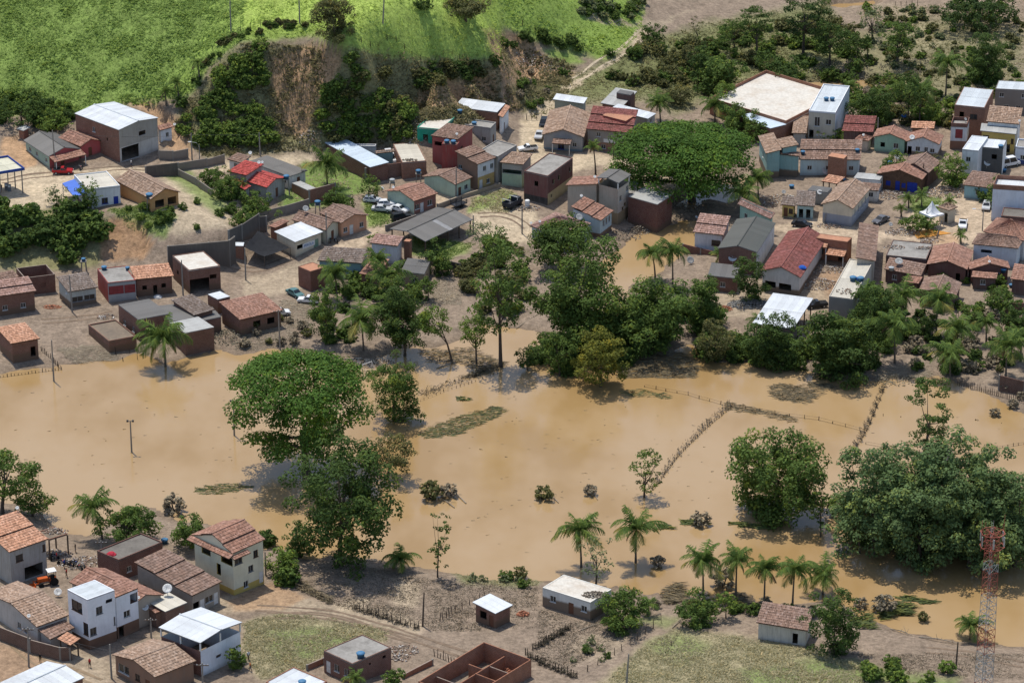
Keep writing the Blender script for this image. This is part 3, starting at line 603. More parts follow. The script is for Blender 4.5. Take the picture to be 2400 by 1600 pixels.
        if par > 0:
            pm = MB(); T = .16; c = sum(s, Vector()) / 4
            inn = []
            for i in range(4):
                e1 = (s[(i + 1) % 4] - s[i]).normalized(); e2 = (s[(i - 1) % 4] - s[i]).normalized(); inn.append(s[i] + (e1 + e2) * T)
            up_ = Vector((0, 0, par)); lo_ = Vector((0, 0, -.01))
            for i in range(4):
                j = (i + 1) % 4; L = (s[j] - s[i]).length; uvq = [(0, h), (L, h), (L, h + par), (0, h + par)]
                pm.face([s[i] + lo_, s[j] + lo_, s[j] + up_, s[i] + up_], uvq); pm.face([inn[j] + lo_, inn[i] + lo_, inn[i] + up_, inn[j] + up_], uvq); pm.face([s[i] + up_, s[j] + up_, inn[j] + up_, inn[i] + up_], [(0, 9), (L, 9), (L, 9.1), (0, 9.1)])
            pm.obj('parapet', parm or wall, root)
    elif kind == 'none':                                       # roofless: thicken the wall tops and add inner faces
        pm = MB(); inn = [p + Vector((*(np.array((cl[0] - p.x, cl[1] - p.y)) / 12.0), 0)) for p in [Vector((*w, Zl)) for w in Wp]]; outp = [Vector((*w, Zl)) for w in Wp]; dn = Vector((0, 0, zl - Zl))
        for i in range(4):
            j = (i + 1) % 4; e = (outp[j] - outp[i]).normalized(); nn = Vector((-e.y, e.x, 0)); nn = nn if nn.dot(Vector((cl[0] - outp[i].x, cl[1] - outp[i].y, 0))) > 0 else -nn
            a, b_ = outp[i] + nn * .17, outp[j] + nn * .17; pm.face([outp[i], outp[j], b_, a]); pm.face([a, b_, b_ + dn, a + dn], [(0, 0), ((b_ - a).length, 0), ((b_ - a).length, h), (0, h)])
        pm.obj('wall_top', wall, root)
HOUSES = []
def house(label, blocks, name='house', cat='house', group=None, extra=None):
    b0 = blocks[0]; wb, u, v, zz, base = block(None, None, *b0[0], **b0[1]); o0 = (wb[0], wb[1], base)
    root = empty(name, o0, label, cat, group)
    for i, (a, k) in enumerate(blocks):
        block(root, o0, *a, **k)
    HOUSES.append((root, wb, u, v, zz)); return root, wb, u, v, zz
def K(*a, **k): return (a, k)
def awning(hs, face, f0, f1, z, depth, drop, mat, posts=True):
    """a lean-to canopy along one wall of a house"""
    root, wb, u, v, zz = hs; o = np.array([wb[0], wb[1]]); P = {'A': o + u, 'B': o, 'C': o + v, 'D': o + u + v}; a, b_ = P[face[0]], P[face[1]]; cen = o + (u + v) / 2
    d = b_ - a; L = np.linalg.norm(d); n = np.array([d[1], -d[0]]) / L; n = n if n @ ((a + b_) / 2 - cen) > 0 else -n; p0, p1 = a + d * f0, a + d * f1
    q = [(*(p0 + n * depth), zz + z - drop), (*(p1 + n * depth), zz + z - drop), (*p1, zz + z), (*p0, zz + z)]; q = [Vector(p) - root.location for p in q]
    roof_plane(root, q, mat)
    if not posts: return
    mb = MB(); mb.box(-.07, .07, -.07, .07, 0, 1); me_ = mb.mesh('post', WHITEM)
    for p in (q[0].lerp(q[1], .04), q[0].lerp(q[1], .96)):
        g = hz(p.x + root.location.x, p.y + root.location.y) - root.location.z - .1; inst('post', me_, root, (p.x, p.y, g), (0, 0, 0), (1, 1, p.z - g - .1))
SLAB['wslab'] = SLAB['white']
# ------------------------------------------------------------ the buildings, corners read off the photograph
BR = brick(); DB = brick((.20, .085, .06)); MBR = brick((.24, .11, .075), 1.6); OB = brick((.36, .155, .09))
WH = plaster((.72, .73, .73)); WH2 = plaster((.66, .66, .63), None, .75); GRY = plaster((.36, .345, .32), None, .8); MW = plaster((.66, .66, .62), None, .5, 2.0)
CRM = plaster((.60, .53, .40)); PGR = plaster((.42, .50, .40)); TEAL = plaster((.26, .44, .42)); LGR = plaster((.46, .56, .44)); YEL = plaster((.60, .46, .16)); PNK = plaster((.44, .10, .10))
ORG = plaster((.58, .31, .13)); REDW = plaster((.30, .065, .055), None, .7); BEI = plaster((.44, .375, .30)); BLU = plaster((.50, .60, .64))
DKP = plaster((.13, .075, .065), None, .8); PEA = plaster((.60, .32, .20))
# --- left, by the hill road
h = house('large two storey grey warehouse with white sheet roof below the hill', [K(1, (683,1045), (1090,1197), (1455,1085), 7.4, ('gAB','white',.7), plaster((.34,.325,.295), (3.3,(.58,.56,.52)), .6), fm={'AB': brick((.27,.125,.085)), 'DA': BR},
  ops={'AB': [(.42,4.8,.9,1.1,'w'),(.72,3.9,.5,.7,'o')], 'BC': [(.26,4.6,1.9,1.0,'o'),(.27,.1,4.6,3.0,'o')]}, ov=.15)], 'warehouse', 'warehouse')
house('pink red house with worn tile roof beside the warehouse', [K(1, (530,1268), (740,1350), (943,1297), 2.9, ('gAB','rust',1.1), PNK)])
h = house('pink house with grey fibre cement gable roof beside the tall pole', [K(1, (215,1290), (445,1440), (742,1368), 3.0, ('gAB','cem',1.2), PNK, fm={'AB': plaster((.30,.40,.34))})]); awning(h, 'BC', .02, 1.0, 2.9, 2.4, .5, 'rust')
house('small white house half hidden behind the warehouse', [K(1, (1455,1190), (1598,1165), (1545,1130), 3.2, ('sCD','rust',.6), plaster((.66,.70,.74)), ops={'AB': [(.6,1.2,.8,1.0,'w')]})])
house('tiny metal roofed shack among trees left of the warehouse', [K(1, (150,1185), (215,1205), (280,1170), 2.2, ('sCD','pale',.3), BR, nowin=True)], 'shack', 'shack')
house('fuel station canopy with blue fascia at the left edge', [K(5, (-230,255), (228,192), (50,82), 5.2, ('flat','yellow',0), plaster((.03,.07,.28),None,.2), opn=True, par=.5, ov=.5)], 'station_canopy', 'canopy')
h = house('white roadside shop with blue awning and blue door', [K(5, (665,250), (800,380), (1105,350), 4.3, ('flat','cream',0), WH, ops={'AB': [(.7,1.0,1.4,1.4,'w')], 'BC': [(.52,1.0,1.3,1.3,'wu'),(.86,.05,1.0,2.3,'du')]})], 'shop', 'shop')
SHEET['awning'] = sheet((.03, .13, .55), .1); awning(h, 'AB', .0, .95, 3.6, 2.6, .5, 'awning')
house('orange house with brown tile roof and open front veranda on terrace', [K(5, (1055,285), (1385,460), (1660,395), 3.2, ('gAB','tan',1.6), ORG, ops={'BC': [(.3,.9,2.1,1.6,'o'),(.76,.9,2.0,1.6,'o')]})])
house('grey house with bright red stepped tile roofs', [K(6, (335,545), (560,630), (740,520), 3.4, ('gAB','red',1.0), GRY, steps=1), K(6, (110,488), (345,500), (600,412), 4.3, ('sCD','red',.7), GRY, nowin=True), K(6, (165,565), (330,652), (400,610), 2.6, ('sCD','red',.6), GRY, nowin=True)])
house('long low building with dark grey sheet roof behind the red roofs', [K(6, (330,375), (800,512), (1010,455), 3.0, ('sDA','cem',.5), WH2)])
house('small brown tile roof building at the wall corner by the road', [K(6, (110,350), (290,368), (430,312), 2.6, ('sCD','brown',.6), WH2)])
house('brick outhouse with narrow grey roof below the coconut palm', [K(6, (795,592), (1010,668), (1105,650), 2.6, ('flat','pale',0), BR, par=0, nowin=True)], 'outhouse', 'outhouse')
house('long workshop with pale blue sheet roof', [K(6, (915,208), (1645,415), (1865,385), 3.6, ('sCD','blue',.3), DB, nowin=True, ov=.2)], 'workshop', 'workshop')
house('grey and red walled garage behind the blue roofed workshop', [K(6, (1390,217), (1700,207), (1720,185), 3.6, ('flat','pale',0), plaster((.5,.5,.5),(.9,(.3,.04,.05)),.4), nowin=True)])
house('teal walled carport with tan tile strip by the ambulance yard', [K(6, (1702,252), (1905,248), (1890,222), 3.2, ('sCD','tan',.4), plaster((.2,.32,.3)), nowin=True)])
house('low brick building with stained cream slab roof beside the red house', [K(7, (95,178), (190,372), (445,352), 3.6, ('flat','cream',0), BR, par=.15, nowin=True)])
house('tall dark red house with tank tower and brown tile roof', [K(7, (462,120), (770,125), (1040,20), 7.4, ('sCD','brown',.6), plaster((.36,.10,.085),None,.5), ops={'AB': [(.28,5.3,2.2,.9,'o'),(.28,2.2,2.0,.8,'o')], 'BC': [(.3,4.2,.9,1.0,'wb')]}, ov=.25),
  K(7, (605,170), (765,182), (792,150), 7.2, ('flat','dark',0), REDW, nowin=True, par=.05)])
house('two storey house, white above and yellow below, brown side wall', [K(7, (740,258), (985,383), (1185,312), 6.2, ('sDA','brown',1.2), plaster((.66,.68,.70),(3.0,(.52,.38,.16)),.4), fm={'AB': plaster((.22,.14,.10)), 'DA': DB}, steps=2, ops={'BC': [(.2,4.0,.9,1.1,'w'),(.72,4.0,.9,1.1,'w'),(.2,.3,1.0,2.0,'dw'),(.5,.9,1.0,1.1,'w'),(.8,.3,1.0,2.0,'dw')], 'AB': [(.15,3.9,.9,.9,'w')]})])
house('two storey house with bare grey slab roof behind the white and yellow one', [K(7, (1000,250), (1195,310), (1372,187), 6.0, ('flat','conc',0), GRY, par=.2)])
house('green house with brown gable roof and brown door on the street', [K(7, (390,517), (750,598), (940,520), 3.3, ('gBC','brown',1.2), LGR, ops={'BC': [(.3,.05,1.0,2.1,'db'),(.72,1.0,1.1,1.1,'w')]})])
house('pale green house with brown front and white shutters beside parked cars', [K(7, (10,662), (315,770), (570,688), 3.2, ('gBC','rust',1.2), PGR, fm={'BC': plaster((.26,.12,.095))}, ops={'BC': [(.14,1.0,1.2,1.1,'w'),(.36,.05,1.0,2.1,'dw'),(.72,1.0,1.3,1.2,'w')]})])
house('open shed under a dark broken fibre cement gable roof', [K(7, (60,1058), (435,1192), (930,962), 3.3, ('gBC','cem',.8), BR, opn=True, skip=((0,6),))], 'open_shed', 'shed')
house('pale building with black band and green front beside the slab house', [K(7, (1205,392), (1460,388), (1640,287), 5.4, ('sCD','tan',.5), plaster((.40,.38,.34),(2.9,(.46,.58,.42)),.4), ops={'AB': [(.5,3.0,5.0,.9,'o')]})])
house('dark red two storey house with grey slab roof facing the truck', [K(7, (1470,460), (1720,515), (1982,325), 6.4, ('flat','conc',0), plaster((.15,.07,.06),(2.6,(.5,.42,.24)),.6), fm={'AB': plaster((.17,.075,.065),(1.6,(.06,.055,.05)),.5)}, par=.18, fr='b', ops={'AB': [(.52,3.8,.9,1.1,'o')], 'BC': [(.2,3.9,.9,1.1,'o'),(.45,3.9,.9,1.1,'o'),(.9,3.9,.9,1.1,'o'),(.15,1.2,.7,.7,'o')]})])
house('tall beige house by the creek with grey sheet roof over a top veranda', [K(8, (890,520), (1120,580), (1250,490), 9.6, ('gBC','cem',.5), plaster((.44,.375,.30),(2.6,(.36,.27,.17)),.5), fm={'BC': plaster((.55,.50,.43),(2.6,(.40,.30,.18)),.4)}, ops={'BC': [(.25,5.0,.9,1.2,'w'),(.7,6.2,.9,1.2,'w'),(.25,2.6,.8,.8,'o'),(.65,3.2,.8,.8,'o')]}, gap=1.5),
  K(8, (560,607), (895,590), (985,500), 7.0, ('sBC','rust',.9), BEI, ops={'AB': [(.8,3.2,1.0,1.1,'w')]})])
house('dark brick building on the creek with pale slab roof', [K(8, (1230,720), (1525,808), (1672,705), 6.2, ('flat','pale',0), brick((.17,.065,.05), 2.2), par=0, nowin=True), K(8, (1210,700), (1300,690), (1425,580), 5.4, ('flat','conc',0), GRY, par=.1, nowin=True)])
house('light blue house on posts with three stepped tile roofs at the creek', [K(8, (620,848), (935,972), (1070,868), 4.2, ('sDA','rust',1.5), plaster((.45,.56,.58),(1.2,(.25,.16,.1)),.4), steps=3, ops={'BC': [(.3,2.2,.8,1.3,'w'),(.55,2.2,.8,1.3,'w'),(.8,2.2,.8,1.3,'w')]})])
house('house with brown hipped tile roof behind the dense round tree', [K(8, (185,1028), (560,1150), (830,1005), 3.4, ('hip','pink',1.7), plaster((.5,.56,.58)))])
# --- by the dirt road, upper middle
h = house('grey blue gabled house with tan tile roof at the dirt road end', [K(3, (275,1238), (660,1264), (725,1040), 3.5, ('gBC','tan',1.5), plaster((.34,.34,.335),(1.0,(.24,.33,.36)),.5), ops={'AB': [(.45,.3,1.4,2.1,'wu'),(.8,1.0,.9,1.0,'w')]})]); awning(h, 'AB', .28, .72, 2.9, 2.4, .35, 'brown')
house('two storey house with many stepped dark red tile roofs', [K(3, (680,1185), (1100,1225), (1160,1030), 5.4, ('sCD','dkred',1.2), plaster((.30,.27,.24),(2.6,(.36,.20,.14)),.5), steps=3), K(3, (875,1045), (1045,1115), (1087,1060), 6.6, ('flat','orange',0), REDW, par=0, nowin=True)])
house('white sheet roofed house behind the dark red roofs', [K(3, (945,988), (1248,1097), (1298,1045), 5.0, ('flat','white',0), GRY, par=0, ov=.2)])
house('brick house with grey sheet roof and raised vent behind the white roof', [K(3, (818,945), (1010,985), (1130,842), 3.4, ('sCD','pale',.4), BR), K(3, (970,850), (1090,880), (1112,850), 4.8, ('flat','cem',0), DKP, par=0, nowin=True)])
house('small white lean to roof house beside the farm gate', [K(3, (388,905), (660,955), (680,900), 4.0, ('sCD','white',.3), plaster((.32,.36,.30)), nowin=True)])
house('long brick building with white sheet roof against the cliff foot', [K(2, (1815,985), (2215,1037), (2290,957), 4.0, ('flat','white',0), BR, par=0, nowin=True), K(2, (2220,1065), (2268,1080), (2390,985), 4.3, ('sDA','orange',.4), WH)])
house('green fronted shop with white slab roof at the cliff foot', [K(2, (1475,1185), (1700,1197), (1955,1027), 3.8, ('flat','wslab',0), plaster((.02,.27,.18),None,.3), par=.15, ops={'AB': [(.35,.1,1.1,2.4,'o'),(.72,.1,1.1,2.4,'o')]})], 'shop', 'shop')
house('grey slab roofed annex with water tank beside the green shop', [K(2, (1850,1145), (2155,1187), (2205,1135), 4.0, ('flat','conc',0), GRY, par=.25)])
# --- right, upper
house('large brick hall with wide white slab roof under construction', [K(99, (1700,225), (1842,291), (1925,215), 3.6, ('flat','wslab',0), OB, par=.7, nowin=True), K(9, (745,125), (1150,292), (1360,240), 3.6, ('flat','blue',0), BR, par=0, nowin=True)], 'hall', 'hall')
house('tall narrow white house with windows and flat roof by the banana grove', [K(4, (375,1030), (620,1050), (750,805), 6.2, ('flat','zinc',0), plaster((.70,.72,.75),None,.3), fm={'AB': plaster((.50,.46,.38))}, par=.35, ops={'AB': [(.2,3.0,1.2,2.2,'w'),(.75,3.6,1.2,1.2,'w'),(.12,.1,1.0,2.0,'o')]})])
house('low tan roofed annex between the white slab hall and tall house', [K(4, (218,1225), (352,1227), (375,1068), 3.0, ('sCD','tan',.6), GRY)])
house('house with two tier dark red tile roof beside the tall white house', [K(4, (678,1205), (965,1217), (1000,1078), 3.2, ('sCD','dkred',1.4), DKP, steps=2)])
house('green gable house with orange brown tile roof', [K(10, (255,400), (690,447), (748,337), 3.2, ('gBC','rust',1.2), plaster((.30,.46,.34),None,.4), ops={'AB': [(.28,1.0,1.0,1.1,'o'),(.72,1.0,1.1,1.2,'w')]})])
house('white gable house with muddy base beside the green gable house', [K(10, (685,460), (1130,500), (1190,382), 3.2, ('gBC','rust',1.4), plaster((.62,.65,.66),None,.4,1.3), ops={'AB': [(.07,.1,.9,2.0,'o'),(.35,1.1,1.0,1.1,'w'),(.62,.6,.8,1.6,'w'),(.82,1.0,1.0,1.0,'w')]})])
house('small hipped tile roof house left of the green gable house', [K(10, (20,430), (200,452), (265,402), 2.6, ('hip','rust',.8), plaster((.5,.42,.34)))])
house('ruined tile roof shed behind the white gable house', [K(10, (765,312), (1060,292), (1120,205), 3.0, ('sCD','orange',.6), BR, nowin=True)], 'shed', 'shed')
house('two storey bare brick house with pale metal roof', [K(4, (1715,970), (1990,997), (2072,832), 7.4, ('flat','zinc',0), BR, par=.12, ops={'AB': [(.25,4.2,1.0,1.9,'o'),(.65,4.6,1.6,1.2,'wb')]}), K(4, (1680,1165), (1830,1172), (1850,1112), 5.2, ('flat','conc',0), plaster((.6,.6,.6),(2.2,(.28,.15,.1)),.5), par=.8, parm=DB, ops={'AB': [(.52,2.6,1.6,2.1,'dr')]})])
house('grey stained house with white roof in the upper right corner', [K(4, (2090,822), (2400,837), (2430,762), 5.6, ('flat','zinc',0), plaster((.22,.20,.18),None,.8), par=.12)])
house('tall house with speckled tile roof and white side wall at right edge', [K(4, (2005,1117), (2310,1144), (2342,995), 6.0, ('sCD','tan',1.6), WH)])
house('yellow walled house under a pale grey strip roof', [K(4, (1950,1202), (2280,1236), (2290,1168), 4.8, ('sCD','pale',.3), plaster((.58,.44,.14),None,.3), ops={'AB': [(.13,2.6,1.4,1.2,'wb'),(.85,2.4,1.4,1.2,'wb'),(.8,.2,1.2,2.0,'o')]})])
house('white L shaped house with white roof and dark grey courtyard wall', [K(10, (1430,570), (1640,592), (1765,412), 6.4, ('flat','white',0), plaster((.64,.66,.68),None,.35), par=.2, ops={'AB': [(.4,3.9,1.0,1.1,'w')], 'BC': []}), K(10, (1652,537), (1965,562), (2015,447), 6.0, ('flat','white',0), plaster((.10,.10,.098),None,.3), fm={'BC': WH}, par=.1, ops={'AB': [(.65,3.6,1.1,1.1,'o')]})])
house('brown plank walled house with blue doors and red tile roof', [K(10, (300,885), (905,962), (985,862), 3.3, ('gBC','rust',1.6), plain('brown_planks', (.13,.075,.05), .9, 0, .35, 2), dr='u', fr='u', ops={'AB': [(.24,.9,1.0,1.1,'du'),(.46,.1,1.0,2.1,'du'),(.6,.8,.9,1.1,'du'),(.8,.1,2.2,2.2,'du')]}), K(10, (620,770), (990,872), (1108,722), 3.6, ('gBC','brown',1.4), DKP, nowin=True)])
house('small house with grey sheet and dark tile roofs beside the plank house', [K(10, (0,950), (345,972), (410,902), 2.8, ('flat','pale',0), WH2, par=0), K(10, (80,1085), (330,1107), (372,1015), 2.7, ('sCD','brown',.7), WH2)])
house('long cream and blue gabled hall with tan tile roof at the square', [K(99, (1924,479), (1999,490), (2042,440), 4.2, ('gBC','tan',1.5), plaster((.58,.52,.40),(2.3,(.34,.37,.42)),.3), ops={'AB': [], 'BC': [(.2,1.5,.7,1.6,'w'),(.4,1.5,.7,1.6,'w'),(.6,1.5,.7,1.6,'w'),(.8,1.5,.7,1.6,'w')]})], 'hall', 'hall')
house('teal two storey house with slanted brown tile roofs by the umbrella tree', [K(9, (945,390), (1090,618), (1300,572), 6.4, ('sCD','tan',.9), plaster((.28,.46,.45),None,.45,2.4), ops={'BC': [], 'AB': [(.5,3.6,.8,1.1,'w')]}), K(9, (1212,432), (1300,547), (1525,500), 6.6, ('sCD','tan',.6), TEAL, nowin=True), K(9, (1240,612), (1530,655), (1540,598), 5.0, ('sCD','brown',.3), plaster((.28,.46,.45),None,.45,2.6), nowin=True)])
house('long tile roofed row house behind the orange brick block', [K(4, (285,1480), (850,1472), (890,1297), 3.6, ('sCD','brown',1.7), plaster((.45,.55,.55)), fm={'BC': WH}, steps=2)])
house('orange brick stair block with flat orange top', [K(9, (1910,652), (2115,687), (2160,642), 5.2, ('flat','orange',0), OB, par=0, nowin=True)], 'brick_block', 'building')
house('small yellow and teal twin houses with grey brown tile roofs', [K(9, (1285,1285), (1478,1307), (1505,1192), 2.8, ('sCD','grey',.9), YEL, ops={'AB': [(.3,.1,.9,2.0,'db'),(.75,.9,.9,1.1,'wb')]}), K(9, (1482,1292), (1735,1312), (1750,1115), 3.0, ('sCD','grey',1.1), plaster((.35,.48,.46)), ops={'AB': [(.25,.1,.9,2.0,'o'),(.7,.1,.9,2.0,'o')]})])
house('open lean to with orange tile strip roof beside the large dish', [K(9, (1810,988), (2030,1017), (2150,932), 2.8, ('sCD','orange',.4), BR, opn=True)], 'lean_to', 'shed')
house('low grey roofed back house behind the twin houses', [K(9, (1640,1102), (1900,1132), (1960,1072), 2.8, ('flat','cem',0), GRY, par=0, nowin=True)])
house('white house with two tier pink tile roof at the creek edge', [K(11, (125,490), (500,532), (588,312), 4.0, ('sCD','pink',1.6), plaster((.64,.65,.67),None,.4,1.2), steps=2, ops={'AB': [(.78,1.4,1.9,1.2,'wb')]})])
house('large brick warehouse with dark green gable roof and pale ridge', [K(11, (430,690), (915,742), (1140,382), 5.0, ('gBC','green',1.0), brick((.24,.12,.09)), fm={'BC': WH2}, ops={'AB': [], 'BC': []}, ov=.2)], 'warehouse', 'warehouse')
house('teal ended house with ribbed brown roof behind the green roofed warehouse', [K(11, (470,265), (1080,332), (1145,268), 3.6, ('sCD','pink',1.2), plaster((.32,.52,.44)))])
house('large pale hall with dark red mottled gable roof', [K(11, (975,950), (1445,1052), (1650,547), 4.2, ('gBC','dkred',1.6), plaster((.56,.55,.53),None,.4,1.5), ops={'AB': [(.22,.9,2.3,1.3,'o'),(.62,.8,2.6,1.4,'o')], 'BC': []})], 'hall', 'hall')
h = house('orange brick house with small tile porches beside the dark red hall', [K(11, (1625,578), (2020,617), (2085,567), 4.4, ('flat','orange',0), OB, par=.05, ops={'AB': [(.15,1.2,1.4,1.2,'wb'),(.8,.1,1.0,2.0,'o')]})]); awning(h, 'AB', .0, .4, 3.6, 1.5, .4, 'orange'); awning(h, 'AB', .42, 1.0, 2.7, 2.6, .5, 'orange')
house('small dark brick house with grey slab roof behind the riverside tree', [K(11, (310,1022), (660,1064), (690,908), 3.1, ('flat','cem',0), DB, par=0)])
house('open shed with white corrugated roof at the river trees', [K(99, (1763,758), (1859,771), (1906,700), 4.0, ('sCD','white',.6), BR, opn=True)], 'open_shed', 'shed')
house('long two storey building with flat roof terrace holding blue tanks', [K(99, (1943,697), (1999,704), (2046,616), 5.2, ('flat','cream',0), plaster((.52,.47,.40),None,.5), par=.25, fm={'AB': plaster((.25,.24,.22),None,.5)}, nowin=True), K(12, (30,815), (275,847), (432,422), 5.6, ('sDA','brown',.7), plaster((.48,.42,.35),None,.6), steps=1, nowin=True)])
house('house with flat grey terrace roof and scattered goods on it', [K(12, (400,782), (895,832), (975,642), 3.0, ('flat','conc',0), DKP, par=.12, nowin=True)])
house('narrow tile roof house with big dish on top below the terrace', [K(12, (385,935), (828,1032), (882,882), 3.0, ('sCD','brown',1.0), DKP), K(12, (620,1105), (800,1125), (850,1042), 2.5, ('sCD','rust',.5), DKP, nowin=True)])
house('dark red brown house with old mottled gable roof', [K(12, (900,887), (1395,952), (1475,722), 3.2, ('gBC','rust',1.3), plaster((.15,.075,.06)), ops={'AB': [(.8,.1,.9,1.9,'o')]})])
house('low house with weathered gable roof above the coconut palms', [K(12, (800,1215), (1250,1292), (1310,1112), 3.0, ('gBC','brown',1.2), DKP)])
house('small gable house with lower tile porch and blue tank', [K(12, (1425,950), (1920,937), (1890,850), 3.0, ('gBC','rust',1.2), plaster((.2,.09,.07))), K(12, (1445,1042), (1755,1067), (1772,992), 2.6, ('sCD','rust',.4), DKP)])
house('house with large hipped tile roof and pale blue wall', [K(12, (1450,637), (2020,692), (2100,562), 4.4, ('hip','brown',1.3), plaster((.52,.57,.62)), ops={'AB': [(.3,2.6,2.2,.7,'o')]})])
house('big hipped brown roof house behind the pale blue walled one', [K(12, (1600,482), (2100,602), (2250,422), 4.6, ('hip','rust',2.0), plaster((.5,.5,.5)))])
house('tile roof house cut by the right edge below the hipped roofs', [K(12, (1925,1062), (2120,1092), (2160,902), 3.4, ('sCD','rust',1.0), DKP)])
house('tall white block with brick parapet at right edge above the square', [K(10, (1830,1082), (2300,1112), (2350,985), 7.0, ('flat','white',0), plaster((.64,.68,.74),None,.2), par=1.0, parm=BR, ops={'AB': []})], 'building', 'building')
house('low grey slab annex in front of the tall white block', [K(10, (1940,1442), (2300,1472), (2330,1362), 3.6, ('flat','dark',0), brick((.2,.08,.06)), par=.15, nowin=True)])
house('teal house with dark tile roof behind the round tree', [K(10, (1430,1032), (1800,1072), (1940,885), 3.0, ('sCD','brown',1.0), plaster((.25,.42,.46)))])
house('small cream kiosk with hipped tile roof beside the white tent', [K(12, (1015,192), (1170,227), (1300,192), 3.3, ('hip','tan',.9), CRM, ops={'AB': [(.75,.2,.8,2.2,'o')]})], 'kiosk', 'kiosk')
house('white building with blue base band at the right edge', [K(10, (2130,542), (2300,562), (2330,455), 3.6, ('flat','conc',0), plaster((.64,.68,.74),(1.2,(.03,.08,.33)),.3))])
# --- left, along the river
house('brick house with two tier tile roof at the left edge', [K(17, (-60,378), (335,322), (260,195), 4.3, ('sCD','pink',1.2), MBR, steps=2)])
house('brown tile roof house behind it at the left edge', [K(17, (-100,237), (175,192), (105,132), 3.2, ('sCD','brown',.8), BR)])
house('roofless unfinished brick house below the green slope', [K(17, (225,197), (505,167), (410,78), 3.8, ('none','conc',0), DB, ops={'AB': [(.6,1.4,.9,.9,'o')]})], 'unfinished_house', 'house')
house('pale house with grey brown tile roof and white dish', [K(17, (505,192), (625,332), (905,292), 3.5, ('sDA','grey',1.1), plaster((.42,.45,.42),None,.5,1.4), ops={'BC': [(.3,1.0,2.2,1.1,'wg'),(.75,1.0,2.2,1.1,'wg')]})])
house('grey framed house with red recessed front and slab roof', [K(17, (855,130), (990,252), (1250,236), 4.2, ('flat','conc',0), REDW, fm={'BC': plaster((.32,.33,.33),None,.4)}, par=.1, ops={'BC': [(.26,1.7,3.0,1.8,'dr'),(.74,1.7,2.6,1.8,'dr')]})])
house('brick house with new orange tile roof below the landslip', [K(17, (1185,97), (1240,217), (1600,189), 3.9, ('sDA','orange',1.2), MBR, ops={'BC': [(.22,1.4,.9,.9,'o'),(.52,.2,.8,2.0,'o'),(.76,1.5,.9,.9,'o')]})])
house('brick garage with white slab roof below the tall retaining wall', [K(5, (1575,985), (1735,1117), (2025,1077), 5.0, ('flat','wslab',0), MBR, par=.12, ops={'BC': [(.22,.05,4.0,3.0,'o'),(.7,2.6,1.4,.9,'o')], 'AB': [(.3,2.0,.9,.9,'o')]})], 'garage', 'garage')
house('riverside brick complex with dark grey sheet roofs', [K(17, (1060,457), (1270,587), (1560,542), 4.4, ('flat','cem',0), MBR, par=0), K(17, (1400,470), (1560,605), (1830,592), 3.9, ('flat','cem',0), MBR, par=0, nowin=True), K(17, (1572,402), (1782,547), (1975,492), 4.2, ('sDA','grey',.8), MBR), K(17, (1545,620), (1700,712), (1970,662), 4.6, ('flat','pale',0), brick((.20,.10,.07)), par=0, nowin=True), K(17, (1770,510), (1850,600), (2030,562), 3.2, ('flat','cem',0), MBR, par=0, nowin=True)])
house('brick house with pinkish tile roof above the riverside fence', [K(99, (513,708), (562,750), (664,727), 3.6, ('sDA','rust',1.2), MBR, ops={'BC': [(.4,1.2,1.6,1.3,'o'),(.75,1.2,1.6,1.3,'o')], 'AB': []})])
house('small white flat roof shed between the riverside brick houses', [K(17, (1890,362), (2000,404), (2120,382), 3.0, ('flat','white',0), MBR, par=0, nowin=True)], 'shed', 'shed')
house('low muddy brick enclosure with slab floor at the water', [K(17, (805,642), (1000,792), (1255,747), 2.3, ('flat','mud',0), MBR, par=.25, nowin=True)], 'brick_enclosure', 'building')
house('flooded brick house with orange tile roof at the left edge', [K(17, (-60,662), (100,807), (375,767), 4.3, ('sDA','orange',.8), brick((.24,.11,.075), 2.0), ops={'BC': [(.8,.8,1.0,2.0,'o')]})])
house('little brick hut with white top at the foot of the retaining wall', [K(6, (165,1240), (315,1245), (325,1208), 3.0, ('flat','white',0), BR, par=0, nowin=True)], 'hut', 'hut')
h = house('cream shop with white sheet roof beside the black tarp', [K(6, (640,1090), (860,1200), (1155,1090), 3.6, ('sDA','white',.4), CRM, ops={'BC': [(.2,1.6,2.0,.9,'o'),(.8,.2,1.4,2.2,'dg')]})], 'shop', 'shop')
house('pale yellow house with long tile roof behind the cream shop', [K(6, (825,962), (1180,1077), (1330,992), 3.2, ('gAB','brown',1.1), plaster((.56,.54,.42)), ops={'BC': [(.55,.1,1.0,2.1,'db')]})])
house('orange house with white door and tile roof by the parked cars', [K(6, (1110,892), (1340,1002), (1632,917), 3.3, ('gAB','brown',1.1), PEA, ops={'BC': [(.16,.9,1.0,1.1,'w'),(.4,.05,1.0,2.1,'dw'),(.8,1.0,1.0,1.1,'w')]})])
house('small tile roof outbuilding left of the cream shop', [K(6, (560,1037), (650,1052), (830,992), 2.8, ('sCD','rust',.4), BR, nowin=True)], 'outbuilding', 'house')
house('white tower like house with small tiled cap roof', [K(6, (1640,1207), (1935,1242), (2000,1142), 4.2, ('sCD','pink',.5), plaster((.58,.61,.63),None,.7), nowin=True), K(6, (2000,1190), (2060,1195), (2085,1172), 4.0, ('flat','orange',0), BR, par=0, nowin=True)])
house('long low house with grey brown tile roof behind the palms', [K(6, (1090,1392), (1560,1422), (1635,1272), 3.4, ('sCD','grey',1.0), plaster((.26,.40,.42))), K(6, (1530,1530), (1710,1560), (1850,1380), 3.0, ('sCD','rust',.8), BR)])
house('small brick cube house with orange top behind a palm', [K(18, (365,305), (500,342), (650,312), 4.2, ('flat','orange',0), brick((.24,.09,.06)), par=.05, nowin=True)])
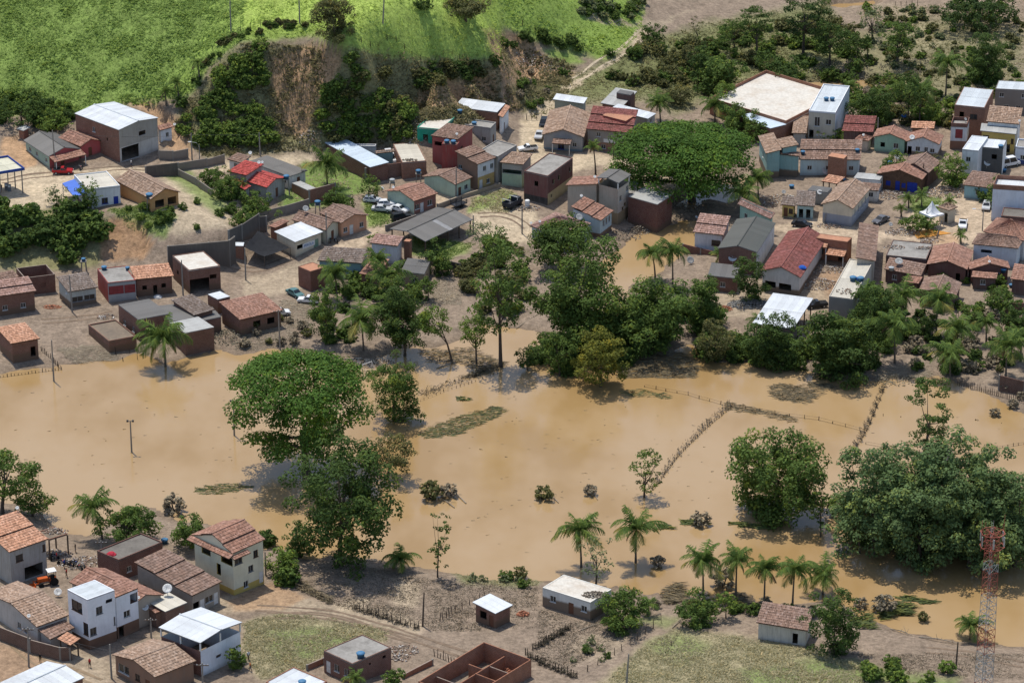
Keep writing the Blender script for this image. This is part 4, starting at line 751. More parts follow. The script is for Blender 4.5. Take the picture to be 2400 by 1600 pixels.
house('small house with dark slab roof beside the tower like house', [K(18, (1340,332), (1545,367), (1562,242), 3.0, ('flat','cem',0), plaster((.3,.24,.17)), par=0)])
# --- near bank, lower left
house('grey two storey house with orange stepped tile roof at left edge', [K(13, (-175,277), (75,502), (395,392), 6.4, ('sDA','orange',1.5), GRY, steps=2, ops={'BC': [(.25,3.9,1.4,1.3,'wb'),(.76,4.2,1.4,1.3,'wb'),(.45,.1,3.6,2.3,'o'),(.82,.1,1.2,2.2,'dw')]}), K(13, (300,342), (400,402), (550,357), 3.6, ('flat','mud',0), BR, opn=True, par=.15)])
house('dark brick house with wet slab roof and red cloth on it', [K(13, (785,502), (970,572), (1340,432), 3.8, ('flat','dark',0), brick((.17,.07,.055)), par=.2)])
house('long house with four stepped brown tile roofs beside the yellow house', [K(13, (1065,622), (1570,857), (1835,747), 3.9, ('sDA','brown',1.9), plaster((.34,.30,.25),None,.6), steps=3, ops={'BC': [(.12,.1,1.4,2.1,'o'),(.35,.1,1.1,2.1,'dw'),(.6,1.0,1.8,1.2,'w'),(.85,.1,1.0,2.1,'dw')], 'AB': [(.12,1.6,.9,.9,'wb'),(.3,1.4,.9,.9,'wb')]})])
h = house('tall pale yellow house with top veranda and stepped tile roof', [K(99, (449,1253), (545,1297), (622,1263), 8.0, ('gBC','rust',1.7), plaster((.66,.63,.48),(1.7,(.60,.44,.13)),.2), steps=2, ov=.3, ops={'AB': [(.3,5.3,2.2,1.5,'o'),(.74,5.3,3.0,1.5,'o'),(.62,2.6,1.0,2.1,'o')], 'BC': [(.18,5.4,1.7,1.3,'wg'),(.5,5.3,1.0,1.3,'wb'),(.4,3.0,1.1,1.2,'wg'),(.82,3.4,1.1,1.2,'wg'),(.2,.5,1.0,1.2,'w'),(.55,.1,1.0,2.1,'dw')]})])
awning(h, 'AB', -.02, 1.02, 7.9, 1.0, .45, 'rust', False); awning(h, 'BC', -.05, .45, 7.6, .8, .35, 'rust', False)
house('white three storey house with large dark windows', [K(13, (538,817), (712,895), (945,822), 9.0, ('flat','zinc',0), plaster((.72,.74,.78),(1.9,(.19,.115,.08)),.15), par=.12, fr='g', ops={'AB': [(.45,6.0,2.6,1.9,'wb'),(.45,2.5,2.2,2.2,'wb')], 'BC': [(.16,5.8,1.2,1.4,'wg'),(.78,7.3,1.2,.6,'o'),(.16,2.4,1.2,1.4,'wg'),(.8,2.9,1.2,1.5,'wg')]}),
  K(13, (790,800), (945,870), (1150,807), 7.7, ('sDA','rust',.5), plaster((.72,.74,.78),(2.2,(.19,.115,.08)),.15), ov=.1, ops={'BC': [(.65,5.4,3.4,1.7,'o'),(.22,3.3,1.3,1.2,'w'),(.74,3.6,1.3,1.2,'w'),(.18,.1,1.0,2.0,'o'),(.6,.3,1.1,1.4,'w')]})])
house('house with rusty mottled tile roof behind the white three storey house', [K(13, (560,745), (1050,967), (1340,852), 4.4, ('gAB','rust',1.4), plaster((.36,.32,.27)), nowin=True)])
house('long tile roofed house left of the white three storey house', [K(13, (-120,832), (300,1112), (570,1012), 4.2, ('gBC','tan',1.2), plaster((.46,.43,.40),None,.5), ops={'AB': [(.62,1.3,1.0,1.2,'w'),(.75,1.3,.9,.9,'w')]}), K(13, (315,1127), (410,1214), (600,1112), 3.0, ('sDA','brown',.5), plaster((.36,.33,.3)), nowin=True)])
house('orange tile canopy over the boundary wall gate yard', [K(13, (470,1205), (575,1262), (655,1205), 3.0, ('sDA','orange',.3), BR, opn=True)], 'canopy', 'canopy')
house('low shed with cream sheet roof beside the large white dish', [K(13, (1205,905), (1350,987), (1530,912), 3.5, ('sDA','cream',.3), brick((.2,.11,.08)), nowin=True), K(13, (1160,945), (1270,1000), (1390,975), 3.0, ('sDA','rust',.3), brick((.2,.11,.08)), nowin=True)], 'shed', 'shed')
house('white house with open upper floor under a pale metal roof', [K(13, (1270,1130), (1635,1242), (2005,1087), 6.2, ('gAB','white',.5), plaster((.70,.73,.78),None,.25), fm={'AB': brick((.24,.10,.075))}, gap=1.6, ov=.25, ops={'BC': [(.45,1.8,1.2,.6,'o')]})])
house('brown tile roof house in front of the metal roofed white house', [K(13, (915,1337), (1265,1522), (1605,1387), 3.6, ('gBC','tan',1.1), plaster((.26,.16,.11),None,.6), ops={'AB': [(.2,1.0,2.6,1.5,'w'),(.55,1.0,1.2,1.2,'wb'),(.8,.1,1.1,2.0,'db')]})])
house('long brick building with white ribbed roof in the bottom left corner', [K(13, (-5,1567), (300,1702), (690,1522), 4.2, ('gBC','white',.7), BR, ov=.2)])
house('white flat roofed house with blue tank at the bottom edge', [K(14, (90,1568), (400,1702), (655,1562), 3.5, ('flat','white',0), OB, par=.2)])
house('square brick house with grey slab roof and single blue tank', [K(14, (612,1282), (885,1397), (1252,1252), 3.7, ('flat','conc',0), brick((.21,.10,.075)), par=.1, ops={'AB': [(.15,.2,1.0,2.1,'dw'),(.45,1.1,1.1,1.3,'w'),(.8,1.1,1.1,1.3,'w')], 'BC': [(.82,2.4,.7,.5,'o'),(.45,2.3,.4,.4,'o')]})])
CON = house('roofless red brick house under construction with inner walls', [K(14, (1490,1552), (1930,1720), (2530,1350), 2.6, ('none','conc',0), OB, nowin=True)], 'unfinished_house', 'house')
house('little brick hut with white sheet roof in a fenced mud yard', [K(14, (1990,827), (2200,932), (2362,852), 3.0, ('sDA','white',.5), MBR, ops={'AB': [(.38,1.0,1.4,1.4,'o'),(.8,.1,.9,2.0,'db')]})], 'hut', 'hut')
house('white house with brown flood mark and debris on white roof', [K(15, (250,792), (640,914), (812,807), 3.3, ('flat','wslab',0), plaster((.66,.65,.60),None,.25,2.3), par=.06, ops={'AB': [(.22,1.3,1.1,1.1,'w'),(.6,.1,1.0,2.1,'db'),(.87,1.3,1.1,1.1,'w')]})])
house('old white house with ribbed dull brown tile roof near the tower', [K(99, (1772,1458), (1893,1478), (1908,1428), 3.0, ('sCD','brown',.9), plaster((.52,.49,.43),None,.7), ops={'AB': [(.78,.1,.9,1.9,'o')]})])
# inner walls of the unfinished house
root, wb, u, v, zz = CON
for n_, (a0, b0, a1, b1) in enumerate([(0,.25,1,.25),(.5,.25,.5,.95),(0,.5,.5,.5),(0,.72,.5,.72),(.5,.62,.8,.62)]):
    p = u * a0 + v * b0; q_ = u * a1 + v * b1; d = q_ - p; L = np.linalg.norm(d); nn = np.array([-d[1], d[0]]) / L * .08
    mb = MB(); mb.prism([tuple(p - nn), tuple(q_ - nn), tuple(q_ + nn), tuple(p + nn)], -.2, 2.4 + .15 * (n_ % 3)); o = mb.obj('inner_wall', OB, root); o.location.z = .3
# ------------------------------------------------------------ vegetation
GREEN = {'dark': leaf((.078, .130, .034)), 'deep': leaf((.058, .10, .03)), 'mid': leaf((.112, .178, .042)), 'bright': leaf((.155, .235, .048)), 'rain': leaf((.092, .178, .033), .4),
         'grey': leaf((.135, .205, .078), .45, .25), 'yellow': leaf((.185, .20, .04)), 'olive': leaf((.14, .145, .058)), 'mud': leaf((.27, .225, .155), .45, .05, (1.1, 1, .9)), 'pale': leaf((.19, .225, .11), .4)}
PALM = {'g': leaf((.115, .185, .048), .4, .25), 'y': leaf((.27, .27, .085), .35, .25), 'b': leaf((.24, .165, .095), .4, .1, (1.1, 1, .9))}
def unit(n):
    d = rng.normal(size=(n, 3)); return d / np.linalg.norm(d, axis=1)[:, None]
def leaf_quads(P, Nn, size, aspect=.62):
    n = len(P); Nn = Nn / np.linalg.norm(Nn, axis=1)[:, None]; T = np.cross(Nn, unit(n)); T /= np.maximum(np.linalg.norm(T, axis=1), 1e-6)[:, None]; B_ = np.cross(Nn, T)
    s = (size * rng.uniform(.6, 1.35, n))[:, None]
    return np.stack([P - T * s, P + B_ * s * aspect, P + T * s, P - B_ * s * aspect], 1).reshape(-1, 3)
def crown(a, b, kind, lf=.34, dens=1.0):
    """leaf clumps round (0,0,0): half width a, half height b; returns quad corners, shade per leaf, clump centres"""
    big = a
    if kind == 'umbrella':
        n = int(60 + a * 6); r = np.sqrt(rng.uniform(.0, 1, n)) * .86; th = rng.uniform(0, 6.283, n); low = rng.random(n) < .5; r = np.where(low, rng.uniform(.2, .92, n), r)
        z = np.where(low, rng.uniform(-.95, .35, n) * np.sqrt(np.maximum(0.05, 1.1 - r ** 2)), np.sqrt(np.maximum(0, 1 - r ** 2)) * .8 - .04); C = np.stack([r * np.cos(th) * a, r * np.sin(th) * a, z * b], 1); rad = rng.uniform(.14, .25, n) * a; flat = .5
    elif kind == 'open':
        n = int(34 + a * 4.5); d = unit(n); r = rng.uniform(.3, .95, n) ** .6; C = d * r[:, None] * np.array([a, a, b]) * .9; rad = rng.uniform(.15, .27, n) * a; flat = .75
    elif kind == 'thin':
        n = int(20 + a * 3); d = unit(n); C = d * (rng.uniform(.2, 1, n) ** .6)[:, None] * np.array([a, a, b]) * .9; rad = rng.uniform(.12, .24, n) * a; flat = .6; dens = dens * .55
    elif kind == 'layered':
        n = int(34 + a * 3); z = rng.choice([-.75, -.35, .05, .45, .8], n) + rng.uniform(-.08, .08, n); r = np.sqrt(rng.uniform(.05, 1, n)) * np.sqrt(np.maximum(.1, 1 - (z * .9) ** 2)); th = rng.uniform(0, 6.283, n)
        C = np.stack([r * np.cos(th) * a * .85, r * np.sin(th) * a * .85, z * b], 1); rad = rng.uniform(.14, .26, n) * a; flat = .42
    else:                                                    # several uneven lobes
        m = int(rng.integers(7, 12)); q = unit(m); q[0] = (0, 0, -.5); q[1] = (.2, -.6, -.55); L = q * rng.uniform(.34, .56, m)[:, None]; ls = rng.uniform(.38, .62, m); n = int(76 + a * 9)
        w = rng.integers(0, m, n); C = (L[w] + unit(n) * (ls[w] * rng.uniform(.6, .95, n))[:, None]); nn_ = np.linalg.norm(C, axis=1); C = C / np.maximum(nn_ / .98, 1)[:, None] * np.array([a, a, b]); rad = rng.uniform(.14, .27, n) * min(a, b * 1.3); flat = .8; dens = dens * 1.3
        for k_, w_ in ((0, a), (1, a), (2, b)): lo_, hi_ = np.percentile(C[:, k_], 2), np.percentile(C[:, k_], 98); C[:, k_] = (C[:, k_] - (lo_ + hi_) / 2) * (w_ * .82 / ((hi_ - lo_) / 2))
    Ps, Ns, Rs = [], [], []
    for c, r in zip(C, rad):
        m = int(np.clip(dens * 2.5 * r * r / lf ** 2, 14, 520)); d = unit(m); d[:, 2] = np.where((d[:, 2] < -.35) & (rng.random(m) < .6), -d[:, 2], d[:, 2])
        p = c + d * (r * rng.uniform(.62, 1.08, m))[:, None] * np.array([1, 1, flat]); nn = d + unit(m) * .75; nn[:, 2] += .55
        Ps.append(p); Ns.append(nn); Rs.append(np.clip(.42 + rng.normal(0, .16) + rng.normal(0, .17, m), 0, 1))
    P = np.concatenate(Ps); Nn = np.concatenate(Ns); Rr = np.concatenate(Rs)
    e = np.linalg.norm(P / np.array([a, a, b]), axis=1); k = e > (.3 if kind == 'dense' else .0)
    return leaf_quads(P[k], Nn[k], lf), Rr[k], C
def tree(cx, cy, rx, ry, bx, by, kind, col, label, cat='tree', name='tree', lf=None, dens=1.0, t=0, group=None, bare=0):
    k = TS[t][2]; g = G(t, bx, by); s = scale_at(g) ; a = rx / k / s; ry_m = ry / k / s; b = math.sqrt(max(ry_m ** 2 - (a * math.sin(PITCH)) ** 2, (.32 * a) ** 2)) / math.cos(PITCH)
    hc = max((by - cy) / k / s / math.cos(PITCH), b * .72) * (.90 if kind in ('dense', 'umbrella') else 1); b *= 1.1 if kind in ('dense', 'umbrella') else 1.0; dx = (cx - bx) / k / s
    root = empty(name, (g[0], g[1], max(g[2], -.3) - .05), label, cat, group, 0); lf = lf or float(np.clip(a * .042, .19, .285))
    V, rn, C = crown(a, b, kind, lf, dens); V = V + np.array([dx, 0, hc])
    V[:, 2] = np.maximum(V[:, 2], .05)
    inst('crown', fast_mesh('crown', V, 4, GREEN[col], rn), root)
    mb = MB(); tr = max(.10, a * .05); top = Vector((dx * .8, 0, max(hc - b * (.1 if kind != 'umbrella' else .45), hc * .5)))
    fork = Vector((dx * .3, 0, top.z * .45)); mb.tube([(0, 0, -.6), fork * .5 + Vector((random.uniform(-.1, .1), 0, 0)), fork, top], [tr * 1.35, tr, tr * .85, tr * .35], 8)
    for c in C[rng.permutation(len(C))[:10 if kind in ('umbrella', 'layered', 'open') else 7]]:
        e = Vector(c) + Vector((dx, 0, hc)); st = fork.lerp(top, random.uniform(.0, .8)); mid = st.lerp(e, .5) + Vector((0, 0, -abs(e.z - st.z) * .12)); mb.tube([st, mid, e], [tr * .5, tr * .32, tr * .1], 5, cap=False)
    mb.obj('trunk', BARK, root); return root
TREES = [
 (1565,355,165,82,1590,462,'umbrella','rain','huge umbrella crowned tree beside the creek in the town'),
 (690,915,168,128,705,1085,'umbrella','rain','largest wide rain tree standing in the flood water left of centre'),
 (790,1150,112,140,780,1295,'dense','dark','tall dark leafy tree on the near bank below the rain tree'),
 (905,893,60,68,905,965,'dense','mid','round tree in the flood just right of the rain tree'),
 (908,1035,56,50,890,1098,'open','olive','small drooping tree right of the rain tree, lower of two'),
 (1285,543,68,52,1285,618,'dense','dark','very dense round dark tree in front of a hipped roof house'),
 (1325,655,108,105,1312,800,'dense','mid','big bushy tree with yellowish top left of the creek mouth'),
 (1145,650,78,135,1150,842,'open','mid','tall airy tree with slender trunk left of the creek'),
 (1490,727,88,80,1490,803,'dense','mid','broad round green tree at the creek mouth'),
 (1600,690,52,58,1600,757,'dense','mid','round tree right of the broad tree at the creek mouth'),
 (1722,637,40,48,1720,690,'dense','dark','dark tree in front of the small grey slab roof house'),
 (1765,768,60,62,1765,832,'dense','dark','dark rounded tree left of the white open shed roof'),
 (1640,778,52,52,1645,832,'open','olive','brownish thin tree at the shore left of the white shed'),
 (1925,785,92,76,1930,858,'dense','dark','large dense mango like tree below the white shed roof'),
 (2005,705,55,48,2005,772,'dense','dark','dark green tree between terrace building and coconut palms'),
 (1380,820,58,62,1380,888,'dense','yellow','yellow topped tree standing in shallow water by flattened reeds'),
 (1280,800,52,52,1285,862,'open','mid','leafy tree touching the yellow topped tree on its left'),
 (1000,735,46,42,1040,832,'open','bright','bright feathery small tree by the far bank'),
 (1090,755,46,50,1095,838,'open','bright','second bright feathery small tree nearer the tall airy tree'),
 (925,715,62,72,930,818,'dense','dark','dark tree among coconut palms at the far bank'),
 (748,705,38,52,752,785,'dense','mid','green tree left of the palm clump at the far bank'),
 (2135,945,68,78,2125,1042,'layered','dark','dark tree with layered branches standing alone in the flood right'),
 (1785,1080,108,96,1785,1178,'dense','mid','large round tree standing alone in the flood right of centre'),
 (1995,1135,98,118,2010,1272,'dense','grey','leftmost greyish tree of the flooded grove at right'),
 (2095,1075,90,75,2080,1255,'dense','grey','greyish tree at the back of the flooded grove'),
 (2200,1085,105,85,2200,1265,'dense','grey','tallest greyish tree in the middle of the flooded grove'),
 (2110,1190,100,100,2110,1292,'dense','grey','front tree with dark shaded underside in the flooded grove'),
 (2235,1195,100,102,2225,1302,'dense','grey','front right greyish tree of the flooded grove'),
 (2335,1165,90,115,2330,1300,'dense','grey','greyish tree of the flooded grove at the right edge'),
 (1960,1190,45,60,1975,1270,'thin','grey','sparse pale tree at the left front of the flooded grove'),
 (1880,1165,28,48,1885,1232,'layered','dark','slim dark sapling in the water left of the flooded grove'),
 (1482,1078,44,52,1480,1142,'layered','mid','small light green tree at the end of the flooded fence'),
 (1010,1235,34,72,1005,1325,'layered','dark','tall narrow dark tree at the near shore centre'),
 (1370,1275,54,62,1370,1358,'thin','pale','thin pale tree in front of the leftmost shore palms'),
 (1915,1430,60,78,1915,1502,'dense','dark','dense dark tree beside the old white house near the tower'),
 (20,1090,85,62,5,1180,'open','mid','broad tree cut by the left edge at the near shore'),
 (80,1152,52,30,75,1185,'open','mid','low green tree right of the broad left edge tree'),
 (290,1195,72,46,300,1252,'dense','mid','round tree beside the lone palm at the near left shore'),
 (442,1212,48,34,440,1258,'dense','mid','bushy tree between the palm side tree and the yellow house'),
 (648,1290,40,34,645,1325,'dense','bright','light green round bush tree right of the yellow house'),
 (690,1235,34,40,690,1280,'dense','dark','small dark tree left of the tall dark leafy tree'),
 (543,1507,24,26,545,1535,'dense','mid','small round tree beside the metal roofed white house'),
 (905,1555,26,22,905,1578,'dense','mid','small round bush right of the square brick house'),
 (1435,1400,55,46,1440,1445,'dense','mid','leafy tree clump right of the white house with flood mark'),
 (1600,1395,46,38,1605,1430,'dense','mid','dark green bush below the fallen palm debris'),
 (1665,1378,30,26,1668,1420,'open','bright','bright green small tree right of the dark bush at the near shore'),
 (765,42,52,46,770,88,'dense','olive','solitary round tree on the grassy hilltop'),
 (1070,15,62,32,1070,48,'open','olive','feathery bush clump at the top edge of the hill'),
 (975,8,22,14,975,22,'dense','dark','small dark shrub on the hill at the top edge'),
 (1845,30,62,58,1845,128,'layered','deep','tall dark tree with pale trunk at the top right'),
 (1905,90,52,50,1905,150,'open','dark','dark green tree right of the tall pale trunk tree'),
 (2060,90,52,46,2060,150,'layered','mid','spreading green tree left of the top right palm'),
 (1735,52,46,36,1738,140,'layered','dark','dark tree on a slim trunk above the white slab hall'),
 (1680,82,38,42,1690,125,'layered','mid','layered green tree left of the slim trunk tree'),
 (2245,22,95,38,2250,62,'dense','deep','big dark drooping tree clump at the top right edge'),
 (2268,125,44,52,2265,192,'dense','dark','round tree beside the top right coconut palm'),
 (2085,210,46,52,2085,285,'open','dark','dark tree in the banana grove behind the green gable house'),
 (1655,165,64,42,1655,208,'dense','mid','light green tree left of the white slab hall'),
 (1795,160,62,36,1795,198,'dense','dark','grey green tree mass behind the white slab hall'),
 (1605,150,26,46,1605,195,'dense','deep','dark narrow thicket left of the white slab hall'),
 (1660,215,36,32,1660,250,'open','bright','bright feathery tree beside the palm by the white slab hall'),
 (1700,270,40,30,1705,305,'dense','mid','round leafy tree between umbrella tree and blue sheet roof'),
 (1500,78,28,20,1500,98,'dense','dark','round dark bush beside the dirt track'),
 (2000,45,48,40,2003,95,'thin','pale','nearly leafless pale tree at the top right'),
 (1600,70,26,40,1605,110,'thin','olive','thin leafless tree above the olive scrub'),
 (2130,370,40,30,2125,395,'thin','olive','thin shrub tree in front of the white gable house'),
 (2188,395,38,38,2188,425,'dense','bright','leafy tree right of the plank walled house'),
 (2310,440,44,36,2312,470,'dense','mid','round tree in front of the teal house by the square'),
 (2110,510,44,26,2105,530,'dense','mid','spreading tree left of the white tent'),
 (1915,306,38,14,1915,318,'dense','bright','hedge like shrub in front of the tall white house'),
 (2035,395,25,28,2030,410,'dense','mid','round shrub left of the plank walled house'),
 (2060,370,30,30,2055,400,'open','bright','light green shrub in front of the green gable house'),
 (595,468,48,30,590,490,'dense','mid','round garden tree in front of the red tile roofs'),
 (525,430,40,34,520,455,'dense','mid','garden tree left of the red tile roofs'),
 (560,500,35,24,560,520,'dense','mid','round shrub at the bottom of the red roof garden'),
 (490,405,34,22,490,425,'dense','mid','garden shrub along the road wall left of the red roofs'),
 (850,430,30,34,845,455,'open','mid','leafy tree beside the brick yard wall and parked cars'),
 (1005,590,34,36,1005,625,'dense','mid','leafy tree below the dark open shed'),
 (1110,530,46,30,1150,600,'thin','pale','sparse pale crowned tree in front of the dirt yard'),
 (2260,445,18,14,2260,460,'dense','mid','small shrub at the foot of the tall white block'),
 (50,250,60,30,50,290,'dense','dark','dark tree at the hill foot near the left edge'),
 (125,275,40,24,125,300,'dense','bright','bright shrub tree left of the grey warehouse'),
 (2290,690,40,36,2285,720,'open','mid','tree in the back yard at the right edge'),
 (2330,735,38,30,2335,765,'dense','dark','dark tree behind the right edge palms'),
 (2120,745,34,26,2120,770,'dense','dark','low dark tree between the coconut palms by the right shore'),
 (1970,110,34,40,1972,140,'open','dark','dark tree right of the dark green one on the plain'),
 (1570,130,36,30,1572,152,'dense','olive','olive rounded tree left of the layered green tree'),
 (1560,215,40,26,1562,240,'open','olive','brownish dry tree behind the right hand palm by the dirt road'),
 (2150,255,40,26,2150,280,'dense','bright','bright shrub tree left of the two storey brick house'),
 (2010,245,38,40,2010,285,'dense','dark','dark rounded tree behind the small hipped roof house'),
 (1960,255,32,34,1960,280,'open','dark','dark tree right of the tall narrow white house'),
 (1735,300,28,26,1738,322,'dense','mid','leafy tree at the corner of the slanted teal house roof'),
 (780,455,36,30,780,480,'dense','mid','round tree below the tall garden palm'),
 (870,555,26,18,870,570,'dense','bright','bright vine clump beside the open dark shed'),
 (980,655,30,24,985,690,'open','mid','papaya like tree beside the dark slab roof'),
 (1210,820,30,30,1212,850,'open','dark','small dark tree at the foot of the tall airy tree'),
 (2230,720,34,26,2232,750,'open','mid','tree between the palms at the right back yards'),
 (205,445,24,34,207,492,'dense','mid','dark slim tree in front of the roadside shop'),
 (130,445,34,30,132,472,'thin','pale','pale flowering tree beside the shop forecourt'),
]
for T_ in TREES: tree(*T_)
# shrubs: one mesh per shape, many individuals
SHR = {}
for key, col, kind in [('g', 'mid', 'dense'), ('d', 'dark', 'dense'), ('b', 'bright', 'open'), ('m', 'mud', 'open'), ('o', 'olive', 'open'), ('p', 'pale', 'thin')]:
    SHR[key] = []
    for i in range(3):
        V, rn, C = crown(1.5, 1.15, kind, .2, 1.1 if kind == 'dense' else 1.4); V[:, 2] += .95; V[:, 2] = np.maximum(V[:, 2], 0)
        mb = MB()
        for c in C[:5]: mb.tube([(0, 0, -.3), (c[0] * .5, c[1] * .5, .5), (c[0], c[1], c[2] + .9)], [.07, .05, .02], 5, cap=False)
        SHR[key].append((fast_mesh('foliage', V, 4, GREEN[col], rn), mb.mesh('stems', BARK)))
def shrub(t, x, y, r, key, label, group=None, name='shrub', zs=1.0):
    g = G(t, x, y); me_ = random.choice(SHR[key]); s = r / 1.5; root = empty(name, (g[0], g[1], max(g[2], -.1)), label, 'shrub', group, random.uniform(0, 6.28))
    inst('foliage', me_[0], root, sc=(s, s, s * zs)); inst('stems', me_[1], root, sc=(s, s, s * zs)); return root
def in_poly(poly, n, t=0):
    """n random places on the ground inside a photo polygon"""
    p = np.array([px(t, q) for q in poly]) * .98; box = np.where((QX > p[:, 0].min()) & (QX < p[:, 0].max()) & (QY > p[:, 1].min()) & (QY < p[:, 1].max()))[0]; sel = box[sdist(np.stack([QX[box], QY[box]], 1), p) < 0] if len(box) else box
    if not len(sel): return np.zeros((0, 3))
    k = rng.choice(sel, n); xy = GP[k] + rng.uniform(-.45, .45, (n, 2)); return np.column_stack([xy, hz_arr(xy)])
def shrubs_in(poly, n, r0, r1, key, label, group, zs=1.0):
    for p in in_poly(poly, n):
        if p[2] < .06: continue
        me_ = random.choice(SHR[random.choice(key)]); s = random.uniform(r0, r1) / 1.5; root = empty('shrub', tuple(p), label, 'shrub', group, random.uniform(0, 6.28))
        inst('foliage', me_[0], root, sc=(s, s, s * zs)); inst('stems', me_[1], root, sc=(s, s, s * zs))
def shrub_mass(name, poly, n, r0, r1, cols, label, lf=.22):
    """a thicket that reads as one mass"""
    P = in_poly(poly, n); out = {}
    for p in P:
        c = random.choice(cols); r = random.uniform(r0, r1); V, rn, _ = crown(r, r * .75, 'dense', lf, 1.0); V = V + np.array([p[0], p[1], max(p[2], 0) + r * .5]); out.setdefault(c, []).append((V, rn))
    for i, (c, L) in enumerate(out.items()):
        o = inst(name, fast_mesh(name, np.concatenate([a for a, _ in L]), 4, GREEN[c], np.concatenate([b for _, b in L]))); tag(o, label[i % len(label)], 'thicket', None, 'stuff')
shrubs_in([(-20,490),(150,490),(235,510),(235,545),(210,590),(150,605),(-20,600)], 34, 1.6, 3.0, 'ggd', 'dense green shrub on the slope below the roadside shop', 'shrubs on the slope below the shop')
shrub_mass('cliff_thicket', [(480,180),(560,110),(612,112),(618,200),(632,330),(480,345),(470,260)], 57, 1.2, 2.4, ['mid','bright'], ['dark thicket on the cliff left of the earth scar','greener thicket on the cliff left of the earth scar'])
shrub_mass('cliff_thicket', [(765,200),(805,135),(880,160),(900,240),(940,250),(940,320),(725,335),(730,260)], 74, 1.1, 2.2, ['mid','olive','bright'], ['darker thicket on the cliff right of the earth scar','green thicket on the cliff right of the earth scar','bright thicket on the cliff right of the earth scar'])
shrub_mass('cliff_thicket', [(940,170),(1000,150),(1140,150),(1145,165),(1060,185),(960,200)], 30, 1.0, 1.8, ['dark','olive'], ['dark thicket under the grassy cliff edge','olive thicket under the grassy cliff edge'])
shrubs_in([(1150,100),(1250,80),(1420,125),(1400,132),(1250,100),(1150,115)], 16, .9, 1.6, 'dg', 'dark shrub along the bank below the right hand pasture', 'shrubs below the right hand pasture')
shrub_mass('plain_thicket', [(1400,140),(1480,110),(1620,100),(1640,180),(1480,205),(1400,190)], 44, 1.0, 2.2, ['olive','mid'], ['olive thicket right of the dirt track','green thicket right of the dirt track'])
shrub_mass('crop_rows', [(1320,10),(1480,5),(1450,48),(1330,40)], 37, .8, 1.5, ['pale','mid'], ['grey green crop in the plot at the top edge','darker crop in the plot at the top edge'])
shrubs_in([(1960,60),(2240,60),(2300,160),(2200,240),(2140,200),(1980,190)], 26, .8, 1.7, 'omp', 'dry muddy bush on the flooded plain at top right', 'dry bushes on the top right plain')
shrubs_in([(1950,205),(2160,215),(2180,290),(1960,290)], 16, 1.0, 1.8, 'gdm', 'bush in the banana grove behind the town', 'bushes in the banana grove')
shrubs_in([(240,470),(400,470),(540,440),(560,500),(420,540),(330,530)], 18, .7, 1.3, 'gb', 'low garden plant on the terrace by the orange house', 'garden plants on the terrace')
shrubs_in([(1060,560),(1210,560),(1230,640),(1060,680)], 14, 1.0, 1.8, 'go', 'bush on the bank under the tall airy tree', 'bushes under the tall airy tree')
shrubs_in([(500,760),(660,730),(720,770),(700,800),(520,800)], 14, .8, 1.4, 'mmo', 'mud covered bush along the far bank left', 'muddy bushes on the far bank left')
shrub_mass('undergrowth', [(720,640),(960,620),(980,780),(740,800)], 37, 1.1, 2.0, ['dark','mid'], ['dark undergrowth beneath the far bank palms','green undergrowth beneath the far bank palms'])
shrubs_in([(2140,640),(2352,640),(2352,720),(2150,720)], 16, .8, 1.5, 'gbo', 'garden bush behind the houses at right', 'garden bushes behind the right houses')
shrubs_in([(2010,800),(2080,760),(2300,790),(2340,860),(2100,860)], 18, .8, 1.5, 'mod', 'muddy bush among the coconut palms at right', 'muddy bushes among the right palms')
shrubs_in([(930,1295),(1060,1310),(1230,1335),(1220,1350),(1040,1330)], 14, .8, 1.4, 'gop', 'shore bush along the near bank centre', 'shore bushes along the near bank')
shrubs_in([(1400,1370),(1560,1375),(1800,1390),(2000,1420),(1960,1440),(1700,1410),(1420,1400)], 24, .8, 1.5, 'mogp', 'half dead bush along the near bank palms', 'half dead bushes near the shore palms')
shrubs_in([(1960,1520),(2120,1540),(2180,1590),(2000,1570)], 9, 1.0, 1.8, 'gb', 'green bush in the bottom right field', 'bushes in the bottom right field')
shrubs_in([(1290,1480),(1400,1460),(1430,1500),(1330,1540)], 9, .6, 1.0, 'gp', 'low plant in the fenced mud plot', 'plants in the fenced mud plot')
shrubs_in([(420,240),(520,330),(460,350),(400,300)], 10, 1.0, 1.7, 'gb', 'green shrub behind the road lamp at the hill foot', 'shrubs behind the road lamp')
shrubs_in([(1150,170),(1330,170),(1250,250),(1160,250)], 12, .7, 1.3, 'gom', 'small shrub in the eroded gully', 'shrubs in the eroded gully')
shrub_mass('riverside_thicket', [(1205,770),(1300,790),(1400,770),(1440,780),(1430,870),(1330,870),(1230,860)], 22, 1.6, 3.0, ['dark','mid'], ['dark thicket at the foot of the trees left of the creek','green thicket at the foot of the trees left of the creek'])
shrub_mass('riverside_thicket', [(1400,730),(1640,720),(1650,790),(1560,800),(1420,806)], 22, 2.0, 3.4, ['dark','mid'], ['dark thicket below the broad tree at the creek mouth','green thicket below the broad tree at the creek mouth'])
shrub_mass('riverside_thicket', [(1600,780),(1700,790),(1840,800),(2040,790),(2040,850),(1900,855),(1740,838),(1620,830)], 34, 1.8, 3.2, ['dark','mid'], ['dark thicket along the right far bank','green thicket along the right far bank'])
shrub_mass('riverside_thicket', [(1960,660),(2060,700),(2080,780),(2020,790),(1960,740)], 16, 1.6, 2.8, ['dark','mid'], ['dark thicket beside the terrace building','green thicket beside the terrace building'])
shrub_mass('riverside_thicket', [(1060,600),(1210,600),(1220,720),(1130,740),(1040,700)], 16, 1.4, 2.4, ['mid','olive'], ['green thicket under the tall airy tree','olive thicket under the tall airy tree'])
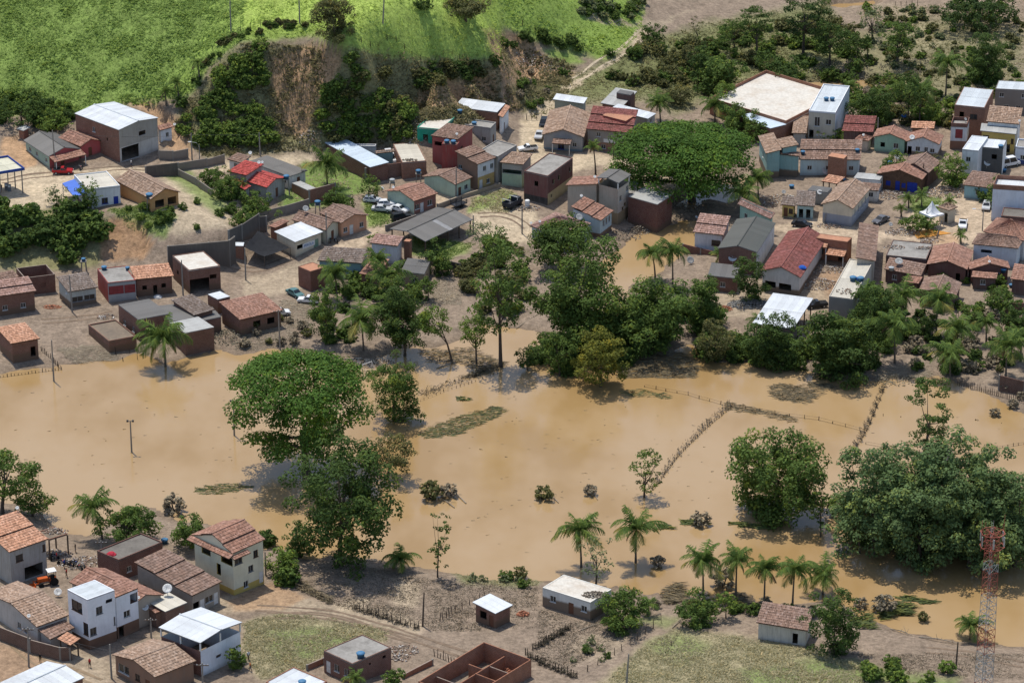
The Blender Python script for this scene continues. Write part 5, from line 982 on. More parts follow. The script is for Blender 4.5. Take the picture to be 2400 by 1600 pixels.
shrub_mass('plain_thicket', [(1560,105),(1700,60),(1960,60),(1970,190),(1720,190),(1600,190)], 80, 1.0, 2.4, ['mid','olive','bright'], ['dark thicket on the plain behind the white slab hall','olive thicket on the plain behind the white slab hall','green thicket on the plain behind the white slab hall'])
shrub_mass('grove_thicket', [(1940,190),(2060,190),(2180,210),(2190,290),(2080,300),(1960,300)], 40, 1.2, 2.4, ['mid','bright','olive'], ['dark undergrowth of the banana grove','green undergrowth of the banana grove','olive undergrowth of the banana grove'])
shrub_mass('grove_thicket', [(2200,120),(2300,110),(2300,200),(2200,210)], 14, 1.2, 2.2, ['dark','mid'], ['dark thicket by the top right palm','green thicket by the top right palm'])
shrub_mass('hill_foot_thicket', [(-20,215),(150,240),(175,265),(160,300),(60,300),(-20,310)], 26, 1.2, 2.4, ['dark','mid','bright'], ['dark thicket at the hill foot left of the warehouse','green thicket at the hill foot left of the warehouse','bright thicket at the hill foot left of the warehouse'])
shrub_mass('fence_line_scrub', [(430,190),(490,115),(530,78),(620,50),(725,52),(725,62),(620,66),(535,96),(500,135),(450,205)], 40, .35, .8, ['olive','dark','mid'], ['olive scrub along the hill fence','dark scrub along the hill fence','green scrub along the hill fence'], .2)
shrub_mass('flooded_undergrowth', [(1930,1190),(2100,1200),(2352,1190),(2352,1285),(2150,1290),(1970,1262)], 30, 2.6, 4.2, ['grey','mid'], ['greyish low foliage filling the flooded grove','greener low foliage filling the flooded grove'], .26)
shrub_mass('plain_weeds', [(1960,20),(2352,10),(2352,240),(2200,240),(1990,170)], 150, .5, 1.3, ['olive','pale','bright'], ['olive weed clumps on the plain at top right','pale weed clumps on the plain at top right','bright weed clumps on the plain at top right'], .2)
shrub_mass('bank_growth', [(2050,720),(2352,700),(2352,860),(2100,850)], 40, .8, 1.7, ['mid','dark','mud'], ['green undergrowth among the right hand palms','dark undergrowth among the right hand palms','muddy undergrowth among the right hand palms'])
for x, y, r, key, lab in [(660,1340,2.2,'g','grey green round bush left of the shore fence'), (1510,1300,1.5,'m','round muddy bush standing in the water beside the palms'), (1660,1345,2.4,'m','large ball shaped muddy bush between two shore palms'),
  (2028,1405,2.3,'m','large ball shaped muddy bush in the water near the old roof'), (1975,1395,1.4,'m','smaller muddy bush left of the ball shaped one'), (2120,1425,1.2,'o','slim drowned shrub in the brown water'), (1610,1205,1.9,'m','broken bush standing on a floating raft'),
  (2310,895,1.3,'m','small drowned tuft bush at right, upper one'), (2328,935,1.3,'m','small drowned tuft bush at right, lower one'), (2345,915,1.1,'m','small drowned tuft bush at the right edge'), (2285,955,1.2,'m','drowned tuft bush nearest the lone layered tree'),
  (1250,1145,2.0,'o','tangled uprooted bush in the middle of the flood'), (1355,1135,1.4,'m','bare uprooted bush right of the tangled one'), (990,1145,2.4,'o','leafy end of the fallen tree in the flood'), (1030,1140,1.9,'m','bare root end of the fallen tree in the flood'),
  (1195,1325,1.6,'o','slender young shrub at the near shore centre'), (2050,1535,1.5,'g','round green bush at the edge of the bottom field'), (2175,1545,1.6,'b','bright round bush near the lattice tower'), (400,1175,2.4,'m','drift covered bush at the near left shore'), (615,1250,1.8,'d','dark bush beside the yellow house wall')]:
    shrub(0, x, y, r, key, lab)
# ------------------------------------------------------------ palms
FR = {}
def frond_mesh(e0, bend, L, mat, seed):
    r = random.Random(seed); n = 9; pts = []; p = Vector((0, 0, 0)); e = e0
    for i in range(n + 1): pts.append(p.copy()); p += Vector((math.cos(e), 0, math.sin(e))) * (L / n); e -= bend / n
    V = []; rn = []
    for i in range(n):
        a, b = pts[i], pts[i + 1]; w = .045 * (1 - i / n) + .012; V += [a + Vector((0, -w, 0)), b + Vector((0, -w, 0)), b + Vector((0, w, 0)), a + Vector((0, w, 0))]; rn.append(.75)
    for i in range(30):
        f = .08 + .92 * i / 30; k = f * n; j = min(int(k), n - 1); c = pts[j].lerp(pts[j + 1], k - j); d = (pts[j + 1] - pts[j]).normalized(); ln = L * .30 * math.sin(math.pi * (.18 + .75 * f)) + .1
        for s in (-1, 1):
            out = (d * r.uniform(.45, .75) + Vector((0, s, 0)) * .75 + Vector((0, 0, -r.uniform(.35, 1.0)))).normalized() * ln; w = d * .062
            V += [c - w, c + w, c + out + w * .35, c + out - w * .35]; rn.append(r.uniform(.15, .85))
    return fast_mesh('frond', np.array([tuple(q) for q in V]), 4, mat, rn)
for i in range(3):
    FR[('up', i)] = frond_mesh(R(78), R(55 + 20 * i), 3.5, PALM['g'], i); FR[('mid', i)] = frond_mesh(R(50), R(95 + 22 * i), 4.1, PALM['g'], 10 + i); FR[('out', i)] = frond_mesh(R(20), R(80 + 25 * i), 3.9, PALM['g' if i else 'y'], 20 + i); FR[('low', i)] = frond_mesh(R(-20), R(70), 3.0 - .4 * i, PALM['yb'[i > 0]], 30 + i)
_tk = {}
def palm(cx, cy, bx, by, r, label, n=23, t=0, group='coconut palms'):
    """crown centre and foot in photo pixels, r = crown radius in metres"""
    k = TS[t][2]; g = G(t, bx, by); s = scale_at(g); H_ = max((by - cy) / k / s / math.cos(PITCH), 1.2); dx = (cx - bx) / k / s; z0 = max(g[2], -.4)
    root = empty('coconut_palm', (g[0], g[1], z0), label, 'palm', group); mb = MB(); pts = [(0, 0, -.5)] + [(dx * (f ** 1.6), .15 * math.sin(f * 3), H_ * f) for f in (.12, .3, .5, .7, .88, 1.0)]
    mb.tube(pts, [.24, .2, .16, .14, .13, .13, .17], 8); mb.obj('trunk', PALMBARK, root)
    for i in range(n):
        f = i / n; kind = 'up' if f < .25 else 'mid' if f < .58 else 'out' if f < .84 else 'low'; az = i * 2.39996 + random.uniform(-.45, .45); sc_ = r / 2.65 * random.uniform(.7, 1.15)
        inst('frond', FR[(kind, random.randrange(3))], root, (dx, 0, H_ - .05), (random.uniform(-.45, .45), random.uniform(-.15, .15), az), sc_)
for P_ in [(1330,1215,1335,1302,3.5,'leftmost of the two palms standing in the flood'), (1460,1213,1460,1292,3.5,'right palm of the two standing in the flood'), (1612,1287,1615,1368,3.3,'leftmost palm of the row of five on the near shore'),
 (1690,1282,1690,1372,3.0,'second palm from left in the near shore row'), (1755,1305,1755,1392,3.0,'middle palm of the near shore row of five'), (1822,1308,1820,1398,3.2,'fourth palm from left in the near shore row'), (1890,1320,1890,1365,3.0,'rightmost palm of the near shore row, behind the dark tree'),
 (215,1165,235,1238,3.2,'lone leaning palm at the near left shore'), (375,775,380,842,4.4,'big low palm at the far bank with a pole before it'), (750,378,752,432,3.8,'tall palm in the garden of the blue roofed workshop'), (770,630,775,692,3.4,'palm beside the small brick cube house'),
 (890,635,895,700,3.6,'palm right of the one by the brick cube house'), (830,735,835,805,3.8,'yellowish palm in front of the far bank clump'), (905,705,910,790,3.8,'palm at the middle of the far bank clump'), (865,600,868,660,2.8,'palm showing above the long low house'),
 (1497,582,1505,642,2.9,'left of two palms at the creek mouth'), (1543,578,1545,658,3.0,'right of two palms at the creek mouth'), (1738,412,1742,462,3.0,'upper palm by the pond under the teal house'), (1703,445,1708,492,3.2,'lower palm by the pond under the teal house'),
 (2172,148,2172,222,3.3,'tall palm on the plain behind the town at right'), (2112,215,2112,282,3.2,'palm in the banana grove behind the green gable house'), (1512,238,1517,282,2.8,'palm right of the white sheet roof by the dirt road'), (1640,243,1642,282,3.0,'palm between umbrella tree and white slab hall'),
 (2070,680,2070,745,3.4,'rear palm of the right hand cluster by the terrace building'), (2048,745,2055,835,3.6,'left front palm of the right hand cluster'), (2150,690,2150,772,3.4,'palm in front of the weathered gable roof'), (2195,755,2198,830,3.3,'middle palm of the right hand cluster'),
 (2178,815,2182,875,3.4,'lowest palm of the right hand cluster at the shore'), (2308,795,2310,868,3.4,'large palm at the right edge of the cluster'), (2340,775,2345,830,2.8,'palm cut by the right edge'), (2262,740,2265,790,2.2,'small palm behind the right edge palms'), (1985,675,1990,730,2.6,'palm beside the terrace building wall'),
 (2228,1435,2228,1468,2.6,'low shaggy palm beside the lattice tower'), (920,1282,922,1308,2.6,'broken low palm at the near shore centre')]: palm(*P_)
for P_ in [(455,145,458,182,1.9,'small palm on the hill fence line, upper one'), (380,212,382,242,1.9,'small palm at the hill edge, lowest one'), (408,190,410,222,1.9,'small palm at the hill edge, middle one'), (1362,338,1368,402,1.7,'slim young palm in the street by the dark red roofs'),
 (2070,478,2070,498,1.3,'small cycad like palm left of the tent lawn'), (2205,540,2207,560,1.6,'small palm behind the orange tarpaulin'), (2085,455,2087,478,1.7,'young palm in the square garden, left one'), (2115,450,2117,475,1.8,'young palm in the square garden, middle one'), (2180,462,2182,485,1.7,'young palm in the square garden, right one'),
 (2310,705,2312,730,1.6,'young palm in the back yard at right'), (1485,1388,1487,1412,1.8,'young palm right of the white house with flood mark'), (1405,1395,1407,1415,1.8,'young palm touching the white house with flood mark'), (1740,735,1742,770,1.9,'young palm at the corner of the white open shed'), (1950,200,1952,230,1.9,'banana like palm left in the grove'), (2030,210,2032,240,1.9,'banana like palm in the middle of the grove'), (1990,110,1993,140,1.9,'banana like palm above the long pond'), (815,1555,818,1580,1.8,'banana plant in front of the square brick house'), (1655,585,1657,605,1.9,'banana plant beside the creek edge house')]: palm(*P_, n=13, group='young palms')
# ------------------------------------------------------------ grass, scrub and flattened reeds: uncountable
def tufts(name, label, polys, n, h0, h1, mat, w=.10, lean=(0, 0), blades=3, flat=1.0):
    Vs, Rs = [], []
    for poly, share in polys:
        P = in_poly(poly, int(n * share)); P = P[P[:, 2] > (.02 if flat > .5 else -.2)]; cl = np.clip(fnoise(P[:, 0] / 3.0, P[:, 1] / 3.0, 21) * 1.5 - .25, .15, 1.15)
        for k in range(blades):
            m = len(P); h = rng.uniform(h0, h1, m) * cl; az = rng.uniform(0, 6.283, m); d = np.stack([np.cos(az), np.sin(az), np.zeros(m)], 1); b = P + rng.uniform(-.25, .25, (m, 3)) * np.array([1, 1, 0]); ww = (w * rng.uniform(.6, 1.6, m) * (1 + h))[:, None]
            tip = b + np.stack([rng.normal(lean[0], .6, m) * h, rng.normal(lean[1], .6, m) * h, h * flat * .62], 1); Vs.append(np.stack([b - d * ww, b + d * ww, tip], 1).reshape(-1, 3)); Rs.append(np.clip(.25 + cl * .35 + rng.normal(0, .15, m), 0, 1))
    o = inst(name, fast_mesh(name, np.concatenate(Vs), 3, mat, np.concatenate(Rs))); tag(o, label, 'grass', None, 'stuff'); return o
HILL = [(-100,-100),(1140,-100),(1150,60),(1150,132),(1000,138),(850,118),(800,108),(720,82),(560,95),(480,160),(420,230),(300,240),(160,262),(-100,262)]
tufts('pasture_grass', 'lush green pasture grass covering the hill', [([(-100,-100),(560,-100),(560,95),(480,160),(420,230),(300,240),(160,262),(-100,262)], 1)], 30000, .35, 1.05, leaf((.32, .44, .13), .3, .5, (1.3, 1.05, .8)), .13)
tufts('hilltop_grass', 'bright yellow green grass on the hilltop above the cliff', [([(560,-100),(1140,-100),(1150,60),(1150,132),(1000,138),(850,118),(800,108),(720,82),(560,95)], 1)], 14000, .25, .6, leaf((.46, .58, .16), .25, .5, (1.25, 1.05, .8)), .12)
tufts('right_pasture_grass', 'bright green grass on the pasture right of the cliff', [([(1140,-100),(1490,-100),(1475,60),(1455,95),(1400,132),(1300,112),(1150,60)], 1)], 9000, .3, .8, leaf((.44, .57, .15), .25, .5, (1.3, 1.05, .8)), .12)
tufts('cliff_scrub', 'tangled dry and green scrub on the cliff face', [([(430,230),(500,150),(560,100),(800,110),(1000,142),(1145,140),(1150,260),(960,330),(470,360),(400,290)], .8), ([(1150,90),(1320,150),(1300,220),(1160,260)], .2)], 16000, .5, 1.5, leaf((.27, .235, .13), .5, .35, (1.3, 1.1, 1.0)), .12)
tufts('plain_scrub', 'dry olive weeds on the plain behind the town', [([(1170,200),(1330,170),(1450,110),(1600,60),(1900,0),(1960,120),(1900,185),(1700,190),(1560,260),(1480,230),(1330,240),(1220,270)], .75), ([(2000,20),(2352,0),(2352,200),(2100,200)], .25)], 15000, .3, .9, leaf((.30, .28, .15), .45, .4, (1.35, 1.1, .9)), .1)
tufts('field_grass', 'dry yellow green grass on the near bank fields', [([(1360,1600),(1470,1490),(1560,1440),(1750,1470),(1900,1500),(2050,1550),(2200,1600)], .6), ([(560,1430),(640,1410),(760,1420),(900,1450),(870,1480),(760,1490),(700,1540),(600,1560),(560,1500)], .25), ([(1030,1300),(1240,1322),(1230,1345),(1060,1340)], .07), ([(690,370),(860,380),(880,430),(760,470),(640,480)], .04), ([(1090,440),(1180,440),(1170,490),(1080,490)], .04)], 24000, .25, .75, leaf((.50, .455, .28), .4, .4, (1.3, 1.05, .9)), .09)
tufts('yard_weeds', 'weeds growing in yards and gardens of the town', [([(835,460),(890,490),(930,510),(850,525)], .2), ([(950,540),(1090,560),(1030,600),(940,580)], .25), ([(250,480),(340,470),(400,500),(380,545),(300,525)], .25), ([(2090,450),(2170,455),(2170,490),(2100,495)], .15), ([(1100,560),(1220,570),(1210,640),(1100,650)], .15)], 5000, .25, .6, leaf((.22, .31, .09), .4, .45), .09)
tufts('flattened_reeds', 'flattened mud coloured reeds lying along the far bank', [([(1420,810),(1560,805),(1620,850),(1600,885),(1440,880)], .3), ([(130,800),(260,790),(275,830),(170,835)], .15), ([(520,770),(660,750),(690,800),(540,805)], .15), ([(980,640),(1060,640),(1060,700),(980,700)], .1), ([(640,690),(720,690),(720,760),(640,750)], .1), ([(2000,850),(2120,830),(2140,868),(2010,870)], .1), ([(2200,180),(2352,120),(2352,240),(2200,240)], .1)], 12000, .4, 1.2, leaf((.42, .35, .26), .5, .2, (1.15, 1, .9)), .06, (.9, -.2), 3, .35)
tufts('mud_stubble', 'trampled muddy stubble on the near bank', [([(640,1330),(820,1300),(1000,1330),(1230,1350),(1250,1440),(1000,1450),(800,1400)], .6), ([(1240,1400),(1400,1420),(1440,1460),(1300,1540),(1230,1500)], .2), ([(1950,1500),(2352,1500),(2352,1560),(2100,1550)], .2)], 15000, .15, .45, leaf((.30, .245, .18), .85, .1, (1.15, 1, .9)), .07)
# ------------------------------------------------------------ things standing on roofs and in the streets
bpy.context.view_layer.update(); DG = bpy.context.evaluated_depsgraph_get()
def hit(t, x, y):
    """where a pixel's direction first meets something built"""
    d = ray(*px(t, (x, y))); ok, loc, nor, idx, ob, mx_ = S.ray_cast(DG, Vector(CAM), Vector(d)); return Vector(loc) if ok else Vector(G(t, x, y))
# --- walls
def wall_run(t, pts, hgt, mat, label, thick=.2, name='yard_wall', cap=None):
    P = [G(t, *p) for p in pts]; o0 = P[0]; root = empty(name, (o0[0], o0[1], o0[2] - .2), label, 'wall')
    for a, b in zip(P[:-1], P[1:]):
        d = (b - a)[:2]; L = float(np.linalg.norm(d)); n = np.array([-d[1], d[0]]) / L * thick / 2; z0 = min(a[2], b[2]) - o0[2] - .1; mb = MB(); A_, B_ = (a - o0)[:2], (b - o0)[:2]
        mb.prism([tuple(A_ - n), tuple(B_ - n), tuple(B_ + n), tuple(A_ + n)], z0 - .2, max(a[2], b[2]) - o0[2] + .2 + hgt); mb.obj('wall_panel', mat, root)
        k = max(1, int(L / 3.5)); mb = MB(); mb.box(-.14, .14, -.14, .14, 0, 1); pm = mb.mesh('pillar', POLE)
        for i in range(k + 1): p = A_ + (B_ - A_) * (i / k); inst('pillar', pm, root, (*p, z0 - .2), (0, 0, math.atan2(d[1], d[0])), (1, 1, max(a[2], b[2]) - o0[2] + .46 + hgt - z0))
    return root
DW = plaster((.11, .10, .09), None, .5); GW = plaster((.24, .21, .18), None, .7)
wall_run(0, [(388,622), (528,612), (540,600)], 5.4, plaster((.13,.115,.10),None,.6), 'tall dark retaining wall below the terrace garden', .4, 'retaining_wall'); wall_run(6, [(165,1235), (300,1180), (480,1090), (560,1090)], 3.4, DW, 'dark stepped wall behind the black tarp', .25)
wall_run(5, [(1340,255), (1640,240)], 2.4, DW, 'dark grey wall between road and terrace garden'); wall_run(5, [(1645,250), (1800,330), (1950,440)], 1.6, GW, 'long garden wall running down from the road'); wall_run(5, [(1640,200), (1900,165), (2060,130)], 1.8, GW, 'pale road wall with reddish coping behind the garden')
wall_run(6, [(1010,790), (1280,740)], 3.0, BR, 'brick yard wall beside the tall palm'); wall_run(6, [(1600,560), (1700,540), (2000,500), (2230,470)], 3.0, brick((.22,.11,.08)), 'long brick yard wall below the slab roofs'); wall_run(6, [(480,980), (760,900), (1000,830)], 1.8, GW, 'grey garden wall above the tile roofed row')
wall_run(13, [(0,1215), (250,1320), (495,1385), (575,1385)], 2.4, brick((.17,.10,.075)), 'dark brick boundary wall before the long tile roof house'); wall_run(7, [(560,850), (820,740), (1210,620)], .8, plaster((.33,.27,.2),None,.5), 'low kerb wall along the paved street', .3, 'kerb_wall')
wall_run(1, [(1465,1460), (1590,1470), (1725,1450)], 1.9, GW, 'grey yard wall right of the warehouse'); wall_run(14, [(470,1450), (620,1390)], 1.0, BR, 'low brick wall left of the square brick house'); wall_run(14, [(1350,1530), (1620,1400)], .8, OB, 'low red brick wall by the unfinished house')
wall_run(7, [(20,1080), (330,960)], 1.0, GW, 'pale kerb wall beside the dark car'); wall_run(20, [(2170,330), (2352,330)], 2.2, DB, 'dark brick yard wall behind the right edge palms'); wall_run(20, [(2120,1040), (2352,1090)], 3.0, brick((.15,.08,.06)), 'dark low riverside wall at the right edge'); wall_run(19, [(1570,360), (1900,400)], .9, DB, 'ruined low wall beside the creek edge house')
wall_run(18, [(1560,270), (1700,290), (1880,340)], 1.6, DW, 'dark yard wall below the leafy tree')
# --- poles
def pole(t, xt, yt, xb, yb, label, kind='plain', r=.13, lampdir=1):
    g = G(t, xb, yb); s = scale_at(g); H_ = max(2.0, (yb - yt) / TS[t][2] / s / math.cos(PITCH)); lx = (xt - xb) / TS[t][2] / s
    root = empty('utility_pole' if kind in ('plain', 'cross') else 'street_lamp', (g[0], g[1], max(g[2], -.3)), label, 'pole' if kind in ('plain', 'cross') else 'lamp'); mb = MB(); mb.tube([(0, 0, -.5), (lx * .5, 0, H_ * .5), (lx, 0, H_)], [r * 1.3, r * 1.1, r * .8], 8); mb.obj('shaft', POLE if kind != 'wood' else WOOD, root)
    if kind == 'cross':
        mb = MB(); mb.box(lx - 1.0, lx + 1.0, -.06, .06, H_ - .5, H_ - .36); mb.obj('crossarm', WOOD, root); mb = MB(); mb.lathe([(0, 0), (.06, 0), (.05, .14), (0, .16)], 6); im = mb.mesh('insulator', WHITEM)
        for x in (-.85, -.3, .3, .85): inst('insulator', im, root, (lx + x, 0, H_ - .36))
    if kind == 'lamp':
        mb = MB(); mb.tube([(lx, 0, H_ - .6), (lx + .5 * lampdir, 0, H_ + .3), (lx + 1.8 * lampdir, 0, H_ + .55)], .045, 6); mb.obj('lamp_arm', STEEL, root); mb = MB(); x0, x1 = sorted((lx + 1.6 * lampdir, lx + 2.3 * lampdir)); mb.box(x0, x1, -.14, .14, H_ + .46, H_ + .60); mb.obj('lamp_head', WHITEM, root)
    if kind == 'twin':
        mb = MB(); mb.box(lx - .55, lx + .55, -.06, .06, H_ - .12, H_); mb.obj('crossarm', POLE, root); mb = MB(); mb.box(-.17, .17, -.14, .14, -.14, .22); lm = mb.mesh('floodlight', plain('dark_metal', (.07, .07, .07), .6))
        for x in (-.5, .5): inst('floodlight', lm, root, (lx + x, 0, H_ - .06))
    return Vector((g[0] + lx, g[1], max(g[2], -.3) + H_ - .35))
pl = {}
for key, *a in [('h1',1,2122,-60,2122,290,'pole on the hill fence line at left'), ('h2',2,400,-80,402,215,'pole on the hill left of the solitary tree'), ('h3',2,1185,-60,1165,212,'dark pole on the hill right of the solitary tree'), ('w1',1,500,1205,508,1545,'pole before the pink house with grey roof'),
  ('s1',1,1765,1230,1765,1470,'pole right of the warehouse yard'), ('v1',17,495,770,495,1150,'thin pole standing in the water by the left houses'), ('v2',17,655,180,665,515,'pole in front of the pale tile house'), ('v3',5,1680,1020,1683,1340,'pole beside the brick garage'), ('v4',5,2258,910,2258,1200,'pole at the edge of the black tarp'),
  ('v5',17,1515,690,1525,1000,'concrete pole before the big low palm'), ('v6',6,1190,900,1190,1215,'pole in the street beside the cream shop'), ('v7',7,760,420,758,740,'slim pole before the green house'), ('v8',7,1450,820,1450,1110,'pole in the dirt yard'), ('v9',7,938,920,938,1095,'short pole at the open shed end'),
  ('v10',2,35,1225,38,1430,'pole by the road bend at the cliff foot'), ('n1',14,1548,725,1530,1045,'wooden pole in the fenced mud yard','wood'), ('n2',15,950,1320,935,1568,'pole in the bottom centre field'), ('n3',13,910,1240,912,1530,'pole before the brown tile roof house'), ('n4',16,1540,1225,1535,1440,'thin pole near the lattice tower','wood'),
  ('n5',21,350,1400,350,1560,'pole at the corner of the yellow house'), ('r1',9,1880,1400,1845,1530,'slim pole before the cream and blue hall'), ('r2',10,910,755,900,1050,'dark pole before the plank walled house','wood'), ('r3',4,1003,1090,1003,1310,'pole before the green gable house'), ('r4',12,1070,350,1020,570,'pole by the orange tarpaulin')]: pl[key] = pole(*a)
for key, *a in [('c1',13,247,1100,235,1435,'pole with crossarm at the lower left road','cross'), ('c2',13,1237,1030,1235,1195,'pole with crossarm left of the metal roofed house','cross'), ('c3',18,215,690,222,1058,'pole with wide crossarm before the pinkish tile roof','cross'), ('c4',9,888,130,880,330,'pole with crossarm above the umbrella tree','cross'), ('c5',13,835,400,840,615,'pole beside the dark wet slab roof','cross'),
  ('c6',13,1660,1395,1655,1600,'pole with crossarm at the bottom left edge','cross'), ('c7',3,975,1180,965,1330,'pole with crossarm before the dark red roofs','cross')]: pl[key] = pole(*a)
for key, *a in [('l1',1,1835,1330,1835,1505,'curved street lamp at the hill foot road','lamp',.1,-1), ('l2',2,990,1160,1000,1360,'curved street lamp below the cliff','lamp',.1,-1), ('l3',12,1580,240,1580,475,'curved street lamp at the square','lamp',.1,-1), ('l4',12,895,200,880,430,'lamp post beside the white tent','lamp',.1,1),
  ('t1',17,1210,1510,1210,1800,'twin floodlight pole standing in the flood at left','twin'), ('t2',21,142,395,140,628,'twin floodlight pole standing in the flood left of the rain tree','twin')]: pl[key] = pole(*a)
CABLE = plain('cable', (.10, .10, .10), .7)
def cable(a, b, label, sag=1.0):
    mb = MB(); a, b = Vector(a), Vector(b); mb.tube([a.lerp(b, f) - Vector((0, 0, sag * 4 * f * (1 - f))) for f in np.linspace(0, 1, 11)], .022, 4, cap=False); tag(mb.obj('power_cable', CABLE), label, 'cable')
cable(pl['c1'], pl['c6'], 'power cable crossing the lower left roofs', .9); cable(pl['h1'], pl['h2'], 'power cable between the two left hill poles', .8); cable(pl['h2'], pl['h3'], 'power cable between the two right hill poles', .8); cable(pl['s1'], pl['l2'], 'power cable along the cliff foot', .7); cable(pl['l2'], pl['c7'], 'power cable over the slab roofs', 1.0); cable(pl['w1'], pl['s1'], 'power cable across the warehouse front', .8); cable(pl['c7'], pl['c4'], 'power cable over the umbrella tree', 1.0)
# --- fences
def fence(t, pts, label, sp=1.6, h=1.2, wire=True, wood=DKWOOD, name='fence', jit=.3, r=.075, rails=(.45, .95)):
    P = []; px_ = [px(t, p) for p in pts]; ws = [np.array(ground(*p)) for p in px_]; o0 = ws[0]; root = empty(name, (o0[0], o0[1], max(o0[2], -.3)), label, 'fence'); oz = max(o0[2], -.3); tops = []
    mb = MB(); mb.tube([(0, 0, -.5), (.01, 0, .5), (.0, .01, 1)], [r, r * .9, r * .7], 5); pm = mb.mesh('fence_post', wood)
    for a, b in zip(ws[:-1], ws[1:]):
        L = np.linalg.norm((b - a)[:2]); k = max(1, int(L / sp))
        for i in range(k + (b is ws[-1])):
            q = a + (b - a) * (i / k) + np.array([random.uniform(-.1, .1), random.uniform(-.1, .1), 0]) * sp * .5; z = max(hz(q[0], q[1]), -.35); hh = h * random.uniform(1 - jit, 1 + jit)
            inst('fence_post', pm, root, (q[0] - o0[0], q[1] - o0[1], z - oz - .05), (random.uniform(-.1, .1), random.uniform(-.1, .1), 0), (random.uniform(.7, 1.3), 1, hh)); tops.append(Vector((q[0] - o0[0], q[1] - o0[1], z - oz)))
    if wire and len(tops) > 1:
        for f in rails: mb = MB(); mb.tube([p + Vector((0, 0, h * f * random.uniform(.9, 1.05))) for p in tops], .02, 3, cap=False); mb.obj('fence_wire', wood, root)
    return root
fence(0, [(440,190), (490,120), (530,85), (620,58), (720,58)], 'wire fence climbing the hill at left', 2.2); fence(0, [(790,85), (830,97), (930,115), (1000,136), (1130,142)], 'wire fence along the cliff top at right', 2.0); fence(0, [(1200,60), (1290,95), (1390,125)], 'wire fence on the right hand pasture', 2.6)
fence(0, [(965,922), (1020,900), (1075,882), (1150,855)], 'debris clogged fence in the flood right of the rain tree', .9, .75); fence(0, [(1500,1125), (1560,1045), (1620,985), (1678,937)], 'long diagonal flooded fence leading to the small light tree', .9, .85); fence(0, [(1480,888), (1580,908), (1680,935), (1780,950), (1880,965), (1975,988)], 'row of fence posts crossing the flood at right centre', 2.2, .95)
fence(0, [(1963,1035), (1995,980), (2030,895)], 'flooded fence climbing towards the right bank', .9, .8); fence(0, [(1990,1020), (2060,1032), (2110,1040)], 'few fence posts left of the lone layered tree', 2.0, .9); fence(0, [(2030,955), (2110,962)], 'short line of stakes left of the layered tree', 2.4, .8, False); fence(0, [(2240,965), (2300,972), (2352,985)], 'row of low stakes right of the layered tree', 2.6, .6, False); fence(0, [(2260,1050), (2290,1030), (2352,1020)], 'bent flooded fence at the right edge', 1.0, .8)
fence(14, [(905,885), (990,910), (1170,970), (1290,1010), (1500,1075)], 'leaning stick fence along the near bank road', .8, 1.5, True, WOOD); fence(14, [(1690,1000), (1830,925)], 'small wooden gate fence in the mud yard', .7, 1.5, True, WOOD); fence(14, [(1830,925), (1960,850), (2100,755)], 'thin stake fence left of the brick hut', 1.3, 1.3, True, WOOD)
fence(15, [(110,1340), (330,1450), (530,1525)], 'dark stick fence along the bottom plot', .6, 1.2, True, DKWOOD); fence(15, [(530,1525), (700,1420), (900,1300), (1030,1220), (1220,1075)], 'wire fence between mud plot and dry field', 2.0, 1.6, True, WOOD); fence(15, [(170,1300), (300,1220), (480,1120)], 'dark brush fence behind the mud plot', .7, 1.1, True, DKWOOD); fence(14, [(1640,1320), (1770,1370), (1900,1410)], 'stick fence before the unfinished brick house', .5, 1.4, True, WOOD)
fence(20, [(1740,990), (1900,1030), (2080,1080), (2352,1160)], 'dense stake fence along the right far shore', .45, 1.3, True, WOOD); fence(17, [(0,1115), (200,1090), (420,1060), (570,1045)], 'dense stick fence in the water by the left house', .6, .9); fence(17, [(380,870), (480,960), (560,1040)], 'brush covered fence running down to the water at left', .7, 1.0); fence(14, [(370,700), (520,760), (700,840)], 'collapsed brush fence right of the yellow house', .6, 1.0, True, WOOD)
fence(20, [(1700,360), (1830,390), (2000,390)], 'broken stake fence in the back yard at right', .6, 1.2, True, WOOD); fence(18, [(240,800), (420,830), (500,900), (640,940)], 'dark brush fence along the far bank', .8, 1.1, True, DKWOOD); fence(4, [(1170,50), (1370,45)], 'wooden corral fence at the top right edge', 1.2, 1.5, True, WOOD, 'corral_fence'); fence(15, [(1260,1330), (1430,1040), (1430,1041)], 'fallen pale pole fence in the dry field', 3.0, .8, True, WOOD)
fence(3, [(135,1100), (272,1100)], 'timber farm gate at the end of the street', .9, 1.5, True, DKWOOD, 'farm_gate', .02, .07, (.2, .45, .7, .95)); fence(17, [(1065,905), (1135,965), (1195,890), (1265,950)], 'four stumps of posts in the water by the enclosure', 2.4, 1.4, False, DKWOOD, 'post_group')
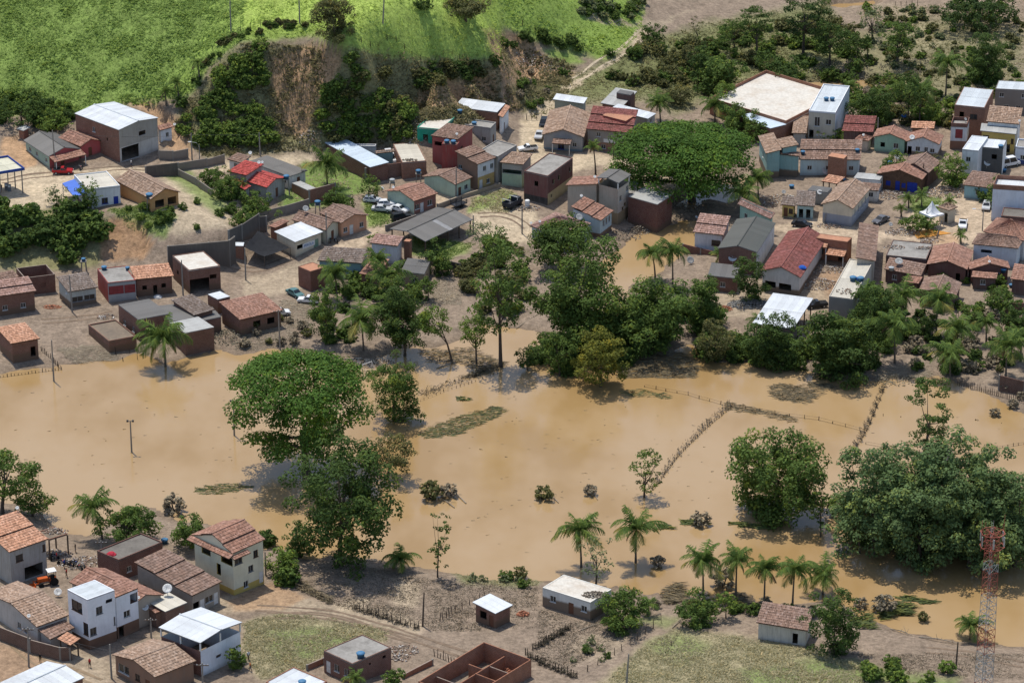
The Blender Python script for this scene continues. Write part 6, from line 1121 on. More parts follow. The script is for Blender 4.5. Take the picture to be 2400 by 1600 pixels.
# --- vehicles
def car_kit(kind):
    """meshes in metres, nose towards +x, wheels on z = 0"""
    p = MB()
    if kind == 'pickup': prof = [(-2.15, .45), (-2.15, .95), (-.35, .98), (-.35, .98), (.75, .98), (2.0, .86), (2.15, .7), (2.15, .42)]; cab = [(-.45, .95), (-.3, 1.5), (.25, 1.52), (.9, .96)]
    elif kind == 'van': prof = [(-2.3, .45), (-2.3, 1.1), (1.5, 1.1), (2.2, .95), (2.3, .7), (2.3, .42)]; cab = [(-2.28, 1.05), (-2.2, 2.15), (1.1, 2.15), (1.75, 1.08)]
    elif kind == 'suv': prof = [(-2.1, .48), (-2.1, 1.05), (.9, 1.05), (2.0, .95), (2.15, .75), (2.15, .45)]; cab = [(-2.05, 1.0), (-1.85, 1.68), (.25, 1.70), (1.0, 1.02)]
    elif kind == 'hatch': prof = [(-1.85, .42), (-1.85, .92), (.75, .92), (1.7, .80), (1.85, .62), (1.85, .4)]; cab = [(-1.82, .88), (-1.45, 1.40), (.15, 1.43), (.85, .9)]
    else: prof = [(-2.1, .42), (-2.1, .88), (-1.5, .92), (.8, .92), (1.95, .80), (2.1, .62), (2.1, .4)]; cab = [(-1.55, .88), (-.95, 1.38), (.2, 1.42), (.95, .9)]
    def ext(pr, w0, w1, m):
        n = len(pr)
        L = [(x, -(w0 if z < 1.0 else w1), z) for x, z in pr]; Rr = [(x, (w0 if z < 1.0 else w1), z) for x, z in pr]; m.face(L[::-1] if False else L); m.face(Rr[::-1])
        for i in range(n): j = (i + 1) % n; m.face([L[j], L[i], Rr[i], Rr[j]])
    ext(prof, .84, .84, p); c = MB(); ext(cab, .80, .66, c); g = MB()
    a, b, d, e = cab
    def lerp(u, v, f): return (u[0] + (v[0] - u[0]) * f, u[1] + (v[1] - u[1]) * f)
    for (u, v), nm in (((d, e), 'f'), ((a, b), 'r')):
        lo, hi = (e, d) if nm == 'f' else (a, b); o = .03 if nm == 'f' else -.03; q0, q1 = lerp(lo, hi, .12), lerp(lo, hi, .9); g.face([(q0[0] + o, -.68, q0[1] + .02), (q0[0] + o, .68, q0[1] + .02), (q1[0] + o, .58, q1[1] + .02), (q1[0] + o, -.58, q1[1] + .02)])
    sw = MB()
    for s_ in (-1, 1):
        for f0, f1 in ((.06, .46), (.52, .94)):
            lo0, lo1, hi0, hi1 = a[0] + (e[0] - a[0]) * f0, a[0] + (e[0] - a[0]) * f1, b[0] + (d[0] - b[0]) * f0, b[0] + (d[0] - b[0]) * f1; sw.face([(lo0, s_ * .80, .98), (lo1, s_ * .80, .98), (hi1, s_ * .70, b[1] - .1), (hi0, s_ * .70, b[1] - .1)])
    wh = MB(); wh.tube([(0, -.1, 0), (0, .1, 0)], .31, 12); hub = MB(); hub.tube([(0, -.115, 0), (0, .115, 0)], .18, 8); hl = MB(); hl.box(0, .06, -.16, .16, -.07, .09)
    bed = MB(); bed.box(-2.05, -.5, -.72, .72, .99, 1.02)
    return dict(body=p, cab=c, glass=g, side=sw, wheel=wh, hub=hub, lamp=hl, bed=bed, nose=prof[-1][0], wb=prof[-1][0] * .62)
KIT = {}
CARMAT = {'w': (.72, .73, .74), 's': (.5, .51, .52), 'k': (.025, .027, .032), 'r': (.38, .025, .03), 't': (.10, .20, .20), 'b': (.05, .10, .22), 'g': (.12, .12, .13)}
def car(t, x0, y0, x1, y1, kind, col, label):
    """tail pixel -> nose pixel on the ground"""
    a, b = G(t, x0, y0), G(t, x1, y1); c = (a + b) / 2; ang = math.atan2(b[1] - a[1], b[0] - a[0])
    if kind not in KIT: KIT[kind] = car_kit(kind); KIT[kind]['m'] = {}
    k = KIT[kind]; pm = plain('car_paint_' + col, CARMAT[col], .3, .1, .08)
    if col not in k['m']: k['m'][col] = (k['body'].mesh('body', pm), k['cab'].mesh('cabin', pm))
    if 'sh' not in k: k['sh'] = {'g': k['glass'].mesh('windscreen', GLASS), 's': k['side'].mesh('side_windows', GLASS), 'w': k['wheel'].mesh('wheel', BLACK), 'h': k['hub'].mesh('hub_cap', STEEL), 'l': k['lamp'].mesh('headlight', WHITEM), 'b': k['bed'].mesh('load_bed', BLACK)}
    root = empty('parked_car' if kind not in ('pickup', 'van') else ('pickup_truck' if kind == 'pickup' else 'parked_van'), (c[0], c[1], hz(c[0], c[1]) + .02), label, 'car' if kind not in ('pickup', 'van') else ('pickup' if kind == 'pickup' else 'van'), None, ang); s = k['sh']
    inst('body', k['m'][col][0], root); inst('cabin', k['m'][col][1], root); inst('windscreen', s['g'], root); inst('side_windows', s['s'], root)
    for sx in (-1, 1):
        for sy in (-1, 1): w = inst('wheel', s['w'], root, (sx * k['wb'], sy * .76, .31)); inst('hub_cap', s['h'], w)
        inst('headlight', s['l'], root, (k['nose'] - .01, sx * .6, .66))
    if kind == 'pickup': inst('load_bed', s['b'], root)
for a in [(5,490,222,665,222,'pickup','r','red pickup parked on the road before the shop'), (6,1590,765,1750,795,'hatch','w','upper white hatchback on the grass by the pale green house'), (6,1740,815,1890,820,'hatch','w','middle white hatchback beside the pale green house wall'), (6,1690,860,1850,885,'sedan','s','silver estate car in the row of parked cars'),
  (6,1880,850,2030,900,'sedan','w','white car with open side at the end of the parked row'), (6,1890,980,2050,950,'suv','k','dark car parked nearest the open shed'), (6,1830,310,1880,385,'van','w','white ambulance van in the workshop yard'), (6,1700,445,1830,420,'hatch','b','blue car half hidden behind the brick yard wall'),
  (3,310,1105,270,1190,'suv','k','dark car parked beside the tan gabled house'), (3,265,1225,235,1310,'sedan','s','silver car parked on the sandy street'), (3,190,1385,100,1385,'pickup','w','small white truck on the street by the slab roof'), (18,300,530,420,595,'sedan','t','teal car stuck in the mud by the brick cube house'),
  (18,550,632,415,618,'pickup','w','white pickup beside the teal car in the mud'), (12,1350,370,1330,485,'pickup','w','white pickup on the paved square'), (12,1640,170,1620,240,'hatch','s','silver car in the shade of the tall white block'), (12,380,350,290,395,'sedan','g','dark grey car left of the spreading tree at the square'),
  (11,1340,410,1580,435,'sedan','k','dark car loaded with goods in the square'), (11,1720,1400,1560,1420,'pickup','k','dark pickup beside the white open shed'), (18,180,745,275,735,'hatch','w','white car under the eave of the pinkish tile roof'), (10,2000,790,2100,770,'van','w','white van behind the white L shaped house')]: car(*a)
# stripped dark truck with rack in the dirt yard
a, b = G(7, 1290, 860), G(7, 1400, 800); c = (a + b) / 2; root = empty('old_truck', (c[0], c[1], hz(c[0], c[1])), 'old dark truck with white roll bars in the dirt yard', 'truck', None, math.atan2(b[1] - a[1], b[0] - a[0])); TM = plain('dark_truck_paint', (.03, .035, .045), .6)
mb = MB(); mb.box(-2.2, .7, -1.0, 1.0, .7, .95); mb.box(-2.2, .7, -1.0, -.92, .95, 1.6); mb.box(-2.2, .7, .92, 1.0, .95, 1.6); mb.box(-2.2, -2.12, -.92, .92, .95, 1.6); mb.obj('cargo_bed', TM, root); mb = MB(); mb.box(.8, 2.0, -.95, .95, .6, 2.0); mb.box(2.0, 2.6, -.9, .9, .6, 1.2); mb.obj('cabin', TM, root); mb = MB(); mb.box(2.0, 2.02, -.8, .8, 1.3, 1.9); mb.obj('windscreen', GLASS, root)
mb = MB(); [mb.tube([(x, -1, 1.6), (x, -1, 2.3), (x, 1, 2.3), (x, 1, 1.6)], .06, 5) for x in (-2.0, .5)]; mb.obj('roll_bar', WHITEM, root); mb = MB(); mb.tube([(0, -.14, 0), (0, .14, 0)], .45, 12); wm = mb.mesh('wheel', BLACK)
for x in (-1.5, 1.7):
    for y in (-.85, .85): inst('wheel', wm, root, (x, y, .45))
a, b = G(7, 720, 850), G(7, 850, 800); c = (a + b) / 2; root = empty('cargo_trailer', (c[0], c[1], hz(c[0], c[1])), 'black slatted trailer beside the low kerb wall', 'trailer', None, math.atan2(b[1] - a[1], b[0] - a[0])); mb = MB(); mb.box(-1.6, 1.6, -.9, .9, .6, .75); mb.obj('deck', TM, root); mb = MB(); mb.box(-1.6, 1.6, -.03, .03, 0, .12); sm = mb.mesh('slat', TM)
for y in (-.88, .88):
    for k in range(3): inst('slat', sm, root, (0, y, .85 + k * .28))
mb = MB(); [mb.box(x - .05, x + .05, y - .05, y + .05, .6, 1.6) for x in (-1.5, 0, 1.5) for y in (-.84, .84)]; mb.obj('stakes', TM, root); [inst('wheel', wm, root, (0, y, .4), sc=.85) for y in (-.95, .95)]
# orange loader tractor
a, b = G(13, 500, 745), G(13, 300, 775); c = (a + b) / 2; root = empty('loader_tractor', (c[0], c[1], hz(c[0], c[1])), 'orange tractor with white canopy beside the grey two storey house', 'tractor', None, math.atan2(b[1] - a[1], b[0] - a[0])); OM = plain('orange_paint', (.50, .10, .02), .5)
mb = MB(); mb.box(.1, 1.9, -.4, .4, .8, 1.45); mb.box(-1.3, .1, -.5, .5, .7, 1.0); mb.obj('bonnet', OM, root); mb = MB(); mb.box(-1.25, .25, -.75, .75, 2.5, 2.6); mb.obj('canopy', WHITEM, root); mb = MB(); [mb.box(x - .04, x + .04, y - .04, y + .04, .9, 2.52) for x in (-1.1, .1) for y in (-.6, .6)]; mb.obj('canopy_posts', BLACK, root); mb = MB(); mb.box(-.9, -.3, -.3, .3, 1.0, 1.2); mb.box(-.95, -.85, -.3, .3, 1.2, 1.6); mb.obj('seat', BLACK, root)
mb = MB(); mb.box(2.5, 3.2, -1.0, 1.0, .15, .2); mb.box(2.45, 2.52, -1.0, 1.0, .15, .75); mb.box(1.6, 2.5, -.6, -.5, .7, .8); mb.box(1.6, 2.5, .5, .6, .7, .8); mb.obj('bucket', OM, root)
for x, r_ in ((-.8, 1.5), (1.5, .95)):
    for y in (-.75, .75): inst('wheel', wm, root, (x, y, .45 * r_), sc=(r_, 1.2, r_))
# --- water tanks
TB = plain('blue_tank_plastic', (.05, .12, .21), .55, 0, .12); TBL = plain('blue_tank_lid', (.07, .19, .33), .55, 0, .1); TG = plain('grey_tank', (.42, .45, .46), .7)
def tank_meshes(m1, m2): a = MB(); a.lathe([(0, 0), (.55, 0), (.68, .75), (.72, .78)], 18); b = MB(); b.lathe([(.74, .76), (.74, .84), (.5, .98), (.16, 1.06), (0, 1.06)], 18); return a.mesh('tank_body', m1, smooth=True), b.mesh('tank_lid', m2, smooth=True)
TK = {'b': tank_meshes(TB, TBL), 'g': tank_meshes(TG, TG)}
def tank(t, x, y, label, s=1.0, col='b', stand=0.0):
    p = hit(t, x, y)
    if stand: p = Vector(G(t, x, y))
    root = empty('water_tank', p, label, 'tank', 'roof water tanks')
    if stand: mb = MB(); [mb.tube([(a, b, -.3), (a * .7, b * .7, stand)], .09, 5) for a in (-.55, .55) for b in (-.55, .55)]; mb.box(-.6, .6, -.6, .6, stand, stand + .12); mb.obj('stand', POLE, root)
    for n_, m_ in zip(('tank_body', 'tank_lid'), TK[col]): inst(n_, m_, root, (0, 0, stand + (.12 if stand else 0)), sc=s * .8)
for a in [(5,1378,560,'blue tank on a stand at the orange veranda house',1.3,'b',2.6), (6,772,700,'blue tank on a tall stand beside the red roofs',1.1,'b',3.4), (6,1098,930,'blue tank behind the long tile roofed row',1.1,'b',2.6), (6,2155,590,'blue tank behind the green street house',1.0,'b',2.4), (6,1880,650,'pale tank behind the pale green house',1.0,'g',1.6)]: tank(*a)
for a in [(7,660,160,'left blue tank on the dark red tower'), (7,728,165,'right blue tank on the dark red tower'), (2,1873,1038,'blue tank on the white slab of the green shop'), (2,2005,1150,'blue tank on the grey annex slab'), (4,535,925,'left blue tank on the tall white house'), (4,590,925,'right blue tank on the tall white house'), (9,1577,620,'blue tank on the row house roof',.9),
  (4,820,1395,'grey blue tank at the end of the row house',.9), (9,1430,1070,'blue tank in the rubble behind the twin houses',1.0), (9,2110,980,'blue tank lid behind the orange tile strip',.8), (10,475,755,'blue tank behind the plank walled house',.9), (10,1935,545,'blue tank on the white L shaped house',1.0), (10,1975,860,'blue tank in the yard of the L shaped house',1.0), (12,465,960,'pale tank at the narrow tile roof house',1.0,'g'),
  (12,1840,985,'blue tank on the small gable house',1.1), (12,1935,1165,'small blue tank at the right edge house',.9), (14,962,1330,'blue tank on a block on the square brick slab roof',1.2), (14,425,1585,'blue tank on the white roof at the bottom edge',1.1), (17,957,125,'blue tank above the red recessed front house',1.0), (17,1172,125,'dark blue tank beside the orange tile roof',.8), (13,1345,425,'blue tank lid at the corner of the wet slab roof',1.1),
  (20,780,30,'left blue tank on the roof terrace',1.2), (20,850,35,'right blue tank on the roof terrace',1.2), (10,195,90,'pale round tank behind the two tier red roof',1.1,'g')]: tank(*a)
tank(17, 773, 150, 'blue tank on a tall stand by the landslip', .8, 'b', 2.4); tank(17, 2265, 580, 'blue tank on a pillar at the pinkish tile roof', 1.0, 'b', 2.6)
# --- satellite dishes
DISHM = plain('dish_white', (.62, .62, .60), .6, 0, .08); DISHN = plain('dish_mesh_grey', (.33, .33, .32), .7, 0, .15)
def dish_mesh(m): a = MB(); a.lathe([(0, 0), (.2, .01), (.4, .04), (.6, .09), (.8, .16), (1.0, .25), (.99, .27), (.6, .11), (.2, .03), (0, .02)], 18); return a.mesh('reflector', m, smooth=True)
DM = {'w': dish_mesh(DISHM), 'n': dish_mesh(DISHN)}; mb = MB(); [mb.tube([(math.cos(k * 2.09) * .9, math.sin(k * 2.09) * .9, .24), (0, 0, .75)], .03, 4) for k in range(3)]; mb.lathe([(0, .68), (.09, .68), (.09, .85), (0, .85)], 8); FEED = mb.mesh('feed', DISHN); mb = MB(); mb.tube([(0, 0, -.15), (0, 0, 1)], .05, 6); MAST = mb.mesh('mast', STEEL); mb = MB(); [mb.tube([(0, 0, .0), (math.cos(k * .5236) * .5, math.sin(k * .5236) * .5, .07), (math.cos(k * .5236) * .97, math.sin(k * .5236) * .97, .26)], .02, 3) for k in range(12)]; RIBM = mb.mesh('ribs', DISHM)
def dish(t, x, y, d, label, az=0.0, col='w', mast=.7, tilt=.75):
    p = hit(t, x, y); root = empty('satellite_dish', p, label, 'satellite dish', 'satellite dishes'); inst('mast', MAST, root, sc=(1, 1, mast)); r = inst('reflector', DM[col], root, (0, 0, mast), (tilt, 0, az), d * .35); inst('feed', FEED, r)
    if d > 1.4: inst('ribs', RIBM, r)
for a in [(1,1605,1172,.9,'small dish at the white house behind the warehouse'), (6,388,295,1.1,'white dish on the small brown tile roof'), (6,480,395,1.0,'left dish of the pair on the dark grey roof'), (6,515,392,.8,'right dish of the pair on the dark grey roof'), (6,970,890,1.9,'large mesh dish behind the tile roofed row',.4,'n',.9), (6,1775,665,1.0,'left dish at the pale green house',.9), (6,1890,655,.9,'right dish on the pale green house'),
  (7,765,95,.8,'small dish on the dark red house roof'), (8,870,545,.9,'upper dish on the tall beige house'), (8,728,745,.9,'dish on the blue stepped roof house'), (8,705,970,2.0,'large mesh dish on the roof behind the dense tree',.3,'n'), (8,200,1030,.8,'left dish on the hipped roof behind the dense tree'), (8,292,1015,.8,'right dish on the hipped roof behind the dense tree'), (9,1872,900,2.7,'very large mesh dish before the orange brick block',.6,'w',1.0,.9), (9,1795,1165,1.6,'mesh dish behind the small twin houses',.2,'w'), (9,1325,1160,1.3,'mesh dish in the rubble by the pond',0,'n'), (9,1770,410,.8,'left dish on the row house ridge'), (9,1808,410,.8,'right dish on the row house ridge'),
  (10,770,445,1.7,'mesh dish between green and white gable houses',-.2,'w'), (10,585,725,2.3,'large mesh dish behind the plank walled house',0,'n',1.2), (10,1750,800,2.1,'large mesh dish below the white L shaped house',.3,'w',1.0), (10,1470,205,1.0,'dish at the two storey brick house',.6,'n'), (10,130,410,.8,'small dish on the little hipped roof'), (10,2178,225,.8,'dish on the white side wall at the right edge'), (11,610,870,2.4,'large white dish before the green roofed warehouse',-.1,'w',1.0,.6), (11,90,880,2.3,'large mesh dish at the creek yard',.5,'n',.8,.9), (11,168,345,.9,'dish on the pink tile roof corner',.8),
  (12,555,890,2.3,'large mesh dish on the narrow tile roof house',0,'n',.7,.5), (12,455,435,1.3,'mesh dish on the long tile roof gable',.2,'n'), (12,1665,890,.8,'small dish on the small gable house'), (13,475,860,1.9,'mesh dish left of the white three storey house',.1,'w',.8), (13,1370,850,2.3,'large white mesh dish above the cream shed',-.1,'w',1.2), (13,1185,985,1.7,'mesh dish right of the white three storey house',.4,'w',.8), (13,237,1050,.9,'small dish on the long tile house wall'), (13,143,168,.9,'dish on the orange stepped roof ridge'), (13,1132,900,.8,'dish on the white house veranda'), (13,1485,1245,.8,'dish on the upper floor of the metal roofed house',.5), (17,617,372,.9,'white dish at the pale tile house',-.5)]: dish(*a)
# --- people
def person_mesh(key, shirt, pants, pose):
    sk = bpy.data.meshes.new('p'); V = [(0, 0, .95), (0, 0, 1.2), (0, 0, 1.42), (0, 0, 1.53), (0, 0, 1.66)]; E = [(0, 1), (1, 2), (2, 3), (3, 4)]; Rd = [.15, .15, .16, .06, .105]
    for s_ in (-1, 1):
        i = len(V); st = .12 * s_ * pose; V += [(.1 * s_, 0, .88), (.11 * s_, st, .5), (.11 * s_, st * 1.6, .08), (.11 * s_, st * 1.6 - .12, .04)]; E += [(0, i), (i, i + 1), (i + 1, i + 2), (i + 2, i + 3)]; Rd += [.10, .075, .05, .045]
        i = len(V); V += [(.2 * s_, 0, 1.4), (.26 * s_, -.05 * pose, 1.12), (.25 * s_, -.2 * pose, .9), (.24 * s_, -.25 * pose, .82)]; E += [(2, i), (i, i + 1), (i + 1, i + 2), (i + 2, i + 3)]; Rd += [.065, .05, .04, .045]
    sk.from_pydata(V, E, []); ob = bpy.data.objects.new('p', sk); COL.objects.link(ob); ob.modifiers.new('s', 'SKIN'); sk.update()
    for i, r_ in enumerate(Rd): sk.skin_vertices[0].data[i].radius = (r_, r_)
    sk.skin_vertices[0].data[0].use_root = True; su = ob.modifiers.new('u', 'SUBSURF'); su.levels = 1; bpy.context.view_layer.update(); me_ = bpy.data.meshes.new_from_object(ob.evaluated_get(bpy.context.evaluated_depsgraph_get())); bpy.data.objects.remove(ob)
    me_.materials.clear(); [me_.materials.append(m_) for m_ in (plain('skin', (.22, .115, .07), .7), plain('shirt_' + shirt[0], shirt[1], .9), plain('trousers_' + pants[0], pants[1], .9), plain('hair', (.015, .012, .01), .9))]
    for f in me_.polygons: z = f.center.z; x = abs(f.center.x); f.material_index = 3 if z > 1.66 or (z > 1.6 and f.center.y > .03) else 0 if z > 1.5 else 1 if (z > 1.0 and x < .27 and not (x > .22 and z < 1.2)) else 0 if x > .19 and z > .7 else 2 if z > .42 else 0
    me_.name = 'body'; return me_
RED = ('red', (.42, .03, .03)); BLU_ = ('blue', (.04, .07, .25)); WHT = ('white', (.65, .65, .65)); BLK = ('black', (.02, .02, .02)); GRN = ('green', (.05, .15, .05)); ORA = ('orange', (.5, .13, .02)); JEAN = ('denim', (.05, .07, .13)); KHA = ('khaki', (.25, .2, .12))
for i, (t_, x, y, sh, pa, po, lab) in enumerate([(13,735,1440,RED,BLK,.6,'person in red shirt walking on the lower left road'), (13,2045,1470,ORA,JEAN,1,'person in orange shirt by the small round tree'), (13,525,630,BLU_,BLK,.5,'person in blue shirt among the motorcycles'), (13,582,635,BLK,JEAN,.4,'person in black shirt beside the motorcycles'), (13,545,705,RED,KHA,.8,'person in red shirt near the orange tractor'),
  (13,617,500,BLK,JEAN,.2,'person in black on the deck beside the river'), (13,465,570,RED,JEAN,.3,'person in red shirt in the shade of the slab deck'), (12,68,690,KHA,BLK,.6,'person in khaki walking in the square'), (1,1207,1535,WHT,JEAN,.3,'person in white shirt before the warehouse'), (5,12,390,BLK,JEAN,.2,'person in black under the fuel station canopy'), (13,330,1400,BLK,KHA,.2,'person standing at the boundary wall road'), (13,2030,1380,WHT,KHA,.5,'person in white shirt behind the small round tree')]):
    g = G(t_, x, y); root = empty('person', (g[0], g[1], g[2]), lab, 'person', None, random.uniform(0, 6.28)); inst('body', person_mesh(i, sh, pa, po), root)
# --- motorcycles
mb = MB(); mb.tube([(0, -.05, 0), (0, .05, 0)], .3, 12); MW_ = mb.mesh('wheel', BLACK); mb = MB(); mb.tube([(-.6, 0, .32), (-.1, 0, .45), (.35, 0, .6), (.5, 0, .95), (.62, 0, .3)], .05, 5); mb.box(-.1, .25, -.12, .12, .25, .55); MF = mb.mesh('frame', STEEL); mb = MB(); mb.box(-.65, .05, -.14, .14, .68, .8); MS = mb.mesh('seat', BLACK); mb = MB(); mb.tube([(.45, -.35, 1.0), (.5, 0, .95), (.45, .35, 1.0)], .03, 5); MH = mb.mesh('handlebar', STEEL)
for i, (t_, x, y) in enumerate([(13,508,598), (13,545,602), (13,590,600), (13,615,612), (13,655,640), (13,690,640), (13,430,560), (13,450,552), (1,745,1555), (6,1230,1195), (6,1290,1200)]):
    g = G(t_, x, y); cc = [(.3, .03, .03), (.03, .03, .04), (.3, .3, .32), (.05, .08, .25)][i % 4]; root = empty('motorcycle', (g[0], g[1], g[2] + .02), ['motorcycle parked in the row beside the near left shore', 'motorcycle parked beside the road pole at the red pickup', 'motorcycle parked in the street before the orange house'][0 if i < 8 else 1 if i == 8 else 2], 'motorcycle', 'parked motorcycles', random.uniform(0, 6.28))
    for x_ in (-.6, .62): inst('wheel', MW_, root, (x_, 0, .3))
    inst('frame', MF, root); inst('seat', MS, root); inst('handlebar', MH, root); mb = MB(); mb.lathe([(0, 0), (.16, .03), (.17, .14), (0, .2)], 8); mb.obj('fuel_tank', plain('moto_paint_%d' % (i % 4), cc, .4), root, (.2, 0, .6))
# ------------------------------------------------------------ lattice tower
g = G(99, 2302, 1655); root = empty('lattice_tower', (g[0], g[1], g[2]), 'tall red and white lattice telecom tower at bottom right', 'tower', None, .5); TH = 30.8; RW = [plain('tower_white', (.40, .39, .37), .6), plain('tower_red', (.34, .10, .07), .6)]
hw = lambda z: 1.05 - .3 * z / TH
nb = 22
for k in range(nb):
    z0, z1 = TH * k / nb, TH * (k + 1) / nb; a, b = hw(z0), hw(z1); m_ = RW[1] if (k % 7 in (0, 1, 2)) or k > 17 else RW[0]; mb = MB(); ca = [(-a, -a), (a, -a), (a, a), (-a, a)]; cb = [(-b, -b), (b, -b), (b, b), (-b, b)]
    for i in range(4):
        j = (i + 1) % 4; mb.tube([(*ca[i], z0), (*cb[i], z1)], .055, 4); mb.tube([(*ca[i], z0), (*cb[j], z1)], .034, 4); mb.tube([(*ca[j], z0), (*cb[i], z1)], .034, 4); mb.tube([(*cb[i], z1), (*cb[j], z1)], .04, 4)
    mb.obj('tower_section', m_, root)
mb = MB(); [mb.tube([(x, .2, 0), (x, .2, TH + 1.6)], .03, 4) for x in (-.2, .2)]; [mb.tube([(-.2, .2, z), (.2, .2, z)], .02, 4) for z in np.arange(.5, TH + 1.5, .45)]; mb.obj('ladder', RW[0], root)
for zz_ in (TH - .3, TH - 2.6):
    mb = MB(); pts = [(1.9 * math.cos(k * .7854), 1.9 * math.sin(k * .7854), zz_) for k in range(9)]; mb.tube(pts, .07, 4); [mb.tube([(0, 0, zz_ - .3), p], .05, 4) for p in pts[:8]]; [mb.tube([p, (p[0], p[1], zz_ + .9)], .05, 4) for p in pts[:8:2]]; mb.obj('platform_ring', RW[1], root)
mb = MB(); mb.box(-.12, .12, -.08, .08, -.8, .8); am = mb.mesh('antenna_panel', RW[0])
for k in range(6): inst('antenna_panel', am, root, (1.95 * math.cos(k * 1.047), 1.95 * math.sin(k * 1.047), TH - 1.4), (0, 0, k * 1.047 + 1.57))
mb = MB(); [mb.tube([(x, 0, TH - 3), (x, 0, TH + 2.2)], .05, 4) for x in (-2.1, 2.1)]; mb.obj('lightning_rod', RW[1], root)
# ------------------------------------------------------------ tent, tarps, goal, piles
g0 = [G(12, *p) for p in ((800, 400), (940, 465), (1105, 425), (960, 370))]; c = sum(g0) / 4; root = empty('white_tent', (c[0], c[1], c[2]), 'white pointed marquee tent in the square', 'tent'); q = [Vector((p[0] - c[0], p[1] - c[1], 2.9)) for p in g0]; mb = MB(); ap = Vector((0, 0, 5.6)); n = 8
for i in range(4):
    a, b = q[i], q[(i + 1) % 4]; prev = (a, b)
    for k in range(1, n + 1):
        f = k / n; rr = (1 - f); zz_ = 2.9 + 2.7 * f ** 2.0; cur = (Vector((a.x * rr, a.y * rr, zz_)), Vector((b.x * rr, b.y * rr, zz_))); mb.face([prev[0], prev[1], cur[1], cur[0]]); prev = cur
mb.obj('canopy', plain('tent_fabric', (.8, .8, .8), .8, 0, .05), root); mb = MB(); mb.tube([(0, 0, -.1), (0, 0, 2.9)], .06, 6); tp = mb.mesh('post', STEEL); [inst('post', tp, root, (p.x, p.y, 0)) for p in q]
mb = MB(); [mb.face([q[i] + Vector((0, 0, -.35)), q[(i + 1) % 4] + Vector((0, 0, -.35)), q[(i + 1) % 4] + Vector((0, 0, .02)), q[i] + Vector((0, 0, .02))]) for i in range(4)]; mb.obj('valance', MAT['tent_fabric'], root)
def sheet_cloth(name, label, cat, pts, mat, sag=.6, n=14, wr=.15):
    """a sagging sheet between four world corners"""
    P = [Vector(p) for p in pts]; o0 = P[0]; V = []; mb = MB(); gr = []
    for i in range(n + 1):
        for j in range(n + 1):
            u, v = i / n, j / n; p = P[0].lerp(P[1], u).lerp(P[3].lerp(P[2], u), v); gr.append(p - o0 - Vector((0, 0, sag * 16 * u * (1 - u) * v * (1 - v) + wr * (vnoise(np.array([u * 7.]), np.array([v * 7.]), 3)[0] - .5))))
    for i in range(n):
        for j in range(n): mb.face([gr[i * (n + 1) + j], gr[(i + 1) * (n + 1) + j], gr[(i + 1) * (n + 1) + j + 1], gr[i * (n + 1) + j + 1]])
    root = empty(name, o0, label, cat); mb.obj('cloth', mat, root); return root, P
def corner(t, x, y, h): g = G(t, x, y); return Vector((g[0], g[1], g[2] + h))
_tc = [corner(6,330,1390,2.8), corner(6,540,1470,2.5), corner(6,810,1370,2.4), corner(6,470,1210,3.6)]; _tc[3].z = _tc[0].z + .9
root, P_ = sheet_cloth('black_tarp', 'black tarp stretched over poles beside the cream shop', 'tarp', _tc, plain('black_plastic', (.018, .019, .022), .85, 0, .3), .7)
mb = MB(); mb.tube([(0, 0, 0), (0, 0, 1)], .06, 5); tp = mb.mesh('pole', WOOD)
for p in P_: zg_ = hz(p.x, p.y); inst('pole', tp, root, (p.x - root.location.x, p.y - root.location.y, zg_ - root.location.z - .2), sc=(1, 1, p.z - zg_ + .25))
def flat_cloth(name, label, t, pts, mat, wr=.12):
    c4 = [corner(t, *p, .12) for p in pts]; return sheet_cloth(name, label, 'tarp', c4, mat, -.05, 10, wr)
flat_cloth('orange_tarpaulin', 'orange tarpaulin spread on the ground beside the tent', 12, [(710,495), (790,575), (1200,510), (960,460)], plain('orange_tarp', (.52, .24, .05), .7))
for zlab, tt, xx, yy, cc in [('blue tarp bundle hanging on the dark red hall eave', 11, 1465, 930, (.02, .10, .42)), ('red cloth heap on the wet slab roof', 13, 910, 520, (.42, .03, .05)), ('blue parasol folded on the roof terrace', 12, 45, 1075, (.03, .09, .35)), ('blue bag in the yard behind the gable houses', 10, 665, 130, (.04, .14, .4)), ('white sacks on the mud beside the grey slab roof', 17, 1450, 380, (.6, .6, .58))]:
    p = hit(tt, xx, yy); mb = MB(); n = 7; prev = None
    for i in range(n):
        r_ = .75 * math.sqrt(max(.02, 1 - (i / (n - 1)) ** 2)); z = .55 * i / (n - 1); ring = [(r_ * math.cos(k * .6283) * (1 + .25 * math.sin(k * 2.3 + i)), r_ * math.sin(k * .6283), z) for k in range(10)]
        if prev: [mb.face([prev[k], prev[(k + 1) % 10], ring[(k + 1) % 10], ring[k]]) for k in range(10)]
        prev = ring
    mb.face(prev); mb.face([(0.8 * math.cos(-k * .6283), .8 * math.sin(-k * .6283), 0) for k in range(10)]); tag(mb.obj('cloth_bundle', plain('cloth_%s' % zlab[:4] + str(xx), cc, .85), None, p), zlab, 'bundle')
